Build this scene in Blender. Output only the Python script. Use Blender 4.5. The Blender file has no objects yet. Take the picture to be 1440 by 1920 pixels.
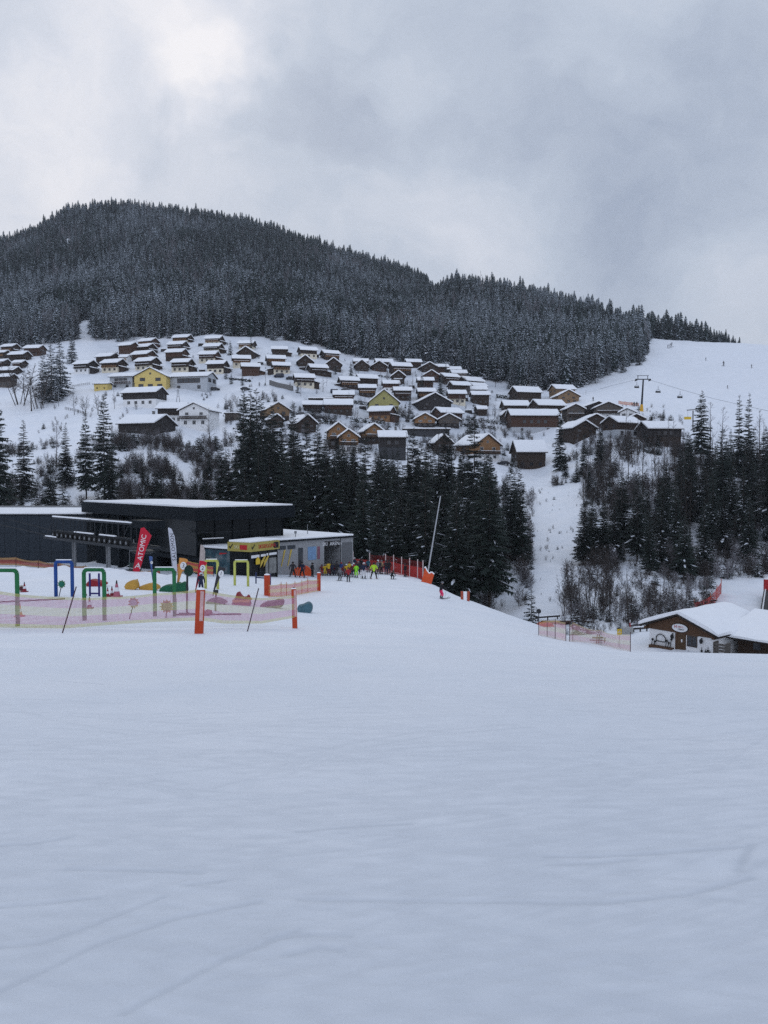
import bpy, math, random
import numpy as np
from mathutils import Vector, Matrix

S = bpy.context.scene
COL = S.collection
R = math.radians

# ------------------------------------------------------------------ camera
FPX = 1507.0                       # focal length in pixels of the 1440 x 1920 photograph
TILT = math.atan2(60.0, FPX)       # the phone looks down a little over two degrees
cam_d = bpy.data.cameras.new('camera')
cam = bpy.data.objects.new('camera', cam_d)
COL.objects.link(cam)
cam_d.sensor_fit = 'VERTICAL'
cam_d.sensor_height = 36.0
cam_d.lens = FPX / 1920.0 * 36.0
cam_d.clip_start = 0.1
cam_d.clip_end = 6000.0
cam.location = (0, 0, 0)
cam.rotation_euler = (math.pi / 2 - TILT, 0, 0)
S.camera = cam

# ------------------------------------------------------------------ exposure, sun, sky
S.view_settings.view_transform = 'Standard'
S.view_settings.look = 'None'
S.view_settings.gamma = 1.0
S.view_settings.exposure = 0.0
S.cycles.max_bounces = 6
S.cycles.diffuse_bounces = 3
S.cycles.glossy_bounces = 2
S.cycles.transparent_max_bounces = 24
S.cycles.volume_bounces = 0
S.cycles.use_denoising = False

CT, ST = math.cos(TILT), math.sin(TILT)
def ray(px, py):
    a = (px - 720.0) / FPX
    b = (960.0 - py) / FPX
    return Vector((a, CT + b * ST, -ST + b * CT))
def at(px, py, d):
    """point of the world at depth d (metres along y) seen at a pixel"""
    r = ray(px, py)
    return r * (d / r.y)

sun_dir = ray(380, 130).normalized()
SUN_EL = math.asin(sun_dir.z)
SUN_AZ = math.atan2(sun_dir.x, sun_dir.y)
sd = bpy.data.lights.new('sun', 'SUN')
sd.energy = 0.5
sd.angle = R(40)
sd.color = (1.0, 0.96, 0.9)
sun = bpy.data.objects.new('sun', sd)
COL.objects.link(sun)
sun.rotation_euler = (-sun_dir).to_track_quat('-Z', 'Y').to_euler()
sun.location = (0, 0, 200)

W = bpy.data.worlds.new('World')
S.world = W
W.use_nodes = True
nt = W.node_tree
nt.nodes.clear()
def N(t, typ, **kw):
    n = t.nodes.new(typ)
    for k, v in kw.items():
        setattr(n, k, v)
    return n
def build_world():
    L = nt.links.new
    out = N(nt, 'ShaderNodeOutputWorld')
    bg = N(nt, 'ShaderNodeBackground')
    L(bg.outputs[0], out.inputs[0])
    tc = N(nt, 'ShaderNodeTexCoord')
    # ragged cloud edges: warp the direction with noise
    wn = N(nt, 'ShaderNodeTexNoise')
    wn.inputs['Scale'].default_value = 4.0
    wn.inputs['Detail'].default_value = 5.0
    wn.inputs['Roughness'].default_value = 0.6
    L(tc.outputs['Generated'], wn.inputs['Vector'])
    sub = N(nt, 'ShaderNodeVectorMath', operation='SUBTRACT')
    L(wn.outputs['Color'], sub.inputs[0])
    sub.inputs[1].default_value = (0.5, 0.5, 0.5)
    sc = N(nt, 'ShaderNodeVectorMath', operation='SCALE')
    L(sub.outputs[0], sc.inputs[0])
    sc.inputs['Scale'].default_value = 0.27
    add = N(nt, 'ShaderNodeVectorMath', operation='ADD')
    L(tc.outputs['Generated'], add.inputs[0])
    L(sc.outputs[0], add.inputs[1])
    nrm = N(nt, 'ShaderNodeVectorMath', operation='NORMALIZE')
    L(add.outputs[0], nrm.inputs[0])
    total = None
    def acc(sock):
        nonlocal total
        if total is None:
            total = sock
        else:
            m = N(nt, 'ShaderNodeMath', operation='ADD')
            L(total, m.inputs[0]); L(sock, m.inputs[1])
            total = m.outputs[0]
    # bright and dark cloud banks by direction
    for px, py, sig, amp in SKY_BANKS:
        d = ray(px, py).normalized()
        dot = N(nt, 'ShaderNodeVectorMath', operation='DOT_PRODUCT')
        L(nrm.outputs[0], dot.inputs[0])
        dot.inputs[1].default_value = d
        k = 1.0 / (sig / FPX) ** 2
        m1 = N(nt, 'ShaderNodeMath', operation='MULTIPLY_ADD')
        L(dot.outputs['Value'], m1.inputs[0])
        m1.inputs[1].default_value = k
        m1.inputs[2].default_value = -k
        ex = N(nt, 'ShaderNodeMath', operation='EXPONENT')
        L(m1.outputs[0], ex.inputs[0])
        mu = N(nt, 'ShaderNodeMath', operation='MULTIPLY')
        L(ex.outputs[0], mu.inputs[0])
        mu.inputs[1].default_value = amp * 1.25
        acc(mu.outputs[0])
    for scale, amp, det in ((3.2, 0.50, 7.0), (7.0, 0.42, 8.0)):
        mp = N(nt, 'ShaderNodeMapping')
        mp.inputs['Scale'].default_value = (1.0, 1.0, 1.7)
        mp.inputs['Location'].default_value = (1.3, 0.4, 2.2)
        L(nrm.outputs[0], mp.inputs['Vector'])
        n1 = N(nt, 'ShaderNodeTexNoise')
        n1.inputs['Scale'].default_value = scale
        n1.inputs['Detail'].default_value = det
        n1.inputs['Roughness'].default_value = 0.58
        L(mp.outputs[0], n1.inputs['Vector'])
        m = N(nt, 'ShaderNodeMath', operation='MULTIPLY_ADD')
        L(n1.outputs['Fac'], m.inputs[0])
        m.inputs[1].default_value = amp
        m.inputs[2].default_value = -0.5 * amp
        acc(m.outputs[0])
    fin = N(nt, 'ShaderNodeMath', operation='ADD')
    L(total, fin.inputs[0])
    fin.inputs[1].default_value = 0.665
    ramp = N(nt, 'ShaderNodeValToRGB')
    L(fin.outputs[0], ramp.inputs[0])
    e = ramp.color_ramp.elements
    e[0].position = 0.0; e[0].color = (0.22, 0.27, 0.36, 1)
    e[1].position = 1.0; e[1].color = (0.93, 0.92, 0.95, 1)
    for p, c in ((0.3, (0.335, 0.395, 0.515)), (0.6, (0.535, 0.60, 0.71)), (0.82, (0.72, 0.755, 0.84))):
        x = e.new(p); x.color = (*c, 1)
    # bluer cloud cover overhead and behind, out of the picture
    sep = N(nt, 'ShaderNodeSeparateXYZ')
    L(tc.outputs['Generated'], sep.inputs[0])
    mr = N(nt, 'ShaderNodeMapRange', interpolation_type='SMOOTHSTEP')
    L(sep.outputs['Y'], mr.inputs['Value'])
    mr.inputs['From Min'].default_value = 0.75
    mr.inputs['From Max'].default_value = -0.1
    mix = N(nt, 'ShaderNodeMix', data_type='RGBA')
    L(mr.outputs[0], mix.inputs['Factor'])
    L(ramp.outputs[0], mix.inputs['A'])
    mix.inputs['B'].default_value = SKY_BACK
    sky = N(nt, 'ShaderNodeTexSky', sky_type='NISHITA')
    sky.sun_disc = False
    sky.sun_elevation = SUN_EL
    sky.sun_rotation = SUN_AZ
    sks = N(nt, 'ShaderNodeVectorMath', operation='SCALE')
    L(sky.outputs[0], sks.inputs[0])
    sks.inputs['Scale'].default_value = 0.08
    mix2 = N(nt, 'ShaderNodeMix', data_type='RGBA')
    mix2.inputs['Factor'].default_value = 0.96
    L(sks.outputs[0], mix2.inputs['A'])
    L(mix.outputs['Result'], mix2.inputs['B'])
    # brighter sky added behind the viewer to light the slopes facing it
    mr2 = N(nt, 'ShaderNodeMapRange', interpolation_type='SMOOTHSTEP')
    L(sep.outputs['Y'], mr2.inputs['Value'])
    mr2.inputs['From Min'].default_value = 0.0
    mr2.inputs['From Max'].default_value = -0.7
    mix3 = N(nt, 'ShaderNodeMix', data_type='RGBA')
    L(mr2.outputs[0], mix3.inputs['Factor'])
    L(mix2.outputs['Result'], mix3.inputs['A'])
    mix3.inputs['B'].default_value = SKY_LOW_BACK
    L(mix3.outputs['Result'], bg.inputs['Color'])
    bg.inputs['Strength'].default_value = 1.0
SKY_BACK = (0.335, 0.43, 0.60, 1)
SKY_LOW_BACK = (0.84, 0.92, 1.12, 1)
SKY_BANKS = [
    (385, 175, 62, 0.38), (345, 185, 170, 0.13), (80, 180, 200, 0.05), (785, 135, 90, 0.16),
    (1180, 60, 120, 0.16), (850, 420, 150, 0.14), (60, 400, 220, 0.10), (900, 470, 110, 0.08),
    (640, 180, 110, -0.20), (330, 205, 70, -0.22), (1000, 170, 190, -0.17), (1270, 330, 190, -0.13),
    (430, 275, 110, -0.10), (760, 320, 160, -0.10), (1400, 150, 110, -0.06), (1120, 480, 160, -0.08),
    (1430, 600, 100, 0.06), (560, 30, 150, 0.08), (250, 330, 120, -0.04)]
build_world()

# ------------------------------------------------------------------ helpers
def lin(c):
    """8-bit sRGB to linear"""
    return tuple(((v / 255) / 12.92 if v / 255 <= 0.04045 else ((v / 255 + 0.055) / 1.055) ** 2.4) for v in c)

MATS = {}
def M(name, col, rough=0.75, var=0.18, scale=2.5, stretch=(1, 1, 1), metal=0.0, bump=0.0, coords='Object', spec=0.3):
    if name in MATS:
        return MATS[name]
    m = bpy.data.materials.new(name)
    m.use_nodes = True
    t = m.node_tree
    b = t.nodes['Principled BSDF']
    b.inputs['Roughness'].default_value = rough
    b.inputs['Metallic'].default_value = metal
    b.inputs['Specular IOR Level'].default_value = spec
    tc = N(t, 'ShaderNodeTexCoord')
    mp = N(t, 'ShaderNodeMapping')
    mp.inputs['Scale'].default_value = stretch
    t.links.new(tc.outputs[coords], mp.inputs[0])
    nz = N(t, 'ShaderNodeTexNoise')
    nz.inputs['Scale'].default_value = scale
    nz.inputs['Detail'].default_value = 4
    t.links.new(mp.outputs[0], nz.inputs['Vector'])
    mx = N(t, 'ShaderNodeMix', data_type='RGBA')
    mx.inputs['A'].default_value = (*[max(0, c * (1 - var)) for c in col], 1)
    mx.inputs['B'].default_value = (*[min(0.95, c * (1 + var)) for c in col], 1)
    t.links.new(nz.outputs['Fac'], mx.inputs['Factor'])
    t.links.new(mx.outputs['Result'], b.inputs['Base Color'])
    if bump:
        bp = N(t, 'ShaderNodeBump')
        bp.inputs['Strength'].default_value = bump
        bp.inputs['Distance'].default_value = 0.05
        t.links.new(nz.outputs['Fac'], bp.inputs['Height'])
        t.links.new(bp.outputs[0], b.inputs['Normal'])
    MATS[name] = m
    return m

class MB:
    """collects faces and links them as one mesh object"""
    def __init__(s):
        s.v, s.f, s.m = [], [], []
    def face(s, pts, m=0):
        i = len(s.v)
        s.v.extend([tuple(p) for p in pts])
        s.f.append(tuple(range(i, i + len(pts)))); s.m.append(m)
    def hexa(s, p, m=0):
        """p: four bottom points counter-clockwise, four top points"""
        i = len(s.v)
        s.v.extend([tuple(q) for q in p])
        for a in ((3, 2, 1, 0), (4, 5, 6, 7), (0, 1, 5, 4), (1, 2, 6, 5), (2, 3, 7, 6), (3, 0, 4, 7)):
            s.f.append(tuple(i + k for k in a)); s.m.append(m)
    def box(s, x0, x1, y0, y1, z0, z1, m=0):
        s.hexa([(x0, y0, z0), (x1, y0, z0), (x1, y1, z0), (x0, y1, z0),
                (x0, y0, z1), (x1, y0, z1), (x1, y1, z1), (x0, y1, z1)], m)
    def prism(s, poly, vec, m=0):
        """closed extrusion of a polygon (3D points) along vec"""
        n = len(poly)
        i = len(s.v)
        vec = Vector(vec)
        s.v.extend([tuple(p) for p in poly]); s.v.extend([tuple(Vector(p) + vec) for p in poly])
        s.f.append(tuple(range(i + n - 1, i - 1, -1))); s.m.append(m)
        s.f.append(tuple(range(i + n, i + 2 * n))); s.m.append(m)
        for k in range(n):
            s.f.append((i + k, i + (k + 1) % n, i + n + (k + 1) % n, i + n + k)); s.m.append(m)
    def tube(s, p, q, r0, r1=None, n=8, m=0, caps=True):
        p, q = Vector(p), Vector(q)
        r1 = r0 if r1 is None else r1
        d = q - p
        if d.length < 1e-6:
            return
        d.normalize()
        a = d.orthogonal().normalized()
        b = d.cross(a)
        i = len(s.v)
        for c, r in ((p, r0), (q, r1)):
            for k in range(n):
                t = 2 * math.pi * k / n
                s.v.append(tuple(c + (a * math.cos(t) + b * math.sin(t)) * r))
        for k in range(n):
            s.f.append((i + k, i + (k + 1) % n, i + n + (k + 1) % n, i + n + k)); s.m.append(m)
        if caps:
            s.f.append(tuple(range(i + n - 1, i - 1, -1))); s.m.append(m)
            s.f.append(tuple(range(i + n, i + 2 * n))); s.m.append(m)
    def path(s, pts, r, n=8, m=0):
        for a, b in zip(pts[:-1], pts[1:]):
            s.tube(a, b, r, r, n, m)
    def ball(s, c, r, m=0, nu=12, nv=8, zmin=-1.0, sc=(1, 1, 1)):
        i = len(s.v)
        a0 = math.asin(max(-1, zmin))
        for j in range(nv + 1):
            t = a0 + (math.pi / 2 - a0) * j / nv
            for k in range(nu):
                u = 2 * math.pi * k / nu
                s.v.append((c[0] + r * sc[0] * math.cos(t) * math.cos(u), c[1] + r * sc[1] * math.cos(t) * math.sin(u), c[2] + r * sc[2] * math.sin(t)))
        for j in range(nv):
            for k in range(nu):
                s.f.append((i + j * nu + k, i + j * nu + (k + 1) % nu, i + (j + 1) * nu + (k + 1) % nu, i + (j + 1) * nu + k)); s.m.append(m)
    def mesh(s, name, mats, smooth=False):
        me = bpy.data.meshes.new(name)
        me.from_pydata(s.v, [], s.f)
        for x in (mats if isinstance(mats, (list, tuple)) else [mats]):
            me.materials.append(x)
        if any(s.m):
            me.polygons.foreach_set('material_index', s.m)
        if smooth:
            me.polygons.foreach_set('use_smooth', [True] * len(me.polygons))
        me.update()
        return me
    def build(s, name, mats, parent=None, loc=(0, 0, 0), rot=0.0, smooth=False, bevel=0.0):
        o = link(name, s.mesh(name, mats, smooth), parent, loc, rot)
        if bevel:
            b = o.modifiers.new('bevel', 'BEVEL')
            b.width = bevel; b.segments = 2; b.limit_method = 'ANGLE'
        return o

def link(name, data, parent=None, loc=(0, 0, 0), rot=0.0):
    o = bpy.data.objects.new(name, data)
    COL.objects.link(o)
    o.location = loc
    if rot:
        o.rotation_euler = (0, 0, rot) if not hasattr(rot, '__len__') else rot
    if parent is not None:
        o.parent = parent
    return o
def tag(o, label, cat, group=None, kind=None):
    o['label'] = label
    o['category'] = cat
    if group:
        o['group'] = group
    if kind:
        o['kind'] = kind
    return o
def thing(name, label, cat, loc=(0, 0, 0), rot=0.0, group=None):
    return tag(link(name, None, None, loc, rot), label, cat, group)
def copy_thing(o, loc, rot=None, scale=None, label=None, group=None):
    c = o.copy(); COL.objects.link(c)
    c.location = loc
    if rot is not None:
        c.rotation_euler = (0, 0, rot)
    if scale is not None:
        c.scale = scale
    if label:
        c['label'] = label
    if group:
        c['group'] = group
    for k in list(o.children):
        d = k.copy(); COL.objects.link(d); d.parent = c
        for g in list(k.children):
            h = g.copy(); COL.objects.link(h); h.parent = d
    return c

def text_mesh(txt, size, ext=0.01, shear=0.0, spacing=1.0):
    cu = bpy.data.curves.new('lettering', 'FONT')
    cu.body = txt; cu.size = size; cu.extrude = ext; cu.align_x = 'CENTER'; cu.align_y = 'CENTER'
    cu.shear = shear; cu.space_character = spacing; cu.resolution_u = 3
    o = bpy.data.objects.new('lettering', cu); COL.objects.link(o)
    dg = bpy.context.evaluated_depsgraph_get(); dg.update()
    me = bpy.data.meshes.new_from_object(o.evaluated_get(dg))
    bpy.data.objects.remove(o); bpy.data.curves.remove(cu)
    me.name = 'lettering'
    return me
def lettering(txt, size, mat, parent, loc, rx=math.pi / 2, rz=0.0, ry=0.0, ext=0.012, shear=0.0, spacing=1.0, name='lettering'):
    me = text_mesh(txt, size, ext, shear, spacing)
    me.materials.clear(); me.materials.append(mat)
    o = link(name, me, parent, loc)
    o.rotation_euler = (rx, ry, rz)
    return o

# ------------------------------------------------------------------ terrain heights
def ztan(py):
    r = ray(720, py)
    return r.z / r.y
def lv(tbl):
    return np.array(tbl, float)
# levels of the far side of the valley, by picture column: (column, depth in metres, row it shows at)
LEV = [
 lv([(-900,86,1222),(600,86,1222),(1000,86,1226),(1200,84,1222),(1440,84,1224),(2300,84,1224)]),
 lv([(-900,150,1010),(200,150,1010),(400,150,1030),(550,140,1090),(700,138,1110),(800,130,1150),(900,125,1185),(1000,125,1150),(1100,125,1145),(1200,122,1140),(1440,125,1140),(2300,125,1140)]),
 lv([(-900,190,955),(0,190,955),(200,190,950),(400,190,965),(550,185,1000),(700,185,1000),(800,185,1010),(900,180,1030),(1000,165,1050),(1100,165,1040),(1200,165,1035),(1290,165,1064),(1440,165,1064),(2300,165,1064)]),
 lv([(-900,250,850),(0,250,850),(200,255,822),(300,262,815),(400,258,848),(500,255,850),(600,255,850),(700,250,862),(800,252,868),(900,258,868),(1000,265,880),(1060,258,872),(1150,258,838),(1250,262,840),(1320,265,850),(1440,265,860),(2300,265,860)]),
 lv([(-900,345,752),(0,345,752),(200,335,735),(300,340,730),(400,345,735),(550,340,732),(700,335,765),(800,335,772),(900,325,790),(1000,318,795),(1100,310,785),(1200,308,775),(1320,325,770),(1440,330,770),(2300,330,770)]),
 lv([(-900,490,655),(0,490,655),(100,480,650),(200,480,645),(300,480,640),(400,470,628),(550,470,640),(650,465,668),(750,455,678),(850,440,695),(920,425,722),(1000,400,738),(1080,395,728),(1150,430,705),(1200,470,682),(1260,480,690),(1440,480,692),(2300,480,692)]),
 lv([(-900,720,570),(0,720,560),(200,720,525),(400,720,525),(550,700,555),(700,690,585),(800,680,600),(900,640,620),(1000,600,640),(1100,590,645),(1190,560,650),(1215,570,645),(1440,580,655),(2300,580,655)]),
 lv([(-900,1000,560),(-300,1000,520),(0,1000,462),(60,1000,447),(100,1000,422),(140,1000,398),(200,1000,390),(270,1000,391),(350,1000,402),(450,1000,419),(550,1000,449),(650,1000,484),(720,1000,504),(795,1000,528),(814,990,554),(828,905,546),(845,870,533),(900,840,538),(960,800,555),(1050,770,571),(1100,740,582),(1150,690,604),(1190,650,630),(1215,640,630),(1300,640,634),(1440,640,643),(1600,640,652),(2300,640,700)]),
]
NU, ND = 521, 640
US = np.linspace(-1.3, 1.3, NU)
LD = np.linspace(math.log(1.0), math.log(1800.0), ND)
DS = np.exp(LD)
PXS = US * FPX + 720.0
ZT = np.vectorize(ztan)
def gauss(a, s, axis):
    n = int(3 * s) + 1
    k = np.exp(-0.5 * (np.arange(-n, n + 1) / s) ** 2); k /= k.sum()
    pad = [(0, 0), (0, 0)]; pad[axis] = (n, n)
    b = np.pad(a, pad, mode='edge')
    return np.apply_along_axis(lambda v: np.convolve(v, k, 'valid'), axis, b)
def valley_table():
    ds = [np.interp(PXS, t[:, 0], t[:, 1]) for t in LEV]
    zs = [np.interp(PXS, t[:, 0], t[:, 1]) * ZT(np.interp(PXS, t[:, 0], t[:, 2])) for t in LEV]
    ds.append(ds[-1] + 220); zs.append(zs[-1] - 70)
    ds.append(ds[-1] + 600); zs.append(zs[-1] - 60)
    D = np.array(ds).T; Z = np.array(zs).T
    V = np.empty((NU, ND))
    for i in range(NU):
        V[i] = np.interp(DS, D[i], Z[i])
    V = gauss(V, 2.2, 1)
    return gauss(V, 1.2, 0)
PL = [  # the near piste: column, then heights at these depths
 (0, 10, 20, 30, 45, 60, 72, 78, 90, 108, 140, 175),
 (-900, -3.0, -4.35, -5.7, -6.6, -7.6, -8.1, -9.6, -11.3, -11.6, -12, -14),
 (200, -3.0, -4.35, -5.7, -6.6, -7.6, -8.1, -9.6, -11.3, -11.6, -12, -14),
 (330, -3.0, -4.35, -5.7, -6.7, -7.9, -8.8, -9.6, -10.6, -11.2, -12, -14),
 (450, -3.0, -4.35, -5.7, -6.95, -8.15, -9.1, -9.5, -10.5, -11.2, -12, -14),
 (600, -3.0, -4.35, -5.75, -7.4, -8.9, -9.85, -10.2, -11.2, -12.2, -13.5, -15),
 (720, -3.0, -4.35, -5.75, -7.5, -8.9, -9.8, -10.2, -11.2, -12.3, -14, -16),
 (800, -3.0, -4.37, -5.8, -7.6, -9.0, -10.0, -10.5, -11.5, -13.2, -16, -20),
 (900, -3.0, -4.4, -5.9, -7.8, -9.6, -11.2, -12, -14, -17, -20, -24),
 (1000, -3.0, -4.45, -6.1, -8.3, -10.7, -12.8, -14, -16.5, -20, -24, -28),
 (1100, -3.02, -4.5, -6.3, -9.2, -12.2, -14.6, -15.8, -18.5, -22, -26, -30),
 (1200, -3.02, -4.5, -6.5, -9.7, -12.8, -15.2, -16.4, -19, -23, -27, -30),
 (1440, -3.04, -4.6, -6.7, -9.85, -13, -15.5, -16.7, -19, -23, -27, -30),
 (2300, -3.1, -4.8, -7.0, -10.5, -13.5, -16, -17, -19, -23, -27, -30)]
def piste_table():
    d = np.array((0,) + PL[0][1:], float)
    cols = np.array([r[0] for r in PL[1:]], float)
    Z = np.array([(-1.65,) + r[1:] for r in PL[1:]])
    Zu = np.array([np.interp(PXS, cols, Z[:, k]) for k in range(Z.shape[1])]).T
    P = np.empty((NU, ND))
    for i in range(NU):
        P[i] = np.interp(DS, d, Zu[i])
    return gauss(gauss(P, 2.0, 1), 2.0, 0)
EDGE = lv([(-900,146),(400,146),(480,142),(560,136),(640,124),(700,119),(740,112),(780,105),(800,97),(850,87),(880,80),(920,73),(960,68),(1000,64),(1050,59),(1100,57),(1200,54),(1440,53),(2300,52)])
def sstep(t):
    t = np.clip(t, 0, 1)
    return t * t * (3 - 2 * t)
VT = valley_table(); PT = piste_table()
ED = np.interp(PXS, EDGE[:, 0], EDGE[:, 1])[:, None]
WT = sstep((DS[None, :] - ED) / 14.0)
HT = PT * (1 - WT) + VT * WT
def vnoise(x, y, seed=0):
    x = np.asarray(x, float); y = np.asarray(y, float)
    xi = np.floor(x).astype(np.int64); yi = np.floor(y).astype(np.int64)
    xf = sstep(x - xi); yf = sstep(y - yi)
    def h(a, b):
        n = (a * 374761393 + b * 668265263 + seed * 982451653) & 0x7fffffff
        n = ((n ^ (n >> 13)) * 1274126177) & 0x7fffffff
        return ((n ^ (n >> 16)) & 0xffff) / 65535.0
    return (h(xi, yi) * (1 - xf) + h(xi + 1, yi) * xf) * (1 - yf) + (h(xi, yi + 1) * (1 - xf) + h(xi + 1, yi + 1) * xf) * yf - 0.5
def ground(x, y):
    x = np.asarray(x, float); y = np.asarray(y, float)
    yy = np.maximum(y, 1.0)
    u = x / np.maximum(y, 9.0)
    fu = np.clip((u - US[0]) / (US[1] - US[0]), 0, NU - 1.001)
    fd = np.clip((np.log(yy) - LD[0]) / (LD[1] - LD[0]), 0, ND - 1.001)
    i = fu.astype(int); j = fd.astype(int)
    a = fu - i; b = fd - j
    z = (HT[i, j] * (1 - a) + HT[i + 1, j] * a) * (1 - b) + (HT[i, j + 1] * (1 - a) + HT[i + 1, j + 1] * a) * b
    w = WT[i, j]
    z = z + np.where(y < 1.0, 0.135 * (1.0 - y), 0.0)
    z = z + w * (1.6 * vnoise(x / 23, y / 23, 1) + 0.9 * vnoise(x / 8, y / 8, 2)) + w * 0.35 * vnoise(x / 2.7, y / 2.7, 3)
    near = (1 - w)
    z = z + near * (0.07 * vnoise(x / 9, y / 9, 4) + 0.022 * vnoise(x / 2.2, y / 2.2, 5)) * np.clip((y - 4) / 12, 0, 1)
    # shovelled snow bank in front of the station
    px = u * FPX + 720
    bank = np.exp(-((y - 70) / 4.0) ** 2) * sstep((400 - px) / 60)
    z = z + bank * (0.25 + 0.7 * vnoise(x / 1.6, y / 1.6, 6) + 0.5 * vnoise(x / 0.6, y / 0.6, 7))
    return z
def gz(x, y):
    return float(ground(np.array([x]), np.array([y]))[0])
_DM = np.exp(np.linspace(math.log(2.0), math.log(1500), 2600))
def gp(px, py, dmin=2.0, dmax=1500.0):
    """where the line of sight through a pixel meets the ground"""
    r = ray(px, py)
    d = _DM[(_DM >= dmin) & (_DM <= dmax)]
    x = r.x / r.y * d
    g = ground(x, d) - r.z / r.y * d
    k = np.nonzero(g > 0)[0]
    if len(k) == 0 or k[0] == 0:
        k0 = int(np.argmax(g)) if len(k) == 0 else 0
        return Vector((x[k0], d[k0], gz(x[k0], d[k0])))
    k = k[0]
    t = g[k - 1] / (g[k - 1] - g[k])
    dd = d[k - 1] + t * (d[k] - d[k - 1])
    xx = r.x / r.y * dd
    return Vector((xx, dd, gz(xx, dd)))
def gd(px, d):
    x = (px - 720) / FPX * d
    return Vector((x, d, gz(x, d)))
def level(k, px):
    t = LEV[k]
    return float(np.interp(px, t[:, 0], t[:, 1]))
# ------------------------------------------------------------------ snow ground
def snow_material():
    m = bpy.data.materials.new('packed_snow')
    m.use_nodes = True
    t = m.node_tree; L = t.links.new
    b = t.nodes['Principled BSDF']
    b.inputs['Roughness'].default_value = 0.62
    b.inputs['Specular IOR Level'].default_value = 0.25
    tc = N(t, 'ShaderNodeTexCoord')
    def noise(scale, stretch, rot=0.0, det=5, rough=0.55):
        mp = N(t, 'ShaderNodeMapping')
        mp.inputs['Scale'].default_value = stretch
        mp.inputs['Rotation'].default_value = (0, 0, rot)
        L(tc.outputs['Object'], mp.inputs[0])
        n = N(t, 'ShaderNodeTexNoise')
        n.inputs['Scale'].default_value = scale
        n.inputs['Detail'].default_value = det
        n.inputs['Roughness'].default_value = rough
        L(mp.outputs[0], n.inputs['Vector'])
        return n.outputs['Fac']
    broad = noise(0.35, (1, 1, 1))
    streak = noise(1.1, (0.35, 2.6, 1), 0.25)
    streak2 = noise(1.0, (0.3, 3.0, 1), -0.5)
    fine = noise(22, (1, 1, 1), 0, 6, 0.65)
    chop = noise(3.2, (0.8, 1.7, 1), 0.1, 6)
    ramp = N(t, 'ShaderNodeValToRGB')
    e = ramp.color_ramp.elements
    e[0].position = 0.3; e[0].color = (0.81, 0.84, 0.88, 1)
    e[1].position = 0.7; e[1].color = (0.90, 0.91, 0.93, 1)
    L(broad, ramp.inputs[0])
    # icy scraped streaks, slightly greyer
    rs = N(t, 'ShaderNodeValToRGB')
    rs.color_ramp.elements[0].position = 0.56; rs.color_ramp.elements[0].color = (0, 0, 0, 1)
    rs.color_ramp.elements[1].position = 0.74; rs.color_ramp.elements[1].color = (1, 1, 1, 1)
    L(streak, rs.inputs[0])
    ms = N(t, 'ShaderNodeMath', operation='MULTIPLY')
    L(rs.outputs[0], ms.inputs[0]); ms.inputs[1].default_value = 0.14
    mx = N(t, 'ShaderNodeMix', data_type='RGBA')
    L(ms.outputs[0], mx.inputs['Factor'])
    L(ramp.outputs[0], mx.inputs['A'])
    mx.inputs['B'].default_value = (0.60, 0.67, 0.76, 1)
    # scraped and trodden snow, plus dimmer foreground light and village shade painted in
    at_ = N(t, 'ShaderNodeAttribute'); at_.attribute_name = 'wear_and_shade'
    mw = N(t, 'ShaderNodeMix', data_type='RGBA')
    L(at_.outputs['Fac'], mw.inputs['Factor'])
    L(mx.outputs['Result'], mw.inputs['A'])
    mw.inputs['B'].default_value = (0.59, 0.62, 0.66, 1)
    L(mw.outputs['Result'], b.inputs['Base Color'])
    def madd(a, k, c=None):
        n = N(t, 'ShaderNodeMath', operation='MULTIPLY_ADD')
        L(a, n.inputs[0]); n.inputs[1].default_value = k
        if c is None:
            n.inputs[2].default_value = 0
        else:
            L(c, n.inputs[2])
        return n.outputs[0]
    scuff = noise(7.5, (0.8, 1.3, 1), 0.18, 7, 0.7)
    h = madd(scuff, 0.06, madd(fine, 0.30, madd(chop, 0.03, madd(streak, 0.008, madd(streak2, 0.008)))))
    bp = N(t, 'ShaderNodeBump')
    bp.inputs['Strength'].default_value = 0.22
    bp.inputs['Distance'].default_value = 0.09
    L(h, bp.inputs['Height'])
    L(bp.outputs[0], b.inputs['Normal'])
    return m
SNOW_GROUND = snow_material()
SNOW = M('fresh_snow', (0.90, 0.91, 0.93), 0.7, 0.05, 1.5, bump=0.25)
SNOW_TREE = M('bough_snow', (0.80, 0.83, 0.88), 0.8, 0.08, 1.0)

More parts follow.
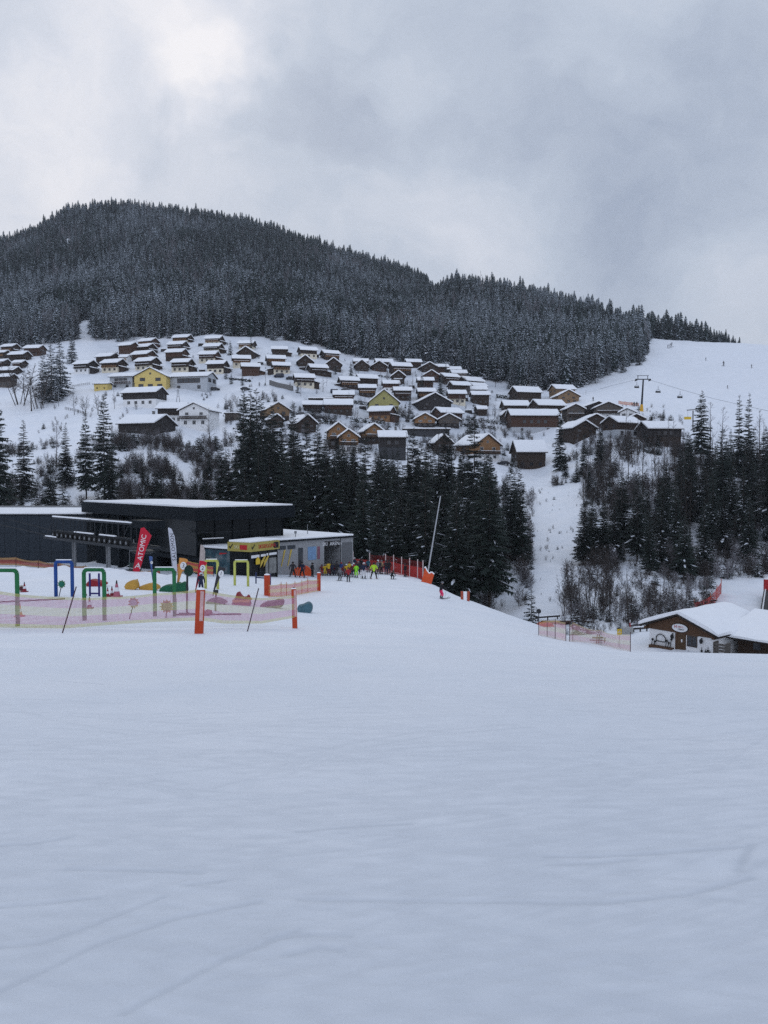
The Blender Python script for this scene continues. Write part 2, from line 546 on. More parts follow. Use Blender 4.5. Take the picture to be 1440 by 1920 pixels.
def build_ground():
    step = np.concatenate([np.full(760, 0.0026), np.full(180, 0.0042), np.full(380, 0.0108)])
    yy = 2.6 * np.exp(np.concatenate([[0], np.cumsum(step)]))       # distance from a point behind the camera
    uu = np.linspace(-1.05, 1.05, 640)
    uu = np.sign(uu) * np.abs(uu) ** 1.25 / 1.05 ** 0.25
    Y = (yy - 6.5)[:, None] + 0 * uu[None, :]
    X = yy[:, None] * uu[None, :]
    Z = ground(X, Y)
    # ski and edge marks carved in the near snow
    rng = np.random.default_rng(5)
    strokes = []
    def px_stroke(pts, w, d):
        strokes.append((np.array([gp(*p).xy[:] for p in pts]), min(w, .024), d * .5))
    px_stroke([(1020,1606),(1130,1606),(1240,1600),(1390,1588)], .035, .035)
    px_stroke([(1030,1622),(1110,1620),(1190,1612)], .03, .02)
    px_stroke([(1384,1632),(1396,1606),(1409,1584)], .03, .03)
    px_stroke([(120,1630),(230,1631),(380,1637)], .045, .04)
    px_stroke([(350,1660),(420,1652)], .04, .03)
    px_stroke([(-20,1702),(100,1692),(190,1682)], .05, .035)
    px_stroke([(-40,1876),(70,1826),(180,1772),(330,1722),(490,1690)], .05, .035)
    px_stroke([(-40,1780),(80,1768),(160,1740),(310,1680)], .045, .025)
    px_stroke([(560,1686),(760,1690),(940,1692),(1130,1694),(1290,1678),(1410,1646)], .06, .03)
    px_stroke([(510,1760),(580,1752),(660,1754)], .04, .03)
    px_stroke([(540,1790),(600,1776),(640,1782)], .04, .03)
    px_stroke([(-10,1586),(60,1582),(130,1570)], .05, .035)
    px_stroke([(95,1276),(140,1279),(200,1283)], .07, .05)
    px_stroke([(230,1900),(420,1800),(560,1745)], .04, .03)
    px_stroke([(560,1560),(660,1550),(770,1545)], .05, .02)
    for k in range(340):
        px, py = rng.uniform(-80, 1520), 1250 + 660 * rng.random() ** 0.8
        c = gp(px, py)
        a = rng.normal(0.05, 0.35) + (px - 720) / 2600
        ln = rng.uniform(.25, 2.2) * (c.y / 8) ** 0.5
        bend = rng.normal(0, .12)
        pts = [(c.x + math.cos(a + bend * s) * ln * s, c.y + math.sin(a + bend * s) * ln * s) for s in (-1, -.3, .3, 1)]
        strokes.append((np.array(pts), rng.uniform(.02, .034), rng.uniform(.0008, .0030)))
        if rng.random() < .4:
            strokes.append((np.array(pts) + np.array([-math.sin(a), math.cos(a)]) * rng.uniform(.12, .3), rng.uniform(.018, .03), rng.uniform(.0008, .0025)))
    rows = np.nonzero(yy - 6.5 < 32)[0]
    nr = rows[-1] + 1
    xs, ys = X[:nr], Y[:nr]
    dz = np.zeros_like(xs); scrape = np.zeros_like(xs)
    wob = vnoise(xs * 3, ys * 3, 11)
    for pts, w, dep in strokes:
        lo = pts.min(0) - .4; hi = pts.max(0) + .4
        msk = (xs > lo[0]) & (xs < hi[0]) & (ys > lo[1]) & (ys < hi[1])
        if not msk.any():
            continue
        qx, qy = xs[msk], ys[msk]
        best = np.full(qx.shape, 9.0)
        for a, b in zip(pts[:-1], pts[1:]):
            ab = b - a
            t = np.clip(((qx - a[0]) * ab[0] + (qy - a[1]) * ab[1]) / max(1e-6, ab @ ab), 0, 1)
            best = np.minimum(best, np.hypot(qx - a[0] - t * ab[0], qy - a[1] - t * ab[1]))
        g = best / w
        scrape[msk] = np.maximum(scrape[msk], np.exp(-(g * .8) ** 2) * min(1, dep / .012 + .22) * .5)
        f = -np.exp(-g ** 2) + 0.55 * np.exp(-((g - 1.9) / 0.8) ** 2)
        dz[msk] += .40 * dep * f * (0.75 + .5 * (wob[msk] + .5))
    near = np.clip(1 - (ys - 2) / 28, 0, 1)
    dz += near * (.0018 * vnoise(xs * 2.1, ys * 5.0, 21) + .003 * vnoise(xs * 9, ys * 14, 22))
    Z[:nr] += dz
    nrow, ncol = X.shape
    co = np.stack([X, Y, Z], -1).reshape(-1, 3)
    me = bpy.data.meshes.new('snow_ground')
    me.vertices.add(len(co))
    me.vertices.foreach_set('co', co.astype(np.float32).ravel())
    i = np.arange(nrow - 1)[:, None] * ncol + np.arange(ncol - 1)[None, :]
    q = np.stack([i, i + 1, i + ncol + 1, i + ncol], -1).reshape(-1)
    nf = (nrow - 1) * (ncol - 1)
    me.loops.add(4 * nf)
    me.loops.foreach_set('vertex_index', q.astype(np.int32))
    me.polygons.add(nf)
    me.polygons.foreach_set('loop_start', np.arange(0, 4 * nf, 4, dtype=np.int32))
    me.polygons.foreach_set('use_smooth', np.ones(nf, bool))
    wear_and_shade = (.45 * np.clip(1 - (Y - 2) / 26, .0, 1) + .08) * (1 - .6 * sstep((X / np.maximum(Y, 9) * FPX + 720 - 1500) / 200))  # skied-off snow, with dimmer foreground light painted in as a gradient
    wear_and_shade = np.clip(wear_and_shade * (1 + .08 * vnoise(X / 5.1, Y / 4.7, 61) + .14 * vnoise(X / .8, Y / .6, 62) + .5 * vnoise(X / .14, Y / .09, 63)), 0, 1) * (Y < 125)
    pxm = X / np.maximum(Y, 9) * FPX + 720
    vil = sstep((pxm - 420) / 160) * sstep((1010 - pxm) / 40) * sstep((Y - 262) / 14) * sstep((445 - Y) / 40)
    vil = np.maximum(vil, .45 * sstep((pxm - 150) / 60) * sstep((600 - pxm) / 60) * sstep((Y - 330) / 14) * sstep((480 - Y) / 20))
    wear_and_shade = np.maximum(wear_and_shade, np.clip(vil * (.72 + 1.1 * vnoise(X / 9, Y / 9, 71) + .8 * vnoise(X / 2.6, Y / 2.6, 72)), 0, 1))  # trodden village snow, with the shade between houses painted into the grey
    wear_and_shade[:nr] = np.clip(wear_and_shade[:nr] + scrape, 0, 1)
    at_ = me.attributes.new('wear_and_shade', 'FLOAT', 'POINT'); at_.data.foreach_set('value', wear_and_shade.astype(np.float32).ravel())
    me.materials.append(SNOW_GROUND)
    me.update(); me.validate()
    o = link('snow_ground', me)
    o['kind'] = 'structure'
    o['label'] = 'snow covered piste, valley and mountainside'
build_ground()
# ------------------------------------------------------------------ trees
BARK = M('bark', (0.045, 0.036, 0.030), 0.9, 0.3, 6, (1, 1, 0.2))
TWIG = M('bare_twigs', (0.060, 0.050, 0.046), 0.9, 0.3, 2)
TWIG_PALE = M('frosted_twigs', (0.20, 0.19, 0.20), 0.9, 0.25, 2)
def needle_mat(name, col):
    m = M(name, col, 0.8, 0.45, 1.3)
    t = m.node_tree
    b = t.nodes['Principled BSDF']
    src = b.inputs['Base Color'].links[0].from_socket
    oi = N(t, 'ShaderNodeObjectInfo')
    mr = N(t, 'ShaderNodeMapRange')
    t.links.new(oi.outputs['Random'], mr.inputs['Value'])
    mr.inputs['To Min'].default_value = 0.65; mr.inputs['To Max'].default_value = 1.4
    v = N(t, 'ShaderNodeVectorMath', operation='SCALE')
    t.links.new(src, v.inputs[0]); t.links.new(mr.outputs[0], v.inputs['Scale'])
    t.links.new(v.outputs[0], b.inputs['Base Color'])
    return m
NEEDLE = needle_mat('spruce_needles', (0.017, 0.026, 0.021))
NEEDLE_FAR = needle_mat('hill_spruce_needles', (0.019, 0.031, 0.027))

def spruce(seed, H, RAD, whorls, per, twigs, p_snow, snow_w, bare, needle, p_twig=0.04, name='spruce', full=.78):
    """trunk mesh and crown mesh of a spruce with whorls of drooping boughs"""
    rnd = random.Random(seed)
    tr = MB()
    n = 6
    lean = (rnd.uniform(-.01, .01) * H, rnd.uniform(-.01, .01) * H)
    for k in range(n):
        a, b = k / n, (k + 1) / n
        tr.tube((lean[0] * a * a, lean[1] * a * a, H * a - (1.5 if k == 0 else 0)), (lean[0] * b * b, lean[1] * b * b, H * b * .985),
                .0105 * H * (1 - a) + .02, .0105 * H * (1 - b) + .02, 7, 0, k in (0, n - 1))
    c = MB()
    gap = [rnd.uniform(0, 6.28) for _ in range(3)]
    for w in range(whorls):
        t = (w + rnd.uniform(-.35, .35)) / whorls            # 0 at the lowest boughs, 1 at the tip
        t = min(max(t, 0), .985)
        z0 = H * (bare + (1 - bare) * t)
        ln0 = RAD * (1 - t) ** full * (.72 + .28 * min(1, t * 6 + .35)) + .012 * H * (1 - t) + .26
        off = rnd.uniform(0, 6.28)
        np_ = max(4, int(per * (1 - .45 * t)))
        for b in range(np_):
            az = off + 2 * math.pi * b / np_ + rnd.uniform(-.3, .3)
            ln = ln0 * rnd.uniform(.62, 1.18)
            if rnd.random() < .06:
                ln *= .45
            ca, sa = math.cos(az), math.sin(az)
            droop = rnd.uniform(.16, .42) * (1 - .75 * t) - .25 * t
            lift = rnd.uniform(.02, .12)
            z = z0 + rnd.uniform(-.55, .55) * H * (1 - bare) / whorls
            cx, cy = lean[0] * (z / H) ** 2, lean[1] * (z / H) ** 2
            def P(s, side=0.0, dz=0.0):
                r = ln * s
                zz = z - droop * r * (0.55 + .45 * s) + lift * ln * max(0, s - .7) + dz
                return (cx + ca * r - sa * side, cy + sa * r + ca * side, zz)
            wid = ln * .17 + .10
            # ribbon of needles along the bough and twigs combed outward and down
            nt_ = twigs
            for k in range(nt_):
                s = .12 + .80 * (k + rnd.random() * .6) / nt_
                tl = (ln * .40 * (1 - .62 * s) + .10) * rnd.uniform(.7, 1.25)
                for sg in (-1, 1):
                    hang = -tl * rnd.uniform(.12, .55)
                    c.face((P(s - .055), P(min(1, s + .085)), P(min(1.06, s + tl * .55 / ln), sg * tl * .82, hang)), 1 if rnd.random() < p_twig else 0)
                if rnd.random() < .75:
                    hh = (.16 * ln * (1 - .5 * s) + .14) * rnd.uniform(.6, 1.3)
                    c.face((P(s - .09), P(min(1, s + .10)), P(s + .03, rnd.uniform(-.1, .1), -hh)), 0)
            c.face((P(.86, -.05 - wid * .22), P(.86, .05 + wid * .22), P(1.08, 0, -.04 * ln)), 0)
            # snow lying along the bough
            ps = p_snow * (1.0 + .55 * math.sin(az * 1 + gap[0]) + .35 * math.sin(z * .9 + gap[1]))
            if rnd.random() < ps:
                s0 = rnd.uniform(.15, .5); s1 = min(1.02, s0 + rnd.uniform(.35, .7))
                ws = wid * snow_w * rnd.uniform(.5, 1.15)
                m_ = (s0 + s1) / 2
                up = .07
                c.face((P(s0, -ws * .3, up), P(m_, -ws, up), P(m_, ws, up), P(s0, ws * .3, up)), 1)
                c.face((P(m_, -ws, up), P(s1, -ws * .35, up * .6), P(s1, ws * .35, up * .6), P(m_, ws, up)), 1)
                if snow_w > .9:
                    for sg in (-1, 1):
                        tl = ln * .26 * rnd.uniform(.6, 1.1)
                        q = rnd.uniform(.3, .8)
                        c.face((P(q - .05, 0, .07), P(q + .09, 0, .07), P(min(1.02, q + tl * .5 / ln), sg * tl * .8, -tl * .2 + .07)), 1)
    tm = tr.mesh(name + '_trunk', BARK, True)
    cm = c.mesh(name + '_crown', [needle, SNOW_TREE])
    return tm, cm

FROST_BOUGH = M('frosted_boughs', (0.34, 0.375, 0.41), 0.85, 0.5, 1.5)
def far_spruce(seed, H, RAD, p_in, p_out):
    """spruce for the distant hill: ragged skirts of boughs, each bough dark or snow laden"""
    rnd = random.Random(seed)
    tr, c = MB(), MB()
    tr.tube((0, 0, -1), (0, 0, H * .9), .22, .05, 5, 0, False)
    n = 15
    for k in range(n):
        t = k / n
        z = H * (.05 + .95 * t)
        r = RAD * (1 - t) ** .72 + .22
        zt = min(H * 1.01, z + H * .135 * (1 - .35 * t))
        m = 13 if t < .6 else 9
        o = rnd.uniform(0, 6.28)
        rim = [(r * rnd.uniform(.62, 1.2), z - rnd.uniform(0, .9) * (1 - t)) for _ in range(m)]
        for i in range(m):
            a0, a1 = o + 2 * math.pi * i / m, o + 2 * math.pi * (i + .8) / m
            am = (a0 + a1) / 2
            rr, rz = rim[i]
            lo0 = (rr * .86 * math.cos(a0), rr * .86 * math.sin(a0), rz + .3)
            lo1 = (rr * .86 * math.cos(a1), rr * .86 * math.sin(a1), rz + .3)
            tip = (rr * 1.1 * math.cos(am), rr * 1.1 * math.sin(am), rz - .25)
            f = .45
            q0 = (rr * f * math.cos(a0), rr * f * math.sin(a0), rz + (zt - rz) * (1 - f) * .8)
            q1 = (rr * f * math.cos(a1), rr * f * math.sin(a1), rz + (zt - rz) * (1 - f) * .8)
            top = (0, 0, zt)
            c.face((q0, q1, top), 1 if rnd.random() < p_in * .5 else 0)
            s_ = rnd.random()
            c.face((lo0, lo1, q1, q0), 1 if s_ < p_in else 0)
            c.face((lo0, tip, lo1), 1 if rnd.random() < p_out else 0)
    return tr.mesh('far_trunk', BARK, True), c.mesh('far_crown', [NEEDLE_FAR, FROST_BOUGH])

def bare_tree(seed, H, stems=1, spread=.32, n1=15, n2=5, n3=4, low=.25, twig=TWIG, thick=.011, rmin=.012):
    rnd = random.Random(seed)
    tr, c = MB(), MB()
    for s in range(stems):
        base = Vector((rnd.uniform(-.06, .06) * H * (stems > 1), rnd.uniform(-.06, .06) * H * (stems > 1), -.6))
        top = Vector((base.x + rnd.uniform(-.05, .05) * H * (1 + (stems > 1) * 3), base.y + rnd.uniform(-.05, .05) * H * (1 + (stems > 1) * 3), H * rnd.uniform(.82, 1)))
        mid = (base + top) / 2 + Vector((rnd.uniform(-.03, .03) * H, rnd.uniform(-.03, .03) * H, 0))
        r0 = thick * H * (1 if stems == 1 else .6)
        tr.tube(base, mid, r0, r0 * .62, 6, 0, False)
        tr.tube(mid, top, r0 * .62, r0 * .16, 6, 0, False)
        for i in range(n1):
            f = low + (1 - low) * (i + rnd.random()) / n1
            p = base.lerp(mid, f * 2) if f < .5 else mid.lerp(top, f * 2 - 1)
            az = rnd.uniform(0, 6.28)
            ln = H * spread * (1.12 - f) * rnd.uniform(.6, 1.2)
            d = Vector((math.cos(az), math.sin(az), rnd.uniform(.7, 1.6))).normalized()
            q = p + d * ln
            c.tube(p, q, max(rmin, r0 * .34 * (1 - f * .6)), rmin, 3, 0, False)
            for j in range(n2):
                g = (j + .6 + rnd.random() * .5) / (n2 + .6)
                p2 = p.lerp(q, min(1, g))
                d2 = (d + Vector((rnd.gauss(0, .6), rnd.gauss(0, .6), rnd.gauss(.1, .4)))).normalized()
                l2 = ln * .48 * (1.15 - .5 * g) * rnd.uniform(.6, 1.2)
                q2 = p2 + d2 * l2
                c.tube(p2, q2, rmin * 1.1, rmin * .8, 3, 0, False)
                for k in range(n3):
                    p3 = p2.lerp(q2, (k + 1) / (n3 + .3))
                    d3 = (d2 + Vector((rnd.gauss(0, .7), rnd.gauss(0, .7), rnd.gauss(0, .5)))).normalized()
                    c.tube(p3, p3 + d3 * l2 * .5 * rnd.uniform(.5, 1.2), rmin * .85, rmin * .6, 3, 0, False)
    return tr.mesh('bare_trunk', BARK if twig is TWIG else TWIG_PALE, True), c.mesh('bare_branches', twig)

# kinds, all built once; heights are the real ones and every copy is scaled a little
DARK = [spruce(100 + k, 24, 3.5 + .35 * (k % 3), 38, 9, 7, (.20, .28, .15, .36, .24, .13)[k], .6, (.06, .1, .16, .05, .12, .2)[k], NEEDLE, .006) for k in range(6)]
SNOWY = [spruce(200 + k, 24, 3.5 + .4 * (k % 2), 32, 9, 5, .62 + .1 * (k % 3), 1.0, (.05, .12, .25, .04)[k], NEEDLE_FAR, .40) for k in range(4)]
YOUNG = [spruce(300 + k, 8, 1.7, 18, 8, 5, .25, .7, .03, NEEDLE) for k in range(2)]
BARE = [bare_tree(400 + k, 13, 1, .30, 17, 5, 4) for k in range(4)]
SLIM = [bare_tree(450 + k, 10, 1, .22, 14, 5, 4, .3, TWIG, .0062, .009) for k in range(3)]
MULTI = [bare_tree(480 + k, 11, 7, .30, 10, 5, 4, .25, TWIG, .010, .016) for k in range(2)]
FROST = [bare_tree(500 + k, 13, 1, .34, 15, 5, 4, .3, TWIG_PALE) for k in range(2)]

TREE_RND = random.Random(77)
def tree(kind, variants, p, H, label, cat, group=None, baseH=24.0, vi=None, wide=1.0):
    tm, cm = variants[TREE_RND.randrange(len(variants)) if vi is None else vi]
    k = H / baseH
    r = thing(kind, label, cat, (p.x, p.y, p.z - .1), TREE_RND.uniform(0, 6.28), group)
    w = k ** .85 * wide * TREE_RND.uniform(.78, 1.05)
    r.scale = (w, w, k)
    link('trunk', tm, r); link('crown', cm, r)
    return r

SPRUCES = []          # (x, y) of everything standing, to keep copies apart
def spruce_at(px, top, depth, label, group=None, variants=None, wide=1.0, vi=None, cat='spruce'):
    p = gd(px, depth)
    H = max(3.0, at(px, top, depth).z - p.z)
    SPRUCES.append((p.x, p.y))
    if H < 9 and variants is None:
        return tree('spruce_tree', YOUNG, p, H, label, cat, group, 8.0, vi, wide)
    return tree('spruce_tree', variants or DARK, p, H, label, cat, group, 24.0, vi, wide)

def hand_trees():
    T = [
     # column, row of the tip, depth, label
     (-4, 726, 172, 'tall dark spruce cut by the left edge of the picture, left of the open snowfield'),
     (46, 784, 200, 'pointed dark spruce alone on the snowfield left of the twin dark spruces'),
     (95, 856, 190, 'medium dark spruce above the left end of the grey station roof'),
     (66, 903, 182, 'small dark spruce with its tip just above the low snowy station roof, at far left'),
     (118, 890, 184, 'slim dark spruce right of the medium one above the low station roof'),
     (123, 794, 205, 'narrow spruce left of the two tall spruces below the dark barn'),
     (162, 769, 196, 'bushy tall spruce, left one of the pair in front of the low farmhouse'),
     (196, 736, 194, 'tallest spruce of the left slope, just left of the snow roofed farmhouse'),
     (206, 840, 186, 'stunted spruce standing at the foot of the tall pair on the left slope'),
     (184, 898, 178, 'small spruce just above the upper roof of the lift station, left side'),
     (286, 881, 186, 'young spruce with open snow around it above the station roof'),
     (302, 890, 182, 'little spruce beside the young one above the station roof'),
     (311, 728, 318, 'small round spruce between the dark barn and the white house'),
     (416, 822, 192, 'dark spruce left of the tall cluster, below the small grey cabin'),
     (429, 838, 186, 'shorter dark spruce beside the one below the small grey cabin'),
     (456, 729, 186, 'leftmost spruce of the tall cluster that stands in front of the village'),
     (469, 727, 176, 'second spruce of the tall cluster in front of the village'),
     (482, 724, 181, 'highest spruce of the tall cluster in front of the village'),
     (492, 742, 172, 'rightmost spruce of the tall cluster in front of the village'),
     (552, 752, 186, 'lone topped spruce rising right of the brown gabled house'),
     (528, 772, 190, 'dark spruce between the tall cluster and the lone topped one'),
     (574, 770, 188, 'dark spruce right of the lone topped one, rising before the steep right roof'),
     (640, 812, 184, 'thin spruce left of the front orange gable'),
     (722, 838, 184, 'thin spruce just left below the dark modern house'),
     (775, 800, 190, 'slim spruce right of the dark modern house, beside a bare tree'),
     (836, 792, 190, 'slim spruce left of the very tall one before the brown gabled house'),
     (917, 846, 182, 'slim spruce in front of the snowy meadow right of the orange timber house'),
     (596, 793, 180, 'dark spruce rising left of the twin orange gabled houses'),
     (611, 806, 172, 'dark spruce right beside the twin orange gabled houses'),
     (664, 834, 170, 'dark spruce in front of the small orange gable'),
     (685, 800, 182, 'slender spruce between the orange gable and the dark modern house'),
     (740, 868, 172, 'broad spruce in front of the dark modern house'),
     (802, 814, 182, 'sharp topped spruce right of the dark modern house'),
     (768, 738, 330, 'snowy small spruce beside the green gabled house'),
     (889, 752, 186, 'very tall spruce left of the orange timber house with white base'),
     (901, 858, 172, 'spruce in front of the white base of the orange house'),
     (866, 866, 168, 'dark spruce below the very tall one, near the wood centre'),
     (957, 868, 168, 'left spruce of the pair at the edge of the snowy clearing'),
     (976, 872, 164, 'right spruce of the pair at the edge of the snowy clearing'),
     (998, 1098, 112, 'tiny spruce alone at the bottom of the snowy clearing'),
     (1241, 1116, 110, 'young spruce standing among thin saplings left of the wooden hut'),
     (1049, 758, 252, 'large snow streaked spruce right of the steep snow roofed house'),
     (1094, 812, 236, 'dark spruce left of the pale dead trunk on the right slope'),
     (1124, 808, 232, 'dark spruce right of the pale dead trunk on the right slope'),
     (1313, 730, 245, 'tall spruce rising above the ski slope right of the lift gantry'),
     (1384, 737, 238, 'left spruce of the twin tops in front of the ski slope'),
     (1401, 734, 236, 'right spruce of the twin tops in front of the ski slope'),
     (1276, 843, 196, 'slim snow streaked spruce in the middle of the right wood'),
     (1373, 838, 190, 'narrow white streaked spruce in the right wood above the second piste'),
     (1205, 898, 168, 'biggest dark spruce of the right wood, above the thin saplings'),
     (1110, 928, 160, 'dark spruce at the right rim of the snowy clearing'),
     (1132, 934, 158, 'bushy spruce next to the rim of the snowy clearing'),
     (1166, 884, 164, 'upright spruce between the clearing and the biggest dark spruce'),
     (1322, 930, 156, 'broad dark spruce above the left side of the second piste'),
     (1291, 985, 150, 'drooping spruce near the orange net of the second piste'),
     (1405, 925, 166, 'dark spruce above the middle of the second piste'),
     (1085, 560+80, 448, 'snow laden spruce at the forest corner above the upper chalets'),
     (100, 634, 330, 'large snowy spruce, front one of the dark group left of the upper chalets'),
     (117, 626, 338, 'tall snowy spruce behind the front one of the group left of the upper chalets'),
     (84, 652, 336, 'shorter snowy spruce at the left side of the group left of the upper chalets'),
     (139, 612, 420, 'snow laden spruce standing alone right of the group left of the upper chalets'),
     (1105, 628, 425, 'biggest snow laden spruce at the lower right corner of the hillside forest'),
     (1135, 640, 432, 'snow laden spruce right of the biggest one at the forest corner'),
     (1165, 645, 442, 'snowy spruce near the right end of the forest edge by the ski slope'),
     (1195, 640, 465, 'last snowy spruce at the right end of the forest edge by the ski slope'),
     (1005, 655, 402, 'snowy spruce at the forest edge behind the dark house with two chimneys'),
     (958, 668, 412, 'snowy spruce at the forest edge right of the chalet cluster'),
    ]
    for px, top, d, lab in T:
        v = None
        if px in (768, 1049, 1276, 1373):
            v = [SNOWY[0], SNOWY[3]] if px in (768,) else [DARK[3]]
        if px in (1085, 100, 117, 84, 139, 1105, 1135, 1165, 1195, 1005, 958):
            v = [SNOWY[3], SNOWY[0]]
        spruce_at(px, top, d, lab, None, v, .85 if px in (1276, 1373, 1401, 1384) else 1.25 if px in (100, 117, 1105, 1135) else 1.0)
hand_trees()

def fill(n, pxr, dr, top, label, group, gap, seed, hmin=14, hmax=31, variants=None, skip=None, tries=6000):
    rnd = random.Random(seed)
    done = 0
    for _ in range(tries):
        if done >= n:
            break
        px = rnd.uniform(*pxr); d = rnd.uniform(*dr)
        if skip and skip(px, d):
            continue
        p = gd(px, d)
        if any((p.x - a) ** 2 + (p.y - b) ** 2 < gap * gap for a, b in SPRUCES):
            continue
        lim = float(np.interp(px, [t[0] for t in top], [t[1] for t in top]))
        hm = at(px, lim, d).z - p.z
        H = rnd.uniform(hmin, hmax)
        if hm < 7:
            continue
        H = min(H, hm * rnd.uniform(.58, 1.04))
        SPRUCES.append((p.x, p.y))
        tree('spruce_tree', variants or DARK, p, H, label, 'spruce', group)
        done += 1
    return done
TOPLIM = [(430, 890), (450, 830), (470, 745), (500, 750), (540, 775), (570, 795), (600, 800), (630, 818), (660, 820), (700, 835), (760, 840), (800, 812), (850, 825), (890, 830), (930, 875), (990, 885)]
fill(118, (440, 985), (126, 236), TOPLIM, 'dark spruce crowded in the ravine wood between piste and village', 'dark spruces of the ravine wood', 4.6, 1, 16, 32,
     None, lambda px, d: px < 660 and d < 150 or px > 940 and d < 148 or px > 985 - (d - 150) * .35)
TOPR = [(1030, 850), (1050, 835), (1100, 840), (1140, 870), (1200, 895), (1260, 868), (1300, 790), (1350, 800), (1440, 800), (1560, 790)]
fill(72, (1035, 1530), (142, 252), TOPR, 'dark spruce on the steep bank in the right wood', 'dark spruces of the right wood', 4.8, 2, 12, 26, None,
     lambda px, d: (px < 1094 and d < 230) or (px < 1160 and 172 < d < 198) or (px > 1285 and d < 172) or (px < 1200 and d < 150))
fill(16, (205, 440), (178, 240), [(205, 850), (260, 850), (330, 850), (440, 830)], 'small dark spruce on the brushy bank below the white house', 'spruces on the bank below the white house', 5, 6, 4, 10)
fill(14, (-40, 130), (178, 235), [(-40, 850), (0, 900), (40, 905), (130, 905)], 'dark spruce in the thin wood behind the low station roof', 'spruces behind the low station roof', 5, 3, 8, 16)

# ---------------- front row of the hillside forest, then the rest of it as one wood
def forest_pts():
    rng = np.random.default_rng(8)
    pts = []
    for (d0, d1, sp) in ((370, 520, 4.5), (520, 700, 4.6), (700, 860, 4.8), (860, 1060, 5.0)):
        wd = 1.9
        n = int((d1 - d0) * ((d0 + d1) / 2) * wd / sp ** 2)
        d = rng.uniform(d0, d1, n); u = rng.uniform(-.95, .95, n)
        px = u * FPX + 720
        e = np.interp(px, LEV[5][:, 0], LEV[5][:, 1]) + 14 * vnoise(px / 40, d * 0, 31)
        c = np.interp(px, LEV[7][:, 0], LEV[7][:, 1]) + 25
        ok = (d > e + 2) & (d < c)
        # the ski slope cuts the wood off on the right
        rb = np.interp(d, [430, 470, 560, 640], [1120, 1196, 1216, 1208]) + 8 * vnoise(d / 14, d * 0, 32)
        ok &= (px < rb)
        # clearing left of the upper chalets
        ok &= ~((px > 150) & (px < 178) & (d < 540))
        x = u * d
        pts.append(np.stack([x[ok], d[ok]], 1))
    P = np.concatenate(pts)
    # second row of trees beyond the crest of the ski slope
    n = 300
    px = rng.uniform(1180, 1398, n); d = rng.uniform(644, 668, n)
    q = np.stack([(px - 720) / FPX * d, d], 1)
    return P, q
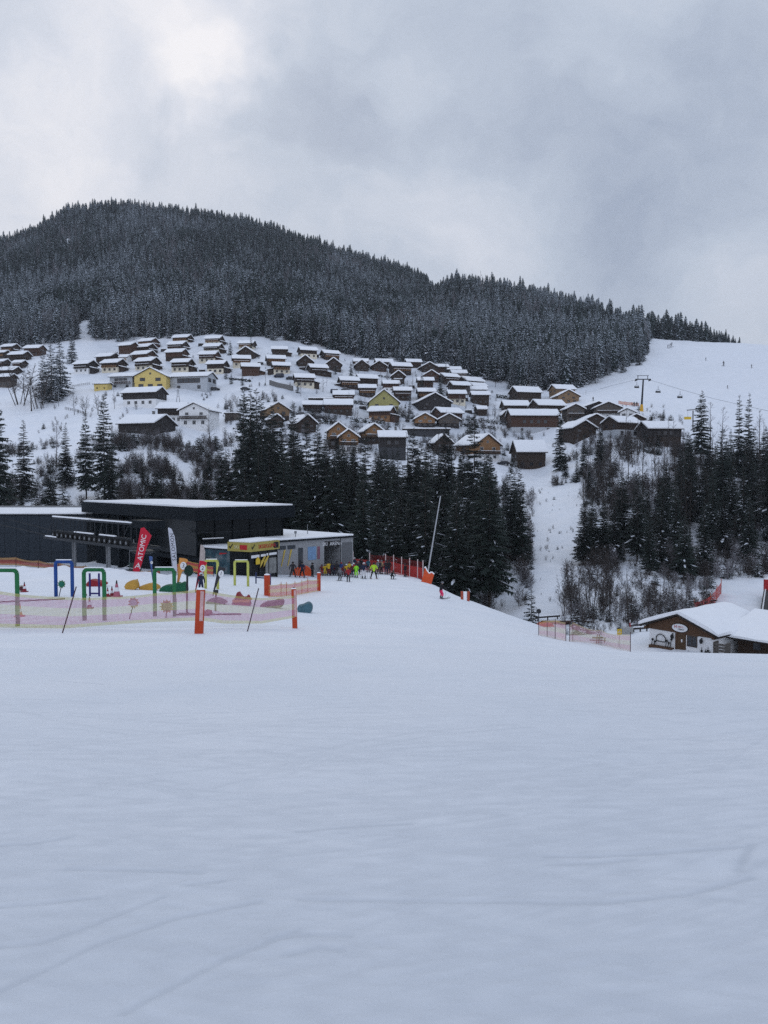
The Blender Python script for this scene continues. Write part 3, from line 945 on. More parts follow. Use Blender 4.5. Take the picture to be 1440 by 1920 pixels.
def build_forest():
    rng = np.random.default_rng(9)
    P, Q = forest_pts()
    z = ground(P[:, 0], P[:, 1])
    px = P[:, 0] / P[:, 1] * FPX + 720
    e = np.interp(px, LEV[5][:, 0], LEV[5][:, 1])
    rel = P[:, 1] - e
    # the front row as trees of their own
    inview = (px > -30) & (px < 1240)
    cand = np.argsort(np.where(inview, rel + rng.uniform(0, 8, len(rel)), 9e9))
    front, kept = [], []
    for i in cand[:1400]:
        if len(front) >= 92:
            break
        if all((P[i, 0] - a) ** 2 + (P[i, 1] - b) ** 2 > 25 for a, b in kept):
            front.append(i); kept.append((P[i, 0], P[i, 1]))
    rnd = random.Random(4)
    for i in front:
        p = Vector((P[i, 0], P[i, 1], z[i]))
        big = 1.0 if px[i] < 700 else 1.05
        tree('spruce_tree', SNOWY, p, rnd.uniform(17, 26) * big, 'snow laden spruce in the front row of the hillside forest above the chalets',
             'spruce', 'front row of the hillside forest')
    m = np.ones(len(P), bool); m[front] = False
    P, z, px, rel = P[m], z[m], px[m], rel[m]
    n = len(P)
    depth_t = np.clip((P[:, 1] - 480) / 450, 0, 1)
    patch = vnoise(P[:, 0] / 45, P[:, 1] / 70, 41) + .5
    r = rng.random(n)
    sn = .62 * (1 - depth_t) + 1.75 * (vnoise(P[:, 0] / 40, P[:, 1] / 60, 44)) + .9 * vnoise(P[:, 0] / 11, P[:, 1] / 16, 45) + rng.normal(0, .22, n) + .06
    kind = np.where(sn < -.05, 4, np.where(sn < .16, 5, np.where(sn < .36, 0, np.where(sn < .56, 1, np.where(sn < .78, 2, 3)))))
    frost = (vnoise(P[:, 0] / 30, P[:, 1] / 48, 42) > .24) & (rng.random(n) < .5) | (rng.random(n) < .035)
    kind[frost] = 6 + rng.integers(0, 2, frost.sum())      # bare frosted trees
    size = np.clip(rng.normal(.92, .17, n), .5, 1.3) * (1 + .12 * vnoise(P[:, 0] / 60, P[:, 1] / 60, 43))
    # beyond the crest of the ski slope: dark against the sky, bases below the snow line
    zq = ground(Q[:, 0], Q[:, 1]) - .5
    pxq = Q[:, 0] / Q[:, 1] * FPX + 720
    env = np.interp(pxq, [1180, 1200, 1240, 1275, 1310, 1345, 1375, 1395], [1.5, 1.75, 1.8, 1.5, 1.25, 1.0, .7, .35])
    sq = env * rng.uniform(.45, 1.0, len(Q))
    kq = rng.choice([4, 5, 4, 5, 1], len(Q))
    X = np.concatenate([np.column_stack([P, z - .3]), np.column_stack([Q, zq])])
    kind = np.concatenate([kind, kq]); size = np.concatenate([size, sq])
    rot = np.zeros((len(X), 3)); rot[:, 2] = rng.uniform(0, 6.28, len(X)); rot[:, :2] = rng.normal(0, .015, (len(X), 2))
    sc = np.column_stack([size * rng.uniform(.85, 1.15, len(X)), size * rng.uniform(.85, 1.15, len(X)), size * rng.uniform(.9, 1.15, len(X))])
    kinds = []
    far_d = [far_spruce(600 + k, 16.5, 3.0 + .3 * k, .06 + .08 * k, .10 + .12 * k) for k in range(2)]
    far_s = [far_spruce(620 + k, 16.5, 3.0 + .35 * (k % 3), .20 + .10 * k, .28 + .13 * k) for k in range(4)]
    far_b = [bare_tree(640 + k, 16, 1, .30, 15, 4, 3, .3, TWIG_PALE, .009, .03) for k in range(2)]
    scatter('hillside_forest', X, kind, rot, sc, far_s + far_d + far_b, 'snow dusted conifer forest covering the whole hill behind the village', 'forest')

def scatter(name, X, kind, rot, sc, meshes, label, cat):
    """one stuff object: points that carry a copy of a tree each"""
    coll = bpy.data.collections.new(name + '_kinds')
    for i, pr in enumerate(meshes):
        trunk, crown = pr
        me = bpy.data.meshes.new('%s_%02d' % (name, i))
        # join trunk and crown
        va, vb = len(trunk.vertices), len(crown.vertices)
        co = np.empty((va + vb) * 3, np.float32)
        trunk.vertices.foreach_get('co', co[:va * 3]); crown.vertices.foreach_get('co', co[va * 3:])
        f = [tuple(p.vertices) for p in trunk.polygons] + [tuple(v + va for v in p.vertices) for p in crown.polygons]
        me.from_pydata(co.reshape(-1, 3).tolist(), [], f)
        nm = len(trunk.materials)
        for mt in list(trunk.materials) + list(crown.materials):
            me.materials.append(mt)
        me.polygons.foreach_set('material_index', [0] * len(trunk.polygons) + [p.material_index + nm for p in crown.polygons])
        me.update()
        coll.objects.link(bpy.data.objects.new('%s_kind_%02d' % (name, i), me))
    me = bpy.data.meshes.new(name)
    me.vertices.add(len(X)); me.vertices.foreach_set('co', X.astype(np.float32).ravel())
    a = me.attributes.new('kind', 'INT', 'POINT'); a.data.foreach_set('value', kind.astype(np.int32))
    a = me.attributes.new('turn', 'FLOAT_VECTOR', 'POINT'); a.data.foreach_set('vector', rot.astype(np.float32).ravel())
    a = me.attributes.new('size', 'FLOAT_VECTOR', 'POINT'); a.data.foreach_set('vector', sc.astype(np.float32).ravel())
    me.update()
    o = link(name, me)
    o['kind'] = 'stuff'; o['label'] = label; o['category'] = cat
    g = bpy.data.node_groups.new(name, 'GeometryNodeTree')
    g.interface.new_socket('Geometry', in_out='INPUT', socket_type='NodeSocketGeometry')
    g.interface.new_socket('Geometry', in_out='OUTPUT', socket_type='NodeSocketGeometry')
    gi, go = N(g, 'NodeGroupInput'), N(g, 'NodeGroupOutput')
    ip = N(g, 'GeometryNodeInstanceOnPoints')
    ci = N(g, 'GeometryNodeCollectionInfo')
    ci.inputs['Collection'].default_value = coll
    ci.inputs['Separate Children'].default_value = True
    ci.inputs['Reset Children'].default_value = True
    ip.inputs['Pick Instance'].default_value = True
    def attr(nm, typ):
        n = N(g, 'GeometryNodeInputNamedAttribute', data_type=typ)
        n.inputs['Name'].default_value = nm
        return n.outputs['Attribute']
    L = g.links.new
    L(gi.outputs[0], ip.inputs['Points']); L(ci.outputs[0], ip.inputs['Instance'])
    L(attr('kind', 'INT'), ip.inputs['Instance Index'])
    er = N(g, 'FunctionNodeEulerToRotation')
    L(attr('turn', 'FLOAT_VECTOR'), er.inputs[0]); L(er.outputs[0], ip.inputs['Rotation'])
    L(attr('size', 'FLOAT_VECTOR'), ip.inputs['Scale'])
    L(ip.outputs[0], go.inputs[0])
    md = o.modifiers.new('scatter', 'NODES'); md.node_group = g
    return o
build_forest()

# ---------------- bare trees and brush
def bare_at(px, top, depth, label, group=None, variants=None, baseH=13.0, wide=1.0):
    p = gd(px, depth)
    H = max(2.5, at(px, top, depth).z - p.z)
    return tree('bare_tree', variants or BARE, p, H, label, 'bare tree', group, baseH, None, wide)
def bare_trees():
    for px, top, d, lab, v, bh in [
        (43, 682, 330, 'tall wide bare tree left of the snowy pair of spruces beside the upper chalets', MULTI, 11),
        (78, 690, 322, 'broad bare tree clump below the dark snowy spruces at left', MULTI, 11),
        (62, 704, 318, 'bare tree between the tall bare tree and the broad clump', BARE, 13),
        (142, 728, 300, 'small bare tree on the snowfield below the yellow shed', BARE, 13),
        (160, 738, 296, 'low bare tree right of the small one below the yellow shed', MULTI, 11),
        (188, 735, 292, 'bare bush tree left of the tallest spruce of the left slope', MULTI, 11),
        (217, 728, 300, 'bare tree at the left end of the dark barn', BARE, 13),
        (106, 775, 226, 'drooping frosted tree left of the narrow spruce on the left slope', FROST, 13),
        (428, 732, 300, 'lone bare tree on the snowfield right of the white house', FROST, 13),
        (396, 762, 262, 'bare tree right of the white house gable', BARE, 13),
        (1102, 830, 214, 'pale dead trunk with bare branches between two dark spruces', FROST, 13),
        (1330, 748, 252, 'bare tree left of the twin topped spruces by the ski slope', FROST, 13),
        (1352, 758, 250, 'bare tree close to the twin topped spruces by the ski slope', FROST, 13),
        (1425, 752, 246, 'bare tree at the right edge in front of the ski slope', FROST, 13),
        (1235, 772, 268, 'small bare tree behind the long dark house', BARE, 13),
        (1096, 742, 372, 'bare bush at the foot of the ski slope behind the upper chalets', FROST, 13),
        (765, 806, 236, 'bare tree right of the dark modern house', BARE, 13),
        (822, 800, 232, 'bare tree between the dark modern house and the tall spruce', BARE, 13),
        (845, 808, 228, 'bare tree left of the very tall spruce', BARE, 13)]:
        bare_at(px, top, d, lab, None, v, bh, 1.9 if px < 80 else 1.25)
    rnd = random.Random(21)
    def many(n, pxr, dr, hr, lab, grp, variants, bh, kind='bare_tree'):
        for _ in range(n):
            p = gd(rnd.uniform(*pxr), rnd.uniform(*dr))
            tree(kind, variants, p, rnd.uniform(*hr), lab, 'bare tree', grp, bh)
    many(112, (1092, 1500), (176, 256), (7, 14), 'bare grey tree on the steep bank of the right wood', 'bare trees of the right wood', BARE + SLIM, 12)
    many(26, (1060, 1150), (108, 126), (5, 9.5), 'slender bare tree in the thicket below the snowy clearing', 'thicket below the clearing', SLIM + MULTI, 10.5)
    many(40, (1140, 1330), (104, 122), (4, 7.5), 'thin bare sapling behind the wooden hut', 'saplings behind the hut', SLIM, 10)
    many(34, (1130, 1300), (180, 250), (8, 14), 'bare grey tree on the steep bank of the right wood', 'bare trees of the right wood', BARE + SLIM, 12)
    many(14, (880, 1000), (150, 200), (5, 9), 'bare tree at the wood edge beside the snowy clearing', 'bare trees beside the clearing', SLIM, 10)
    many(16, (210, 440), (200, 262), (3, 7), 'bare tree on the bank below the white house', 'bare trees below the white house', SLIM + MULTI, 10.5)
    many(10, (-20, 120), (180, 215), (5, 9), 'bare tree in the thin wood behind the low station roof', 'bare trees behind the low station roof', SLIM, 10)
bare_trees()

def brush():
    rng = np.random.default_rng(14)
    pts, size = [], []
    def area(n, pxr, dr, s0, s1, thin=None):
        px = rng.uniform(*pxr, n); d = rng.uniform(*dr, n)
        x = (px - 720) / FPX * d
        ok = np.ones(n, bool)
        if thin is not None:
            ok = vnoise(x / 7, d / 7, 51) + .5 > thin
        pts.append(np.column_stack([x[ok], d[ok]])); size.append(rng.uniform(s0, s1, ok.sum()))
    area(1900, (-60, 470), (165, 255), .25, .9, .55)
    area(900, (440, 1000), (128, 235), .5, 1.4)
    area(1700, (1092, 1540), (150, 262), .5, 1.6, .35)
    area(160, (1035, 1100), (232, 262), .4, 1.2, .3)
    area(110, (1000, 1100), (128, 240), .10, .38, .55)
    area(300, (1060, 1340), (102, 150), .3, 1.0)
    area(90, (1000, 1250), (265, 330), .3, .8, .3)
    area(160, (380, 960), (262, 345), .25, .7, .3)
    area(60, (60, 260), (270, 330), .3, .8, .4)
    area(1000, (420, 1000), (254, 330), .5, 1.3, .45)
    area(300, (200, 930), (330, 450), .2, .7, .55)
    area(900, (210, 445), (185, 262), .5, 1.6, .38)
    area(350, (-60, 215), (185, 250), .4, 1.3, .5)
    area(220, (1050, 1290), (262, 305), .4, 1.1, .4)
    P = np.concatenate(pts); s = np.concatenate(size)
    z = ground(P[:, 0], P[:, 1])
    X = np.column_stack([P, z])
    n = len(X)
    rot = np.zeros((n, 3)); rot[:, 2] = rng.uniform(0, 6.28, n)
    sc = np.column_stack([s * 1.1, s * 1.1, s])
    kinds = [bare_tree(700 + k, 3.2, 7, .42, 6, 4, 3, .15, TWIG if k < 2 else TWIG_PALE, .008, .012) for k in range(3)]
    kinds.append(spruce(720, 2.6, 1.0, 9, 8, 4, .35, .8, .02, NEEDLE))
    kind = rng.choice([0, 0, 1, 1, 2, 3], n)
    scatter('undergrowth', X, kind, rot, sc, kinds, 'leafless brush and low scrub poking through the snow on the valley banks', 'undergrowth')
brush()
# ------------------------------------------------------------------ houses
TIMBER = {
 'b': M('timber_brown', (0.038, 0.025, 0.018), 0.8, 0.4, 3, (1, 1, 9)),
 'r': M('timber_red_brown', (0.068, 0.035, 0.023), 0.8, 0.35, 3, (1, 1, 9)),
 'o': M('timber_honey', (0.235, 0.125, 0.056), 0.8, 0.3, 3, (1, 1, 9)),
 'k': M('timber_near_black', (0.028, 0.024, 0.023), 0.8, 0.4, 3, (1, 1, 9)),
 'l': M('timber_light', (0.21, 0.135, 0.075), 0.8, 0.3, 3, (1, 1, 9)),
 't': M('timber_grey', (0.095, 0.080, 0.068), 0.85, 0.3, 3, (1, 1, 9)),
 'c': M('plaster_cream', (0.66, 0.60, 0.47), 0.9, 0.12, 1.2),
 'w': M('plaster_white', (0.76, 0.76, 0.75), 0.9, 0.10, 1.2),
 'g': M('plaster_grey', (0.42, 0.44, 0.46), 0.9, 0.12, 1.2),
 'y': M('plaster_yellow', (0.64, 0.49, 0.17), 0.9, 0.10, 1.2),
 'e': M('plaster_yellow_green', (0.36, 0.33, 0.13), 0.9, 0.12, 1.2),
 'm': M('metal_dark', (0.035, 0.036, 0.04), 0.5, 0.2, 2),
}
ROOFING = M('roof_boards', (0.035, 0.026, 0.021), 0.85, 0.3, 3)
GLASS = M('dark_window_glass', (0.018, 0.021, 0.026), 0.08, 0.2, 1, spec=0.6)
FRAME_W = M('window_frame_white', (0.55, 0.54, 0.52), 0.6, 0.1, 2)
FRAME_D = M('window_frame_brown', (0.06, 0.04, 0.028), 0.7, 0.2, 2)
STONE = M('masonry_grey', (0.16, 0.155, 0.15), 0.95, 0.35, 4, bump=0.4)

def window(parent, c, nrm, w, h, frame, name='window', shut=None):
    """framed window with one glazing bar on a wall face; c centre, nrm outward axis ('-y', '+x' ...)"""
    b = MB()
    t, d = max(.05, w * .065), .05
    def bx(u0, u1, v0, v1, d0, d1, m):
        if nrm == '-y':
            b.box(u0, u1, -d1, -d0, v0, v1, m)
        elif nrm == '+y':
            b.box(u0, u1, d0, d1, v0, v1, m)
        elif nrm == '+x':
            b.box(d0, d1, u0, u1, v0, v1, m)
        else:
            b.box(-d1, -d0, u0, u1, v0, v1, m)
    bx(-w/2 + t, w/2 - t, -h/2 + t, h/2 - t, -.02, d * .5, 0)
    bx(-w/2, -w/2 + t, -h/2, h/2, -.02, d, 1); bx(w/2 - t, w/2, -h/2, h/2, -.02, d, 1)
    bx(-w/2 + t, w/2 - t, h/2 - t, h/2, -.02, d, 1); bx(-w/2 + t, w/2 - t, -h/2, -h/2 + t, -.02, d + .03, 1)
    if w > .9:
        bx(-.03, .03, -h/2 + t, h/2 - t, d * .5, d * .9, 1)
    return b.build(name, [GLASS, frame], parent, c)

HRND = random.Random(3)
HOUSE_POS = []
def house(px_l, px_r, top, eave, base, typ, turn, low, upp, label, cat='chalet', group=None, root=None, kind='chalet', lean=0, chim=0,
          win=True, storey=.56, depth=None, pitch=None, snow=.45, wl=3, wu=0, deep=None, flat=False, wg=True, snowy=True, balcony=None, ws=1.3):
    pxm = (px_l + px_r) / 2
    g = gp(pxm, base, 140) if depth is None else at(pxm, base, depth)
    d = g.y
    k = d / FPX
    th = R(turn) if typ == 'A' else R(turn) - math.pi / 2
    hw = max(2.3, (base - eave) * k)
    if typ == 'A':
        L = (px_r - px_l) * k / max(.6, math.cos(R(turn))) * .93
        Wd = deep or min(max(.86 * L, 6.0), 10.5)
        p = R(pitch or 27)
    else:
        Wd = (px_r - px_l) * k / max(.6, math.cos(R(turn))) * .96
        L = deep or min(max(1.05 * Wd, 6), 12)
        p = math.atan2(max(.6, (eave - top) * k) * 2, Wd)
        if pitch:
            p = R(pitch)
    ox, oy = (.7 if L > 6 else .45), (.85 if Wd > 6 else .5)
    Lw, Ww = L - 2 * ox, Wd - 2 * oy
    cs, sn = math.cos(th), math.sin(th)
    off = Vector((0, Ww / 2)) if typ == 'A' else Vector((-Lw / 2, 0))
    ctr = Vector((g.x + off.x * cs - off.y * sn, g.y + off.x * sn + off.y * cs, g.z + (.35 if depth is None else 0)))
    hw -= .1
    HOUSE_POS.append((ctr.x, ctr.y, max(Lw, Ww)))
    if root is None:
        root = thing(kind, label, cat, ctr, th, group)
        def place(o):
            o.parent = root; return o
    else:
        off3 = ctr - root.location
        rz = th - root.rotation_euler.z
        c0, s0 = math.cos(-root.rotation_euler.z), math.sin(-root.rotation_euler.z)
        off3 = Vector((off3.x * c0 - off3.y * s0, off3.x * s0 + off3.y * c0, off3.z))
        def place(o):
            o.parent = root
            lx, ly = o.location.x, o.location.y
            o.location = (off3.x + lx * math.cos(rz) - ly * math.sin(rz), off3.y + lx * math.sin(rz) + ly * math.cos(rz), off3.z + o.location.z)
            o.rotation_euler = (0, 0, rz)
            return o
    x, y = Lw / 2, Ww / 2
    rise = math.tan(p)
    hl = hw * storey if low != upp else hw * .5
    if flat:
        b = MB(); b.box(-x, x, -y, y, -2.5, hw); place(b.build('wall', TIMBER[low]))
        b = MB(); b.box(-x - ox * .6, x + ox * .6, -y - oy * .6, y + oy * .6, hw, hw + .25); rf = place(b.build('roof', ROOFING))
        b = MB(); b.box(-x - ox * .57, x + ox * .57, -y - oy * .57, y + oy * .57, hw + .25, hw + .25 + snow); b.build('roof_snow', SNOW, rf, bevel=.12)
    else:
        b = MB(); b.box(-x, x, -y, y, -3.0, hl); place(b.build('wall', TIMBER[low]))
        e = .10
        zt = hw - .05 + (oy) * rise
        prof = [(-x - e, -y - e, hl), (-x - e, y + e, hl), (-x - e, y + e, zt - e * rise), (-x - e, 0, hw - .05 + (y + oy) * rise), (-x - e, -y - e, zt - e * rise)]
        b = MB(); b.prism(prof, (2 * x + 2 * e, 0, 0)); place(b.build('upper_storey', TIMBER[upp]))
        # roof: two slabs, snow on both
        rt = .20 / math.cos(p)
        X = x + ox
        ye = y + oy
        za, zr = hw, hw + ye * rise
        sag = lambda: HRND.uniform(-.05, .05)
        b = MB()
        poly = [(-X, -ye, za), (-X, 0, zr), (-X, ye, za), (-X, ye, za + rt), (-X, 0, zr + rt), (-X, -ye, za + rt)]
        b.prism(poly[::-1], (2 * X, 0, 0))
        rf = place(b.build('roof', ROOFING))
        if snowy:
            st = snow / math.cos(p)
            Xs, ys = X - .04, ye - .05
            zs = za + rt + (ye - ys) * rise
            b = MB()
            n = 8
            lo, hi = [], []
            for i in range(n + 1):
                xx = -Xs + 2 * Xs * i / n
                a, c_, d_ = sag(), sag(), sag()
                lo.append([(xx, -ys, zs), (xx, 0, zr + rt), (xx, ys, zs)])
                hi.append([(xx, -ys - .06, zs + st * .55 + a), (xx, -ys * .93, zs + .07 * ys * rise + st * .95 + a), (xx, -.4, zr + rt - .4 * rise + st + c_), (xx, .4, zr + rt - .4 * rise + st + c_), (xx, ys * .93, zs + .07 * ys * rise + st * .95 + d_), (xx, ys + .06, zs + st * .55 + d_)])
            for i in range(n):
                q = [lo[i][0]] + hi[i] + [lo[i][2]]
                q2 = [lo[i + 1][0]] + hi[i + 1] + [lo[i + 1][2]]
                for j in range(len(q) - 1):
                    b.face((q[j], q2[j], q2[j + 1], q[j + 1]))
            for s_, rev in ((0, True), (n, False)):
                q = [lo[s_][0]] + hi[s_] + [lo[s_][2], lo[s_][1]]
                b.face(q if rev else q[::-1])
            b.build('roof_snow', SNOW, rf)
        if chim:
            b = MB()
            for j in range(chim):
                cx = x * (.3 - .7 * j)
                b.box(cx - .35, cx + .35, .35, 1.05, zr - 1.2, zr + 1.5); b.box(cx - .42, cx + .42, .28, 1.12, zr + 1.5, zr + 1.62)
            b.build('chimney', STONE, rf)
    if win:
        fr = FRAME_W if low in 'w' else FRAME_D
        fu = FRAME_W if upp in 'wo' else FRAME_D
        if typ == 'A' or flat:
            for i in range(wl):
                xx = -x * .72 + 1.44 * x * (i + .15) / max(1, wl - 1 + .3) if wl > 1 else 0
                place(window(None, (xx, -y, hl * .55), '-y', min(1.0 * ws, hl * .5), min(1.0 * ws, hl * .5), fr))
            for i in range(wu):
                xx = -x * .6 + 1.2 * x * (i + .5) / wu
                place(window(None, (xx, -y - .1, hl + (hw - hl) * .5), '-y', .95 * ws, min(1.0 * ws, (hw - hl) * .68), fu))
        if wg and not flat:
            for sgn, ax in ((1, '+x'), (-1, '-x')):
                if typ == 'B' and sgn < 0:
                    continue
                for yy in (-.45, .45):
                    place(window(None, (sgn * (x + .1), yy * y * 1.1, hl + (hw - hl) * .55 + .1), ax, 1.0 * ws, min(1.15 * ws, max(.7, (hw - hl) * .6)), fu))
                if typ == 'B':
                    for yy in (-.5, 0, .5):
                        place(window(None, (sgn * x, yy * y * 1.2, hl * .5), ax, .95 * ws, min(1.1 * ws, hl * .55), fr))
                    if Wd > 7:
                        place(window(None, (sgn * (x + .1), 0, hw + .45 * y * rise), ax, .8, .8, fu))
        if (balcony if balcony is not None else typ == 'B' and Wd > 6 and hw > 3.4):
            b = MB()
            zb = hl + .05
            b.box(x + .12, x + 1.25, -y * .92, y * .92, zb - .12, zb)
            nb = max(6, int(y * 1.84 / .28))
            for i in range(nb + 1):
                yy = -y * .92 + 1.84 * y * i / nb
                b.box(x + 1.17, x + 1.23, yy - .09, yy + .09, zb, zb + .85)
            b.box(x + 1.13, x + 1.27, -y * .94, y * .94, zb + .85, zb + .95)
            place(b.build('balcony', TIMBER['b' if upp not in 'k' else 'k']))
            b = MB(); b.box(x + 1.10, x + 1.30, -y * .93, y * .93, zb + .952, zb + 1.06)
            place(b.build('balcony_snow', SNOW))
    if typ == 'A' and not flat and kind == 'chalet' and win and HRND.random() < .75:
        b = MB()
        zb = hl + .02
        b.box(-x * .92, x * .92, -y - 1.0, -y - .13, zb - .1, zb)
        for i in range(9):
            xx = -x * .9 + 1.8 * x * i / 8
            b.box(xx - .13, xx + .13, -y - 1.0, -y - .95, zb + .001, zb + .7)
        b.box(-x * .93, x * .93, -y - 1.04, -y - .91, zb + .701, zb + .8)
        place(b.build('balcony', TIMBER[HRND.choice('bro')]))
        if HRND.random() < .6:
            b = MB(); b.box(-x * .92, x * .92, -y - 1.03, -y - .92, zb + .802, zb + .92); place(b.build('balcony_snow', SNOW))
    if lean:
        s = 1 if lean > 0 else -1
        b = MB()
        x0, x1 = (x + .11, x + 2.4) if s > 0 else (-x - 2.4, -x - .11)
        b.box(x0, x1, -y * .7, y * .5, -2.5, hl * .95)
        place(b.build('shed_wall', TIMBER[upp]))
        b = MB()
        xi, xo = (x + .11, x + 2.9) if s > 0 else (-x - .11, -x - 2.9)
        def rp(xx, yy, dz):
            f = (xx - xi) / (xo - xi)
            return (xx, yy, hl * 1.25 * (1 - f) + hl * .92 * f + dz)
        ya, yb = -y * .8, y * .6
        c4 = [(xi, ya), (xo, ya), (xo, yb), (xi, yb)] if s > 0 else [(xo, ya), (xi, ya), (xi, yb), (xo, yb)]
        b.hexa([rp(a, c_, 0) for a, c_ in c4] + [rp(a, c_, .15) for a, c_ in c4])
        sr = place(b.build('shed_roof', ROOFING))
        b = MB()
        b.hexa([rp(a, c_, .152) for a, c_ in c4] + [rp(a, c_, .45) for a, c_ in c4])
        b.build('shed_snow', SNOW, sr, bevel=.08)
    return root

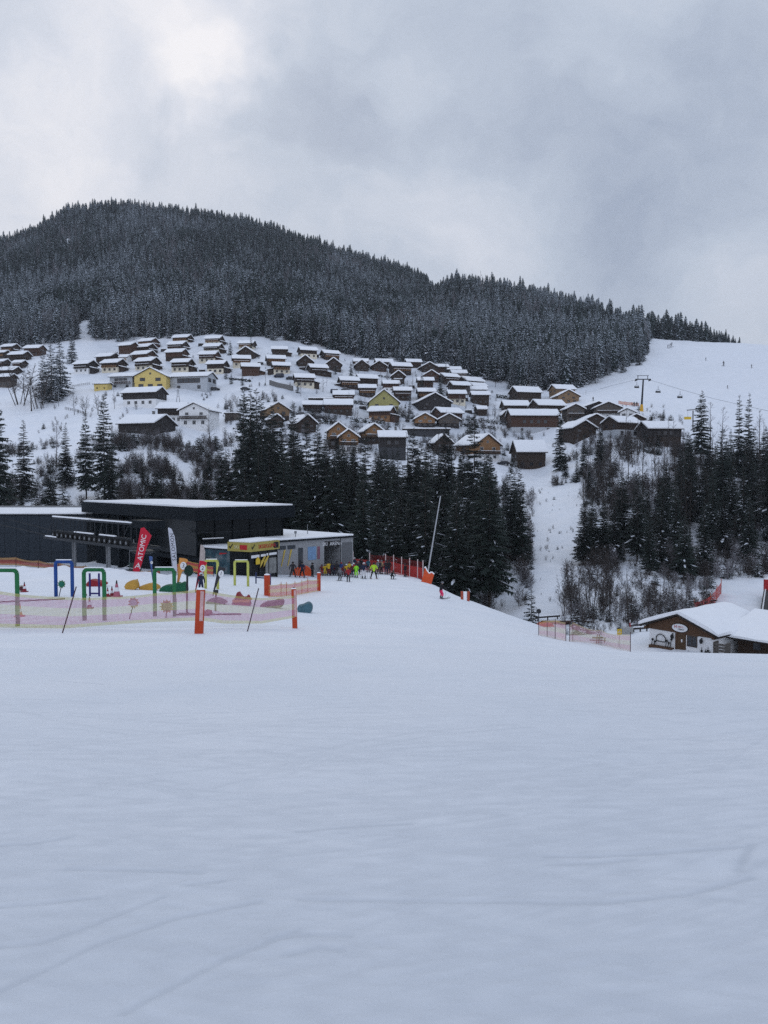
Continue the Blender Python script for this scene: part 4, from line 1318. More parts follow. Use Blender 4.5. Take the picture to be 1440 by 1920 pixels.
def village():
    G = 'chalets of the hillside village'
    H = [
     # left group at the picture's edge
     (-2, 28, 646, 652, 664, 'A', -16, 'b', 'b', 'dark chalet with its roof at the left picture edge, topmost of the far left cluster', dict(lean=1)),
     (-12, 12, 656, 663, 674, 'A', -16, 'b', 'b', 'half visible brown chalet at the left edge, second from the top', {}),
     (12, 48, 660, 667, 680, 'A', -14, 'b', 'b', 'brown chalet below the topmost one of the far left cluster', {}),
     (41, 77, 648, 655, 668, 'A', -10, 'r', 'r', 'red brown chalet right of the far left cluster, beside the snowy spruces', {}),
     (-14, 11, 673, 680, 690, 'A', -16, 'b', 'b', 'half visible chalet at the left edge, third from the top', {}),
     (20, 44, 675, 682, 691, 'A', -12, 'b', 'b', 'small brown chalet half hidden by bare trees at the far left', {}),
     (-8, 30, 690, 697, 705, 'A', -12, 'b', 'b', 'long low roofed chalet at the left edge, above the lowest one', {}),
     (-8, 24, 701, 709, 727, 'A', -12, 't', 'b', 'lowest and tallest chalet at the left edge', {}),
     (133, 171, 679, 685, 701, 'A', -20, 'w', 'k', 'dark timber chalet with white ground floor and a shed, leftmost above the open field', dict(lean=1)),
     (175, 213, 665, 671, 683, 'A', -20, 'b', 'b', 'brown chalet behind and above the two chalets with pale ground floors', {}),
     (185, 226, 677, 683, 699, 'A', -18, 'c', 'b', 'chalet with cream ground floor between the leftmost white one and the yellow guesthouse', dict(lean=1)),
     (221, 241, 666, 672, 681, 'A', -10, 'w', 'w', 'low white garage with snow roof beside the brown chalets at left', dict(wl=1, wg=False)),
     # left column of chalets
     (218, 250, 643, 650, 664, 'A', -22, 'r', 'r', 'windowless looking red brown chalet at the upper left corner of the village', dict(win=False)),
     (255, 288, 635, 642, 651, 'A', -22, 'r', 'r', 'red brown chalet highest of the left column, right of the windowless one', dict(lean=1)),
     (246, 282, 647, 653, 662, 'A', -22, 'b', 'b', 'second chalet from the top in the left column', dict(lean=1)),
     (241, 281, 660, 667, 678, 'A', -22, 'b', 'r', 'third chalet from the top in the left column', dict(lean=1)),
     (248, 289, 674, 680, 696, 'A', -20, 'c', 'b', 'lowest chalet of the left column, cream ground floor, right above the yellow gable', dict(lean=1)),
     (320, 355, 629, 635, 645, 'A', -14, 'c', 'b', 'topmost chalet of the village, head of the second column', dict(lean=1)),
     (310, 346, 641, 648, 659, 'A', -14, 'b', 'b', 'second chalet from the top in the second column', dict(lean=1)),
     (306, 345, 656, 663, 679, 'A', -14, 'b', 'r', 'brown chalet third from the top in the second column, no pale floor', dict(lean=1, wl=0)),
     (317, 357, 676, 682, 699, 'A', -13, 'c', 'b', 'lowest chalet of the second column, three windows in a cream floor, above the grey wing', dict(lean=1)),
     (381, 415, 631, 637, 648, 'A', -10, 'c', 'b', 'top chalet of the third column', dict(lean=1)),
     (378, 414, 646, 652, 663, 'A', -10, 'c', 'b', 'second chalet from the top of the third column', dict(lean=1)),
     (369, 407, 661, 667, 681, 'A', -10, 'c', 'r', 'third chalet from the top of the third column', dict(lean=1)),
     (384, 423, 678, 685, 702, 'A', -10, 'c', 'b', 'lowest chalet of the third column, cream floor, above the right end of the grey wing', dict(lean=1)),
     # middle
     (444, 477, 640, 646, 656, 'A', -8, 'c', 'b', 'chalet at the forest edge directly behind a gable end chalet', {}),
     (442, 480, 652, 664, 673, 'B', -8, 'b', 'b', 'gable end chalet below the forest edge, left middle of the village', {}),
     (434, 472, 667, 675, 689, 'A', 12, 'c', 'r', 'chalet with cream floor and its left gable in view, below the gable end one', {}),
     (451, 490, 682, 690, 705, 'A', 12, 'r', 'r', 'plain red brown barn like chalet above the village road', dict(win=False, lean=1)),
     (507, 541, 650, 657, 668, 'A', 6, 'b', 'b', 'brown chalet alone at the forest edge right of the brushy clump', dict(lean=1)),
     (499, 538, 667, 675, 685, 'A', 14, 'b', 'r', 'chalet just behind the cream floored one with a left lean-to', {}),
     (510, 547, 679, 688, 702, 'A', 14, 'c', 'b', 'cream floored chalet with a left lean-to, above the stone wall', dict(lean=-1)),
     (562, 597, 650, 659, 672, 'A', 20, 'c', 'b', 'forest edge chalet with left gable and three small windows', {}),
     (606, 639, 656, 665, 676, 'A', 24, 'b', 'b', 'rightmost forest edge chalet of the middle part, under tall snowy spruces', {}),
     (555, 590, 668, 681, 691, 'B', 6, 'b', 'b', 'gable end chalet, left one of the two below the forest edge', {}),
     (608, 643, 673, 686, 696, 'B', 8, 'b', 'b', 'gable end chalet, right one of the two below the forest edge', {}),
     (580, 617, 683, 692, 705, 'A', 20, 'b', 'b', 'brown chalet in front of the two gable end ones', dict(lean=1)),
     (551, 593, 703, 711, 727, 'A', 14, 'c', 'b', 'cream floored chalet with a dark lean-to right of the stone wall', dict(lean=1)),
     # right cluster
     (636, 676, 708, 716, 729, 'A', 14, 'b', 'b', 'brown chalet at the left end of the right cluster, by the parked cars', dict(lean=-1)),
     (671, 712, 705, 712, 726, 'A', 18, 'b', 'b', 'brown chalet second from the left in its row of the right cluster', {}),
     (661, 693, 673, 680, 688, 'A', 6, 'b', 'b', 'roof peeping over the upper left gable of the right cluster', dict(wl=0)),
     (663, 694, 677, 688, 696, 'B', 4, 'b', 'b', 'upper left gable end chalet of the right cluster', {}),
     (694, 728, 679, 689, 697, 'B', 6, 'r', 'b', 'gable end chalet second from left in the top row of the right cluster', {}),
     (703, 739, 675, 681, 691, 'A', 10, 'b', 'b', 'roof behind the second gable of the top row, right cluster', dict(wl=0)),
     (733, 775, 679, 689, 703, 'A', 14, 'b', 'b', 'wide roofed chalet in the middle of the top row, right cluster', {}),
     (760, 793, 674, 681, 690, 'A', 10, 'b', 'b', 'high chalet at the forest edge, topmost of the right cluster', dict(wl=0)),
     (732, 762, 697, 708, 719, 'B', 4, 'b', 'b', 'small gable end chalet with balcony under the wide roofed one', dict(lean=1)),
     (788, 823, 681, 690, 699, 'B', 10, 'b', 'b', 'gable end chalet right of the topmost one, right cluster', {}),
     (814, 843, 684, 690, 700, 'A', 10, 'r', 'b', 'chalet adjoining the gable right of the topmost one', dict(wl=0)),
     (792, 826, 696, 706, 717, 'B', 8, 'b', 'r', 'lower gable end chalet under the topmost part of the right cluster', {}),
     (830, 864, 700, 709, 721, 'A', 26, 'b', 'b', 'chalet with its left gable showing, centre of the right cluster', {}),
     (836, 867, 690, 696, 703, 'A', 6, 'b', 'b', 'upper one of two stacked roofs at the forest edge, right cluster', dict(wl=0)),
     (845, 878, 695, 702, 710, 'A', 6, 'b', 'b', 'lower one of two stacked roofs at the forest edge, right cluster', dict(wl=0)),
     (871, 912, 704, 717, 726, 'A', 30, 'b', 'b', 'tilted looking chalet roof at the right end of the cluster', {}),
     (884, 916, 719, 728, 735, 'A', 26, 'b', 'b', 'chalet below the tilted looking roof, right end of the cluster', dict(wl=0)),
     (716, 752, 714, 722, 736, 'A', 6, 'w', 'r', 'chalet with a short white floor, left of the open snow lot', {}),
     (670, 708, 722, 730, 745, 'A', 4, 'b', 'b', 'square looking brown chalet above the green gabled house, at left', {}),
     (781, 816, 710, 716, 732, 'A', 4, 'r', 'b', 'tall red brown chalet right of the open snow lot', {}),
     (846, 885, 716, 725, 739, 'A', 18, 'b', 'b', 'brown chalet above the stacked right end roofs', {}),
     (736, 775, 727, 735, 751, 'A', 4, 'b', 'b', 'brown chalet right of the green gabled house', {}),
     (781, 819, 729, 737, 751, 'A', 4, 'b', 'b', 'brown chalet behind the big dark gable, left of the white floored one', dict(lean=1)),
     (838, 877, 733, 741, 759, 'A', 4, 'c', 'r', 'red brown chalet with pale floor right of the big dark gable', {}),
     (879, 916, 728, 735, 742, 'A', 4, 'b', 'b', 'roof just behind the lowest chalet at the right end', dict(wl=0)),
     (882, 921, 735, 743, 759, 'A', 4, 'b', 'b', 'lowest chalet at the right end of the cluster', {}),
     (622, 667, 733, 743, 756, 'A', 4, 'r', 'r', 'red brown chalet above the long timber house', {}),
     # lower village
     (688, 752, 733, 758, 778, 'B', 4, 'e', 'e', 'green yellow house with a broad gable and three balcony windows', dict(kind='house', cat='house', balcony=True)),
     (692, 740, 755, 764, 774, 'A', 8, 'r', 'r', 'roof between the green gabled house and the honey timber house', dict(wl=0, kind='house', cat='house')),
     (687, 735, 764, 774, 789, 'A', -18, 'o', 'r', 'honey timber house with a lean-to in front of the green gabled house', dict(lean=1, kind='house', cat='house')),
     (780, 851, 739, 757, 770, 'B', 12, 'k', 'k', 'large black timber house with a very wide low gable', dict(kind='house', cat='house')),
     (822, 872, 763, 777, 788, 'A', 24, 'b', 'r', 'brown house with broad snow roof behind the twin gables', dict(kind='house', cat='house')),
     (774, 820, 777, 789, 802, 'B', 2, 'k', 'o', 'left one of the twin gables above the long flat roof', dict(kind='house', cat='house')),
     (818, 866, 778, 790, 802, 'B', 2, 'k', 't', 'right one of the twin gables above the long flat roof', dict(kind='house', cat='house')),
     (750, 850, 802, 808, 819, 'A', 2, 'm', 'm', 'long flat roofed garage row under the twin gables', dict(flat=True, kind='garage_row', cat='garage', wl=0, deep=7)),
     (575, 627, 742, 752, 760, 'A', 3, 'k', 'k', 'flat dark carport left of the red brown chalet above the long timber house', dict(flat=True, kind='carport', cat='carport', wl=0, deep=8)),
     (604, 665, 752, 762, 777, 'A', 3, 'b', 'r', 'long timber house with a straight snow roof beside the parked cars', dict(kind='house', cat='house', wl=4)),
     (565, 607, 754, 762, 773, 'A', 3, 'k', 'b', 'low dark house joined to the left of the long timber house', dict(kind='house', cat='house')),
     (497, 546, 757, 772, 793, 'B', 24, 'b', 'l', 'brown gabled house right beside the tall spruce cluster', dict(kind='house', cat='house', balcony=False)),
     (505, 533, 779, 790, 803, 'B', 26, 'b', 'b', 'small gabled annex below the brown gabled house', dict(kind='annex', cat='annex')),
     (556, 596, 780, 797, 812, 'B', 32, 'b', 'b', 'house with a steep right roof side behind the spruces', dict(kind='house', cat='house')),
     (612, 657, 795, 812, 842, 'B', 10, 'b', 'o', 'rear one of the twin orange gabled houses above the ravine', dict(kind='house', cat='house')),
     (631, 677, 808, 824, 852, 'B', 4, 'w', 'o', 'front one of the twin orange gabled houses, white ground floor', dict(kind='house', cat='house')),
     (417, 451, 774, 779, 789, 'A', -4, 't', 't', 'small grey flat roofed cabin left of the tall spruce cluster', dict(flat=True, kind='cabin', cat='cabin', wl=1, deep=6)),
     (679, 724, 797, 813, 833, 'B', 16, 'b', 'o', 'orange gabled house left of the dark modern house', dict(kind='house', cat='house')),
     (706, 767, 809, 823, 862, 'A', 4, 'm', 'k', 'dark modern house with two grey balconies and a stove pipe above the wood', dict(kind='house', cat='house', chim=1, wl=0, wu=2)),
     (812, 852, 817, 834, 850, 'B', 14, 'b', 'b', 'brown gabled house half hidden by bare trees right of the dark modern house', dict(kind='house', cat='house')),
     (884, 944, 817, 838, 864, 'B', 30, 'w', 'o', 'orange timber house on a white base at the edge of the snowy meadow', dict(kind='house', cat='house', storey=.42)),
     (964, 1029, 820, 851, 880, 'A', 6, 'b', 'b', 'steep snow roofed dark house with one chimney above the clearing', dict(kind='house', cat='house', chim=1, pitch=40, wl=3, wu=0, deep=9.5)),
     (952, 1054, 769, 782, 812, 'A', 3, 'g', 'r', 'long modern house with a big glass front on a grey base', dict(kind='house', cat='house', wl=2, wu=4, storey=.32)),
     (965, 1020, 723, 738, 754, 'A', 16, 'b', 'b', 'dark house with two chimneys at the forest edge', dict(kind='house', cat='house', chim=2, pitch=30)),
     (1038, 1083, 724, 732, 744, 'A', 14, 'l', 'l', 'light timber house behind the gabled one at the foot of the ski slope', dict(kind='house', cat='house')),
     (1042, 1090, 733, 745, 756, 'B', 4, 'l', 'l', 'light timber gabled house at the foot of the ski slope', dict(kind='house', cat='house')),
     (942, 996, 753, 763, 773, 'A', 4, 'b', 'b', 'low roofed brown house behind the long modern house', dict(kind='house', cat='house')),
     (1004, 1065, 752, 763, 779, 'A', 14, 'l', 'b', 'dark house with a long snow roof right of the low roofed brown one', dict(kind='house', cat='house')),
     (1058, 1100, 760, 770, 794, 'B', 2, 't', 't', 'grey timber house with a balcony under a low gable', dict(kind='house', cat='house')),
     (1093, 1150, 755, 765, 780, 'B', 6, 'b', 'k', 'dark gabled house just behind the white walled gable house', dict(kind='house', cat='house')),
     (1113, 1168, 756, 767, 789, 'B', -6, 'w', 't', 'white walled gable house with a sloping right wing', dict(kind='house', cat='house', balcony=True)),
     (1160, 1192, 768, 776, 792, 'B', -26, 'w', 'w', 'white annex under the right roof slope of the white walled gable house', dict(kind='annex', cat='annex')),
     (1089, 1146, 779, 792, 806, 'B', 4, 'b', 'b', 'broad brown gable below the white walled gable house', dict(kind='house', cat='house')),
     (1068, 1124, 791, 806, 823, 'B', 18, 'b', 'b', 'brown gabled house lowest in front of the right wood', dict(kind='house', cat='house')),
     (1150, 1207, 784, 796, 822, 'A', 26, 'g', 'b', 'brown house with a bright snow roof and a terrace, left of the long dark house', dict(kind='house', cat='house')),
     (1174, 1212, 780, 789, 800, 'B', -8, 'b', 'b', 'small dark gable behind the bright snow roof', dict(kind='house', cat='house')),
     (1208, 1285, 800, 807, 838, 'A', 8, 'b', 'k', 'long dark house at the right end of the village, above the steep bank', dict(kind='house', cat='house', wl=0, wu=3, deep=10)),
     (893, 916, 766, 772, 780, 'A', 8, 'b', 'b', 'little shed with a flat snow cap left of the long modern house', dict(kind='shed', cat='shed', wl=0, win=False)),
     (940, 957, 775, 784, 792, 'B', 4, 'b', 'b', 'tiny gabled shed at the left corner of the long modern house', dict(kind='shed', cat='shed', win=False)),
     # left lower houses
     (222, 301, 731, 739, 764, 'A', -16, 'w', 'k', 'long house with black timber upper floor and white ground floor', dict(kind='farmhouse', cat='house', wl=4, deep=9, storey=.56)),
     (212, 299, 769, 797, 813, 'A', -18, 'k', 'k', 'low dark timber farmhouse under a huge snow roof', dict(kind='farmhouse', cat='house', wl=3, wu=0, chim=1, deep=14, pitch=24)),
     (172, 206, 721, 726, 732, 'A', -8, 'y', 'y', 'low yellow shed left of the guesthouse', dict(kind='shed', cat='shed', wl=2, wg=False, deep=5, pitch=12)),
    ]
    for l, r_, t, e, b, ty, tu, lo, up, lab, kw in H:
        kw = dict(kw)
        kw.setdefault('group', G if kw.get('kind', 'chalet') == 'chalet' else None)
        house(l, r_, t, e, b, ty, tu, lo, up, lab, **kw)
    # yellow guesthouse: gable front between two pale wings
    dg = gp(282, 728, 200).y
    root = thing('guesthouse', 'big yellow gabled guesthouse with two pale grey wings', 'guesthouse', at(282, 728, dg))
    house(247, 317, 690, 707, 728, 'B', -4, 'y', 'y', '', root=root, depth=dg - 2.5, balcony=False, storey=.5, snow=.3, deep=13, ws=2.3)
    house(200, 254, 700, 707, 731, 'A', -14, 'g', 'g', '', root=root, depth=dg, wl=2, wu=3, deep=10, pitch=20, wg=True, ws=2.0)
    house(312, 396, 698, 707, 733, 'A', -12, 'g', 'g', '', root=root, depth=dg, wl=2, wu=4, deep=11, pitch=22, ws=3.0)
    # white double house
    dg = gp(340, 797, 200).y
    root = thing('white_house', 'white house with a gabled right half and a flat balcony front', 'house', at(345, 797, dg))
    house(290, 350, 755, 767, 796, 'A', -6, 'w', 'k', '', root=root, depth=dg + 1, wl=4, wu=0, storey=.62, deep=9)
    house(330, 398, 756, 771, 799, 'B', -10, 'w', 'w', '', root=root, depth=dg - 1.5, balcony=True, deep=11)
village()

# ------------------------------------------------------------------ village extras
CARPAINT = [M('car_paint_dark', (0.02, 0.022, 0.027), 0.35, 0.1, 1), M('car_paint_blue', (0.025, 0.03, 0.05), 0.35, 0.1, 1), M('car_paint_silver', (0.16, 0.165, 0.17), 0.35, 0.1, 1)]
RUBBER = M('rubber', (0.012, 0.012, 0.012), 0.9, 0.2, 3)
LAMP_W = M('headlight_glass', (0.5, 0.5, 0.5), 0.2, 0.1, 1)
def car_kind(paint, van=False):
    r = thing('parked_car', 'x', 'car')
    prof = [(-2.1, .35), (-2.15, .75), (-1.95, .95), (-1.55, 1.0), (-1.2, 1.42), (.55, 1.45), (1.15, .98), (1.95, .85), (2.15, .62), (2.1, .32)]
    if van:
        prof = [(-2.2, .35), (-2.25, .9), (-2.15, 1.75), (-1.9, 1.92), (.9, 1.9), (1.55, 1.15), (2.2, .95), (2.3, .6), (2.2, .32)]
    b = MB(); b.prism([(x, -.85, z) for x, z in prof][::-1], (0, 1.7, 0)); b.build('body', paint, r, bevel=.08)
    b = MB()
    hi = 1.36 if not van else 1.78
    for sg in (-1, 1):
        b.prism([(x, sg * .86, z) for x, z in ((-1.35, 1.0), (-1.05, hi), (.45, hi), (.95, 1.0))], (0, sg * .015, 0))
    b.build('side_window', GLASS, r)
    for x in (-1.35, 1.35):
        for sg in (-1, 1):
            b = MB(); b.tube((x, sg * .70, .33), (x, sg * .89, .33), .33, None, 12); b.build('wheel', RUBBER, r)
    for sg in (-1, 1):
        b = MB(); b.box(2.08, 2.17, sg * .6 - .16, sg * .6 + .16, .62, .75); b.build('headlight', LAMP_W, r)
    b = MB(); b.box(-1.15, .5, -.78, .78, hi + .09, hi + .20); b.build('roof_snow', SNOW, r, bevel=.05)
    return r
cars = [car_kind(CARPAINT[0]), car_kind(CARPAINT[1], True), car_kind(CARPAINT[2])]
first = [True, True, True]
for i, (px, py, k, tu, lab) in enumerate([
    (403, 732, 0, 5, 'dark car on the village road right of the guesthouse'),
    (460, 732, 0, 8, 'dark car on the village road below the red brown barn like chalet'),
    (523, 708, 1, 170, 'dark van parked beside the stone wall below the cream floored chalet'),
    (545, 712, 0, 12, 'dark car on the road right of the van by the stone wall'),
    (629, 738, 1, 4, 'dark van at the lot left of the parked car by the right cluster'),
    (648, 734, 0, 6, 'dark car in front of the left end chalet of the right cluster'),
    (566, 780, 0, 10, 'leftmost of three dark cars below the long timber house'),
    (583, 783, 0, 10, 'middle one of three dark cars below the long timber house'),
    (598, 786, 0, 10, 'rightmost of three dark cars below the long timber house'),
    (944, 872, 0, 175, 'dark car left on the lot beside the steep roofed house'),
    (968, 875, 2, 178, 'silver car right on the lot beside the steep roofed house')]):
    p = gp(px, py, 200)
    if first[k]:
        o = cars[k]; first[k] = False
        o.location = (p.x, p.y, p.z); o.rotation_euler = (0, 0, R(tu)); o['label'] = lab; o['group'] = 'cars parked in the village'
    else:
        copy_thing(cars[k], (p.x, p.y, p.z), R(tu), None, lab, 'cars parked in the village')

def stone_wall():
    b = MB()
    pts = [gp(505, 722, 200), gp(520, 727, 200), gp(548, 733, 200)]
    for a, c in zip(pts[:-1], pts[1:]):
        n = Vector((-(c - a).y, (c - a).x, 0)).normalized() * .6
        b.hexa([a + Vector((0, 0, -1)), c + Vector((0, 0, -1)), c + n + Vector((0, 0, -1)), a + n + Vector((0, 0, -1)),
                a + Vector((0, 0, 2.2)), c + Vector((0, 0, 2.2)), c + n + Vector((0, 0, 2.2)), a + n + Vector((0, 0, 2.2))])
    tag(b.build('retaining_wall', STONE), 'curved grey stone retaining wall below the village road', 'wall', None, 'thing')
stone_wall()
def terrace_wall():
    b = MB()
    a, c = gp(1152, 822, 200), gp(1206, 826, 200)
    n = Vector((0, .4, 0))
    b.hexa([a + Vector((0, 0, -2)), c + Vector((0, 0, -2)), c + n + Vector((0, 0, -2)), a + n + Vector((0, 0, -2)),
            a + Vector((0, 0, .9)), c + Vector((0, 0, .9)), c + n + Vector((0, 0, .9)), a + n + Vector((0, 0, .9))])
    tag(b.build('terrace_wall', STONE), 'grey terrace wall at the foot of the brown house with a bright snow roof', 'wall', None, 'thing')
terrace_wall()
def garden_fence(pts, lab):
    b = MB()
    P = []
    for (x0, y0), (x1, y1) in zip(pts[:-1], pts[1:]):
        for i in range(6):
            P.append(gp(x0 + (x1 - x0) * i / 6, y0 + (y1 - y0) * i / 6, 200))
    r = thing('garden_fence', lab, 'fence', P[0])
    for p in P:
        b.tube(p - P[0], p - P[0] + Vector((0, 0, 1.1)), .07, None, 5)
    b.build('post', TIMBER['b'], r)['kind'] = 'stuff'
    b = MB()
    for p, q in zip(P[:-1], P[1:]):
        for h in (.5, .95):
            b.tube(p - P[0] + Vector((0, 0, h)), q - P[0] + Vector((0, 0, h)), .05, None, 5)
    b.build('rail', TIMBER['b'], r)
garden_fence([(128, 729), (150, 724), (172, 721)], 'dark wooden fence on the snow left of the yellow shed')
garden_fence([(122, 768), (142, 772), (160, 778)], 'low dark fence on the field below the bare trees')

# street lamps and masts
STEEL = M('galvanised_steel', (0.22, 0.225, 0.23), 0.5, 0.15, 2, metal=.6)
STEEL_D = M('dark_steel', (0.030, 0.033, 0.037), 0.55, 0.2, 2, metal=.3)
def mast(px, base, top, lab, kind='lamp_post', cat='street lamp', r=.09):
    p = gp(px, base, 200)
    h = at(px, top, p.y).z - p.z
    o = thing(kind, lab, cat, p)
    b = MB(); b.tube((0, 0, -.5), (0, 0, h), r, r * .6, 8); b.build('pole', STEEL, o)
    b = MB(); b.hexa([(-.1, -.12, h), (.7, -.12, h - .03), (.7, .12, h - .03), (-.1, .12, h), (-.1, -.1, h + .12), (.65, -.1, h + .08), (.65, .1, h + .08), (-.1, .1, h + .12)]); b.build('lamp_head', STEEL_D, o)
    return o
mast(110, 762, 731, 'grey lamp post on the field below the snowy spruces', r=.14)
mast(498, 722, 695, 'thin lamp post beside the village road above the stone wall', r=.1)
def pylon():
    p = gp(334, 755, 200)
    h = at(334, 730, p.y).z - p.z
    o = thing('power_pole', 'A shaped wooden power pole right of the black and white house', 'power pole', p)
    for sg in (-1, 1):
        b = MB(); b.tube((sg * .7, 0, -.5), (sg * .1, 0, h), .13, .10, 6); b.build('leg', STEEL, o)
    b = MB(); b.tube((-.75, 0, h - .6), (.75, 0, h - .6), .07, None, 6); b.tube((-.4, 0, h * .45), (.4, 0, h * .45), .07, None, 6); b.build('crossbar', STEEL, o)
pylon()

def village_clutter():
    """woodpiles, fruit trees and young spruces in the gardens between the chalets"""
    rnd = random.Random(88)
    def clear(x, y, m):
        return all(math.hypot(x - a, y - b) > m + s * .62 for a, b, s in HOUSE_POS)
    for i, (a, b, s) in enumerate(HOUSE_POS):
        if i % 3 or b < 330:
            continue
        x, y = a - (s * .62 + 2.2), b - 1.0
        if not clear(x, y, .4):
            continue
        r = thing('woodpile', 'dark stacked woodpile with a snow cap beside a hillside chalet', 'woodpile', (x, y, gz(x, y)), rnd.uniform(-.2, .2), 'woodpiles beside the chalets')
        m = MB()
        for k in range(3):
            m.box(-1.5 + .05 * k, 1.5 - .08 * k, -.5, .5, .4 * k - (.3 if k == 0 else 0), .4 * k + .395)
        m.build('logs', TIMBER['k'], r)
        m = MB(); m.box(-1.45, 1.45, -.5, .52, 1.2, 1.45); m.build('snow_cap', SNOW, r, bevel=.08)
    n = 0
    while n < 64:
        p = gd(rnd.uniform(560, 960), rnd.uniform(285, 420))
        if not clear(p.x, p.y, 1.6):
            n += rnd.random() < .02
            continue
        tree('bare_tree', FROST + BARE, p, rnd.uniform(4, 8), 'small bare garden tree between the village houses', 'bare tree', 'garden trees of the village', 13.0, None, 1.5); n += 1
    n = 0
    while n < 20:
        p = gd(rnd.uniform(420, 1000), rnd.uniform(275, 430))
        if not clear(p.x, p.y, 2.2):
            n += rnd.random() < .02
            continue
        tree('spruce_tree', YOUNG, p, rnd.uniform(4, 9), 'small garden spruce between the village houses', 'spruce', 'garden spruces of the village', 8.0); n += 1
village_clutter()

HEDGE = M('hedge_leaves', (0.022, 0.026, 0.019), .9, .5, 3)
def hedge(px0, py0, px1, py1, h, lab):
    """clipped evergreen hedge of many small leaf clumps, snow on top"""
    rnd = random.Random(int(px0 * 7 + py0))
    a, b = gp(px0, py0, 200), gp(px1, py1, 200)
    L = (b - a).length
    m = MB()
    for i in range(int(L * 26)):
        t = rnd.random(); p = (b - a) * t
        q = Vector((p.x + rnd.gauss(0, .12), p.y + rnd.uniform(-.6, .6), p.z + rnd.uniform(-.3, h * rnd.uniform(.75, 1.0))))
        s = rnd.uniform(.18, .4)
        d1 = Vector((rnd.gauss(0, 1), rnd.gauss(0, 1), rnd.gauss(0, 1))).normalized() * s
        d2 = Vector((rnd.gauss(0, 1), rnd.gauss(0, 1), rnd.gauss(0, 1))).normalized() * s
        m.face((q - d1, q + d2, q + d1, q - d2), 1 if q.z - p.z > h * .82 and rnd.random() < .75 else 0)
    tag(m.build('hedge', [HEDGE, SNOW], None, a), lab, 'hedge')
for a in [
    (655, 790, 722, 795, 1.9, 'dark hedge in front of the honey timber house'),
    (560, 790, 640, 797, 1.6, 'long dark hedge below the three parked cars'),
    (900, 792, 958, 799, 2.0, 'dark hedge left of the long modern house'),
    (868, 800, 930, 806, 1.6, 'dark hedge above the snowy meadow'),
    (1000, 792, 1056, 795, 1.8, 'dark hedge behind the steep roofed house'),
    (738, 782, 776, 786, 1.8, 'short dark hedge left of the twin gables'),
    (660, 756, 690, 760, 1.5, 'short hedge left of the green gabled house'),
    (430, 712, 470, 716, 1.2, 'low hedge beside the village road below the plain red brown chalet'),
    (700, 706, 735, 709, 1.2, 'low hedge below the top row of the right cluster'),
    (930, 745, 965, 750, 1.8, 'dark hedge left of the house with two chimneys')]:
    hedge(*a)
# ------------------------------------------------------------------ lift station
CLAD = M('black_cladding', (0.007, 0.010, 0.013), 0.7, 0.25, 1.5, spec=.12)
CLAD_G = M('anthracite_cladding', (0.026, 0.033, 0.041), 0.75, 0.15, 1.0, (1, 1, .3), spec=.15)
PANEL = M('concrete_panel_grey', (0.27, 0.275, 0.28), 0.85, 0.15, 1.2)
DARKROOM = M('unlit_hall', (0.008, 0.009, 0.010), 0.9, 0.3, 1)
CURTAIN = M('curtain_wall_glass', (0.005, 0.007, 0.008), 0.12, 0.2, .5, spec=.14)
WHITE = M('white_paint', (0.72, 0.72, 0.72), 0.6, 0.06, 2)
RED = M('red_paint', (0.42, 0.018, 0.022), 0.6, 0.15, 2)
YELLOW = M('yellow_paint', (0.62, 0.42, 0.03), 0.6, 0.15, 2)
BLACK = M('black_paint', (0.012, 0.012, 0.013), 0.6, 0.2, 2)

class Frame:
    """local frame of a building: origin, axis along its front, axis to its back"""
    def __init__(s, o, p):
        s.o = Vector(o); d = Vector(p) - s.o; s.len = Vector((d.x, d.y)).length
        s.rz = math.atan2(d.y, d.x)
def horiz(px, py, d):
    return at(px, py, d)

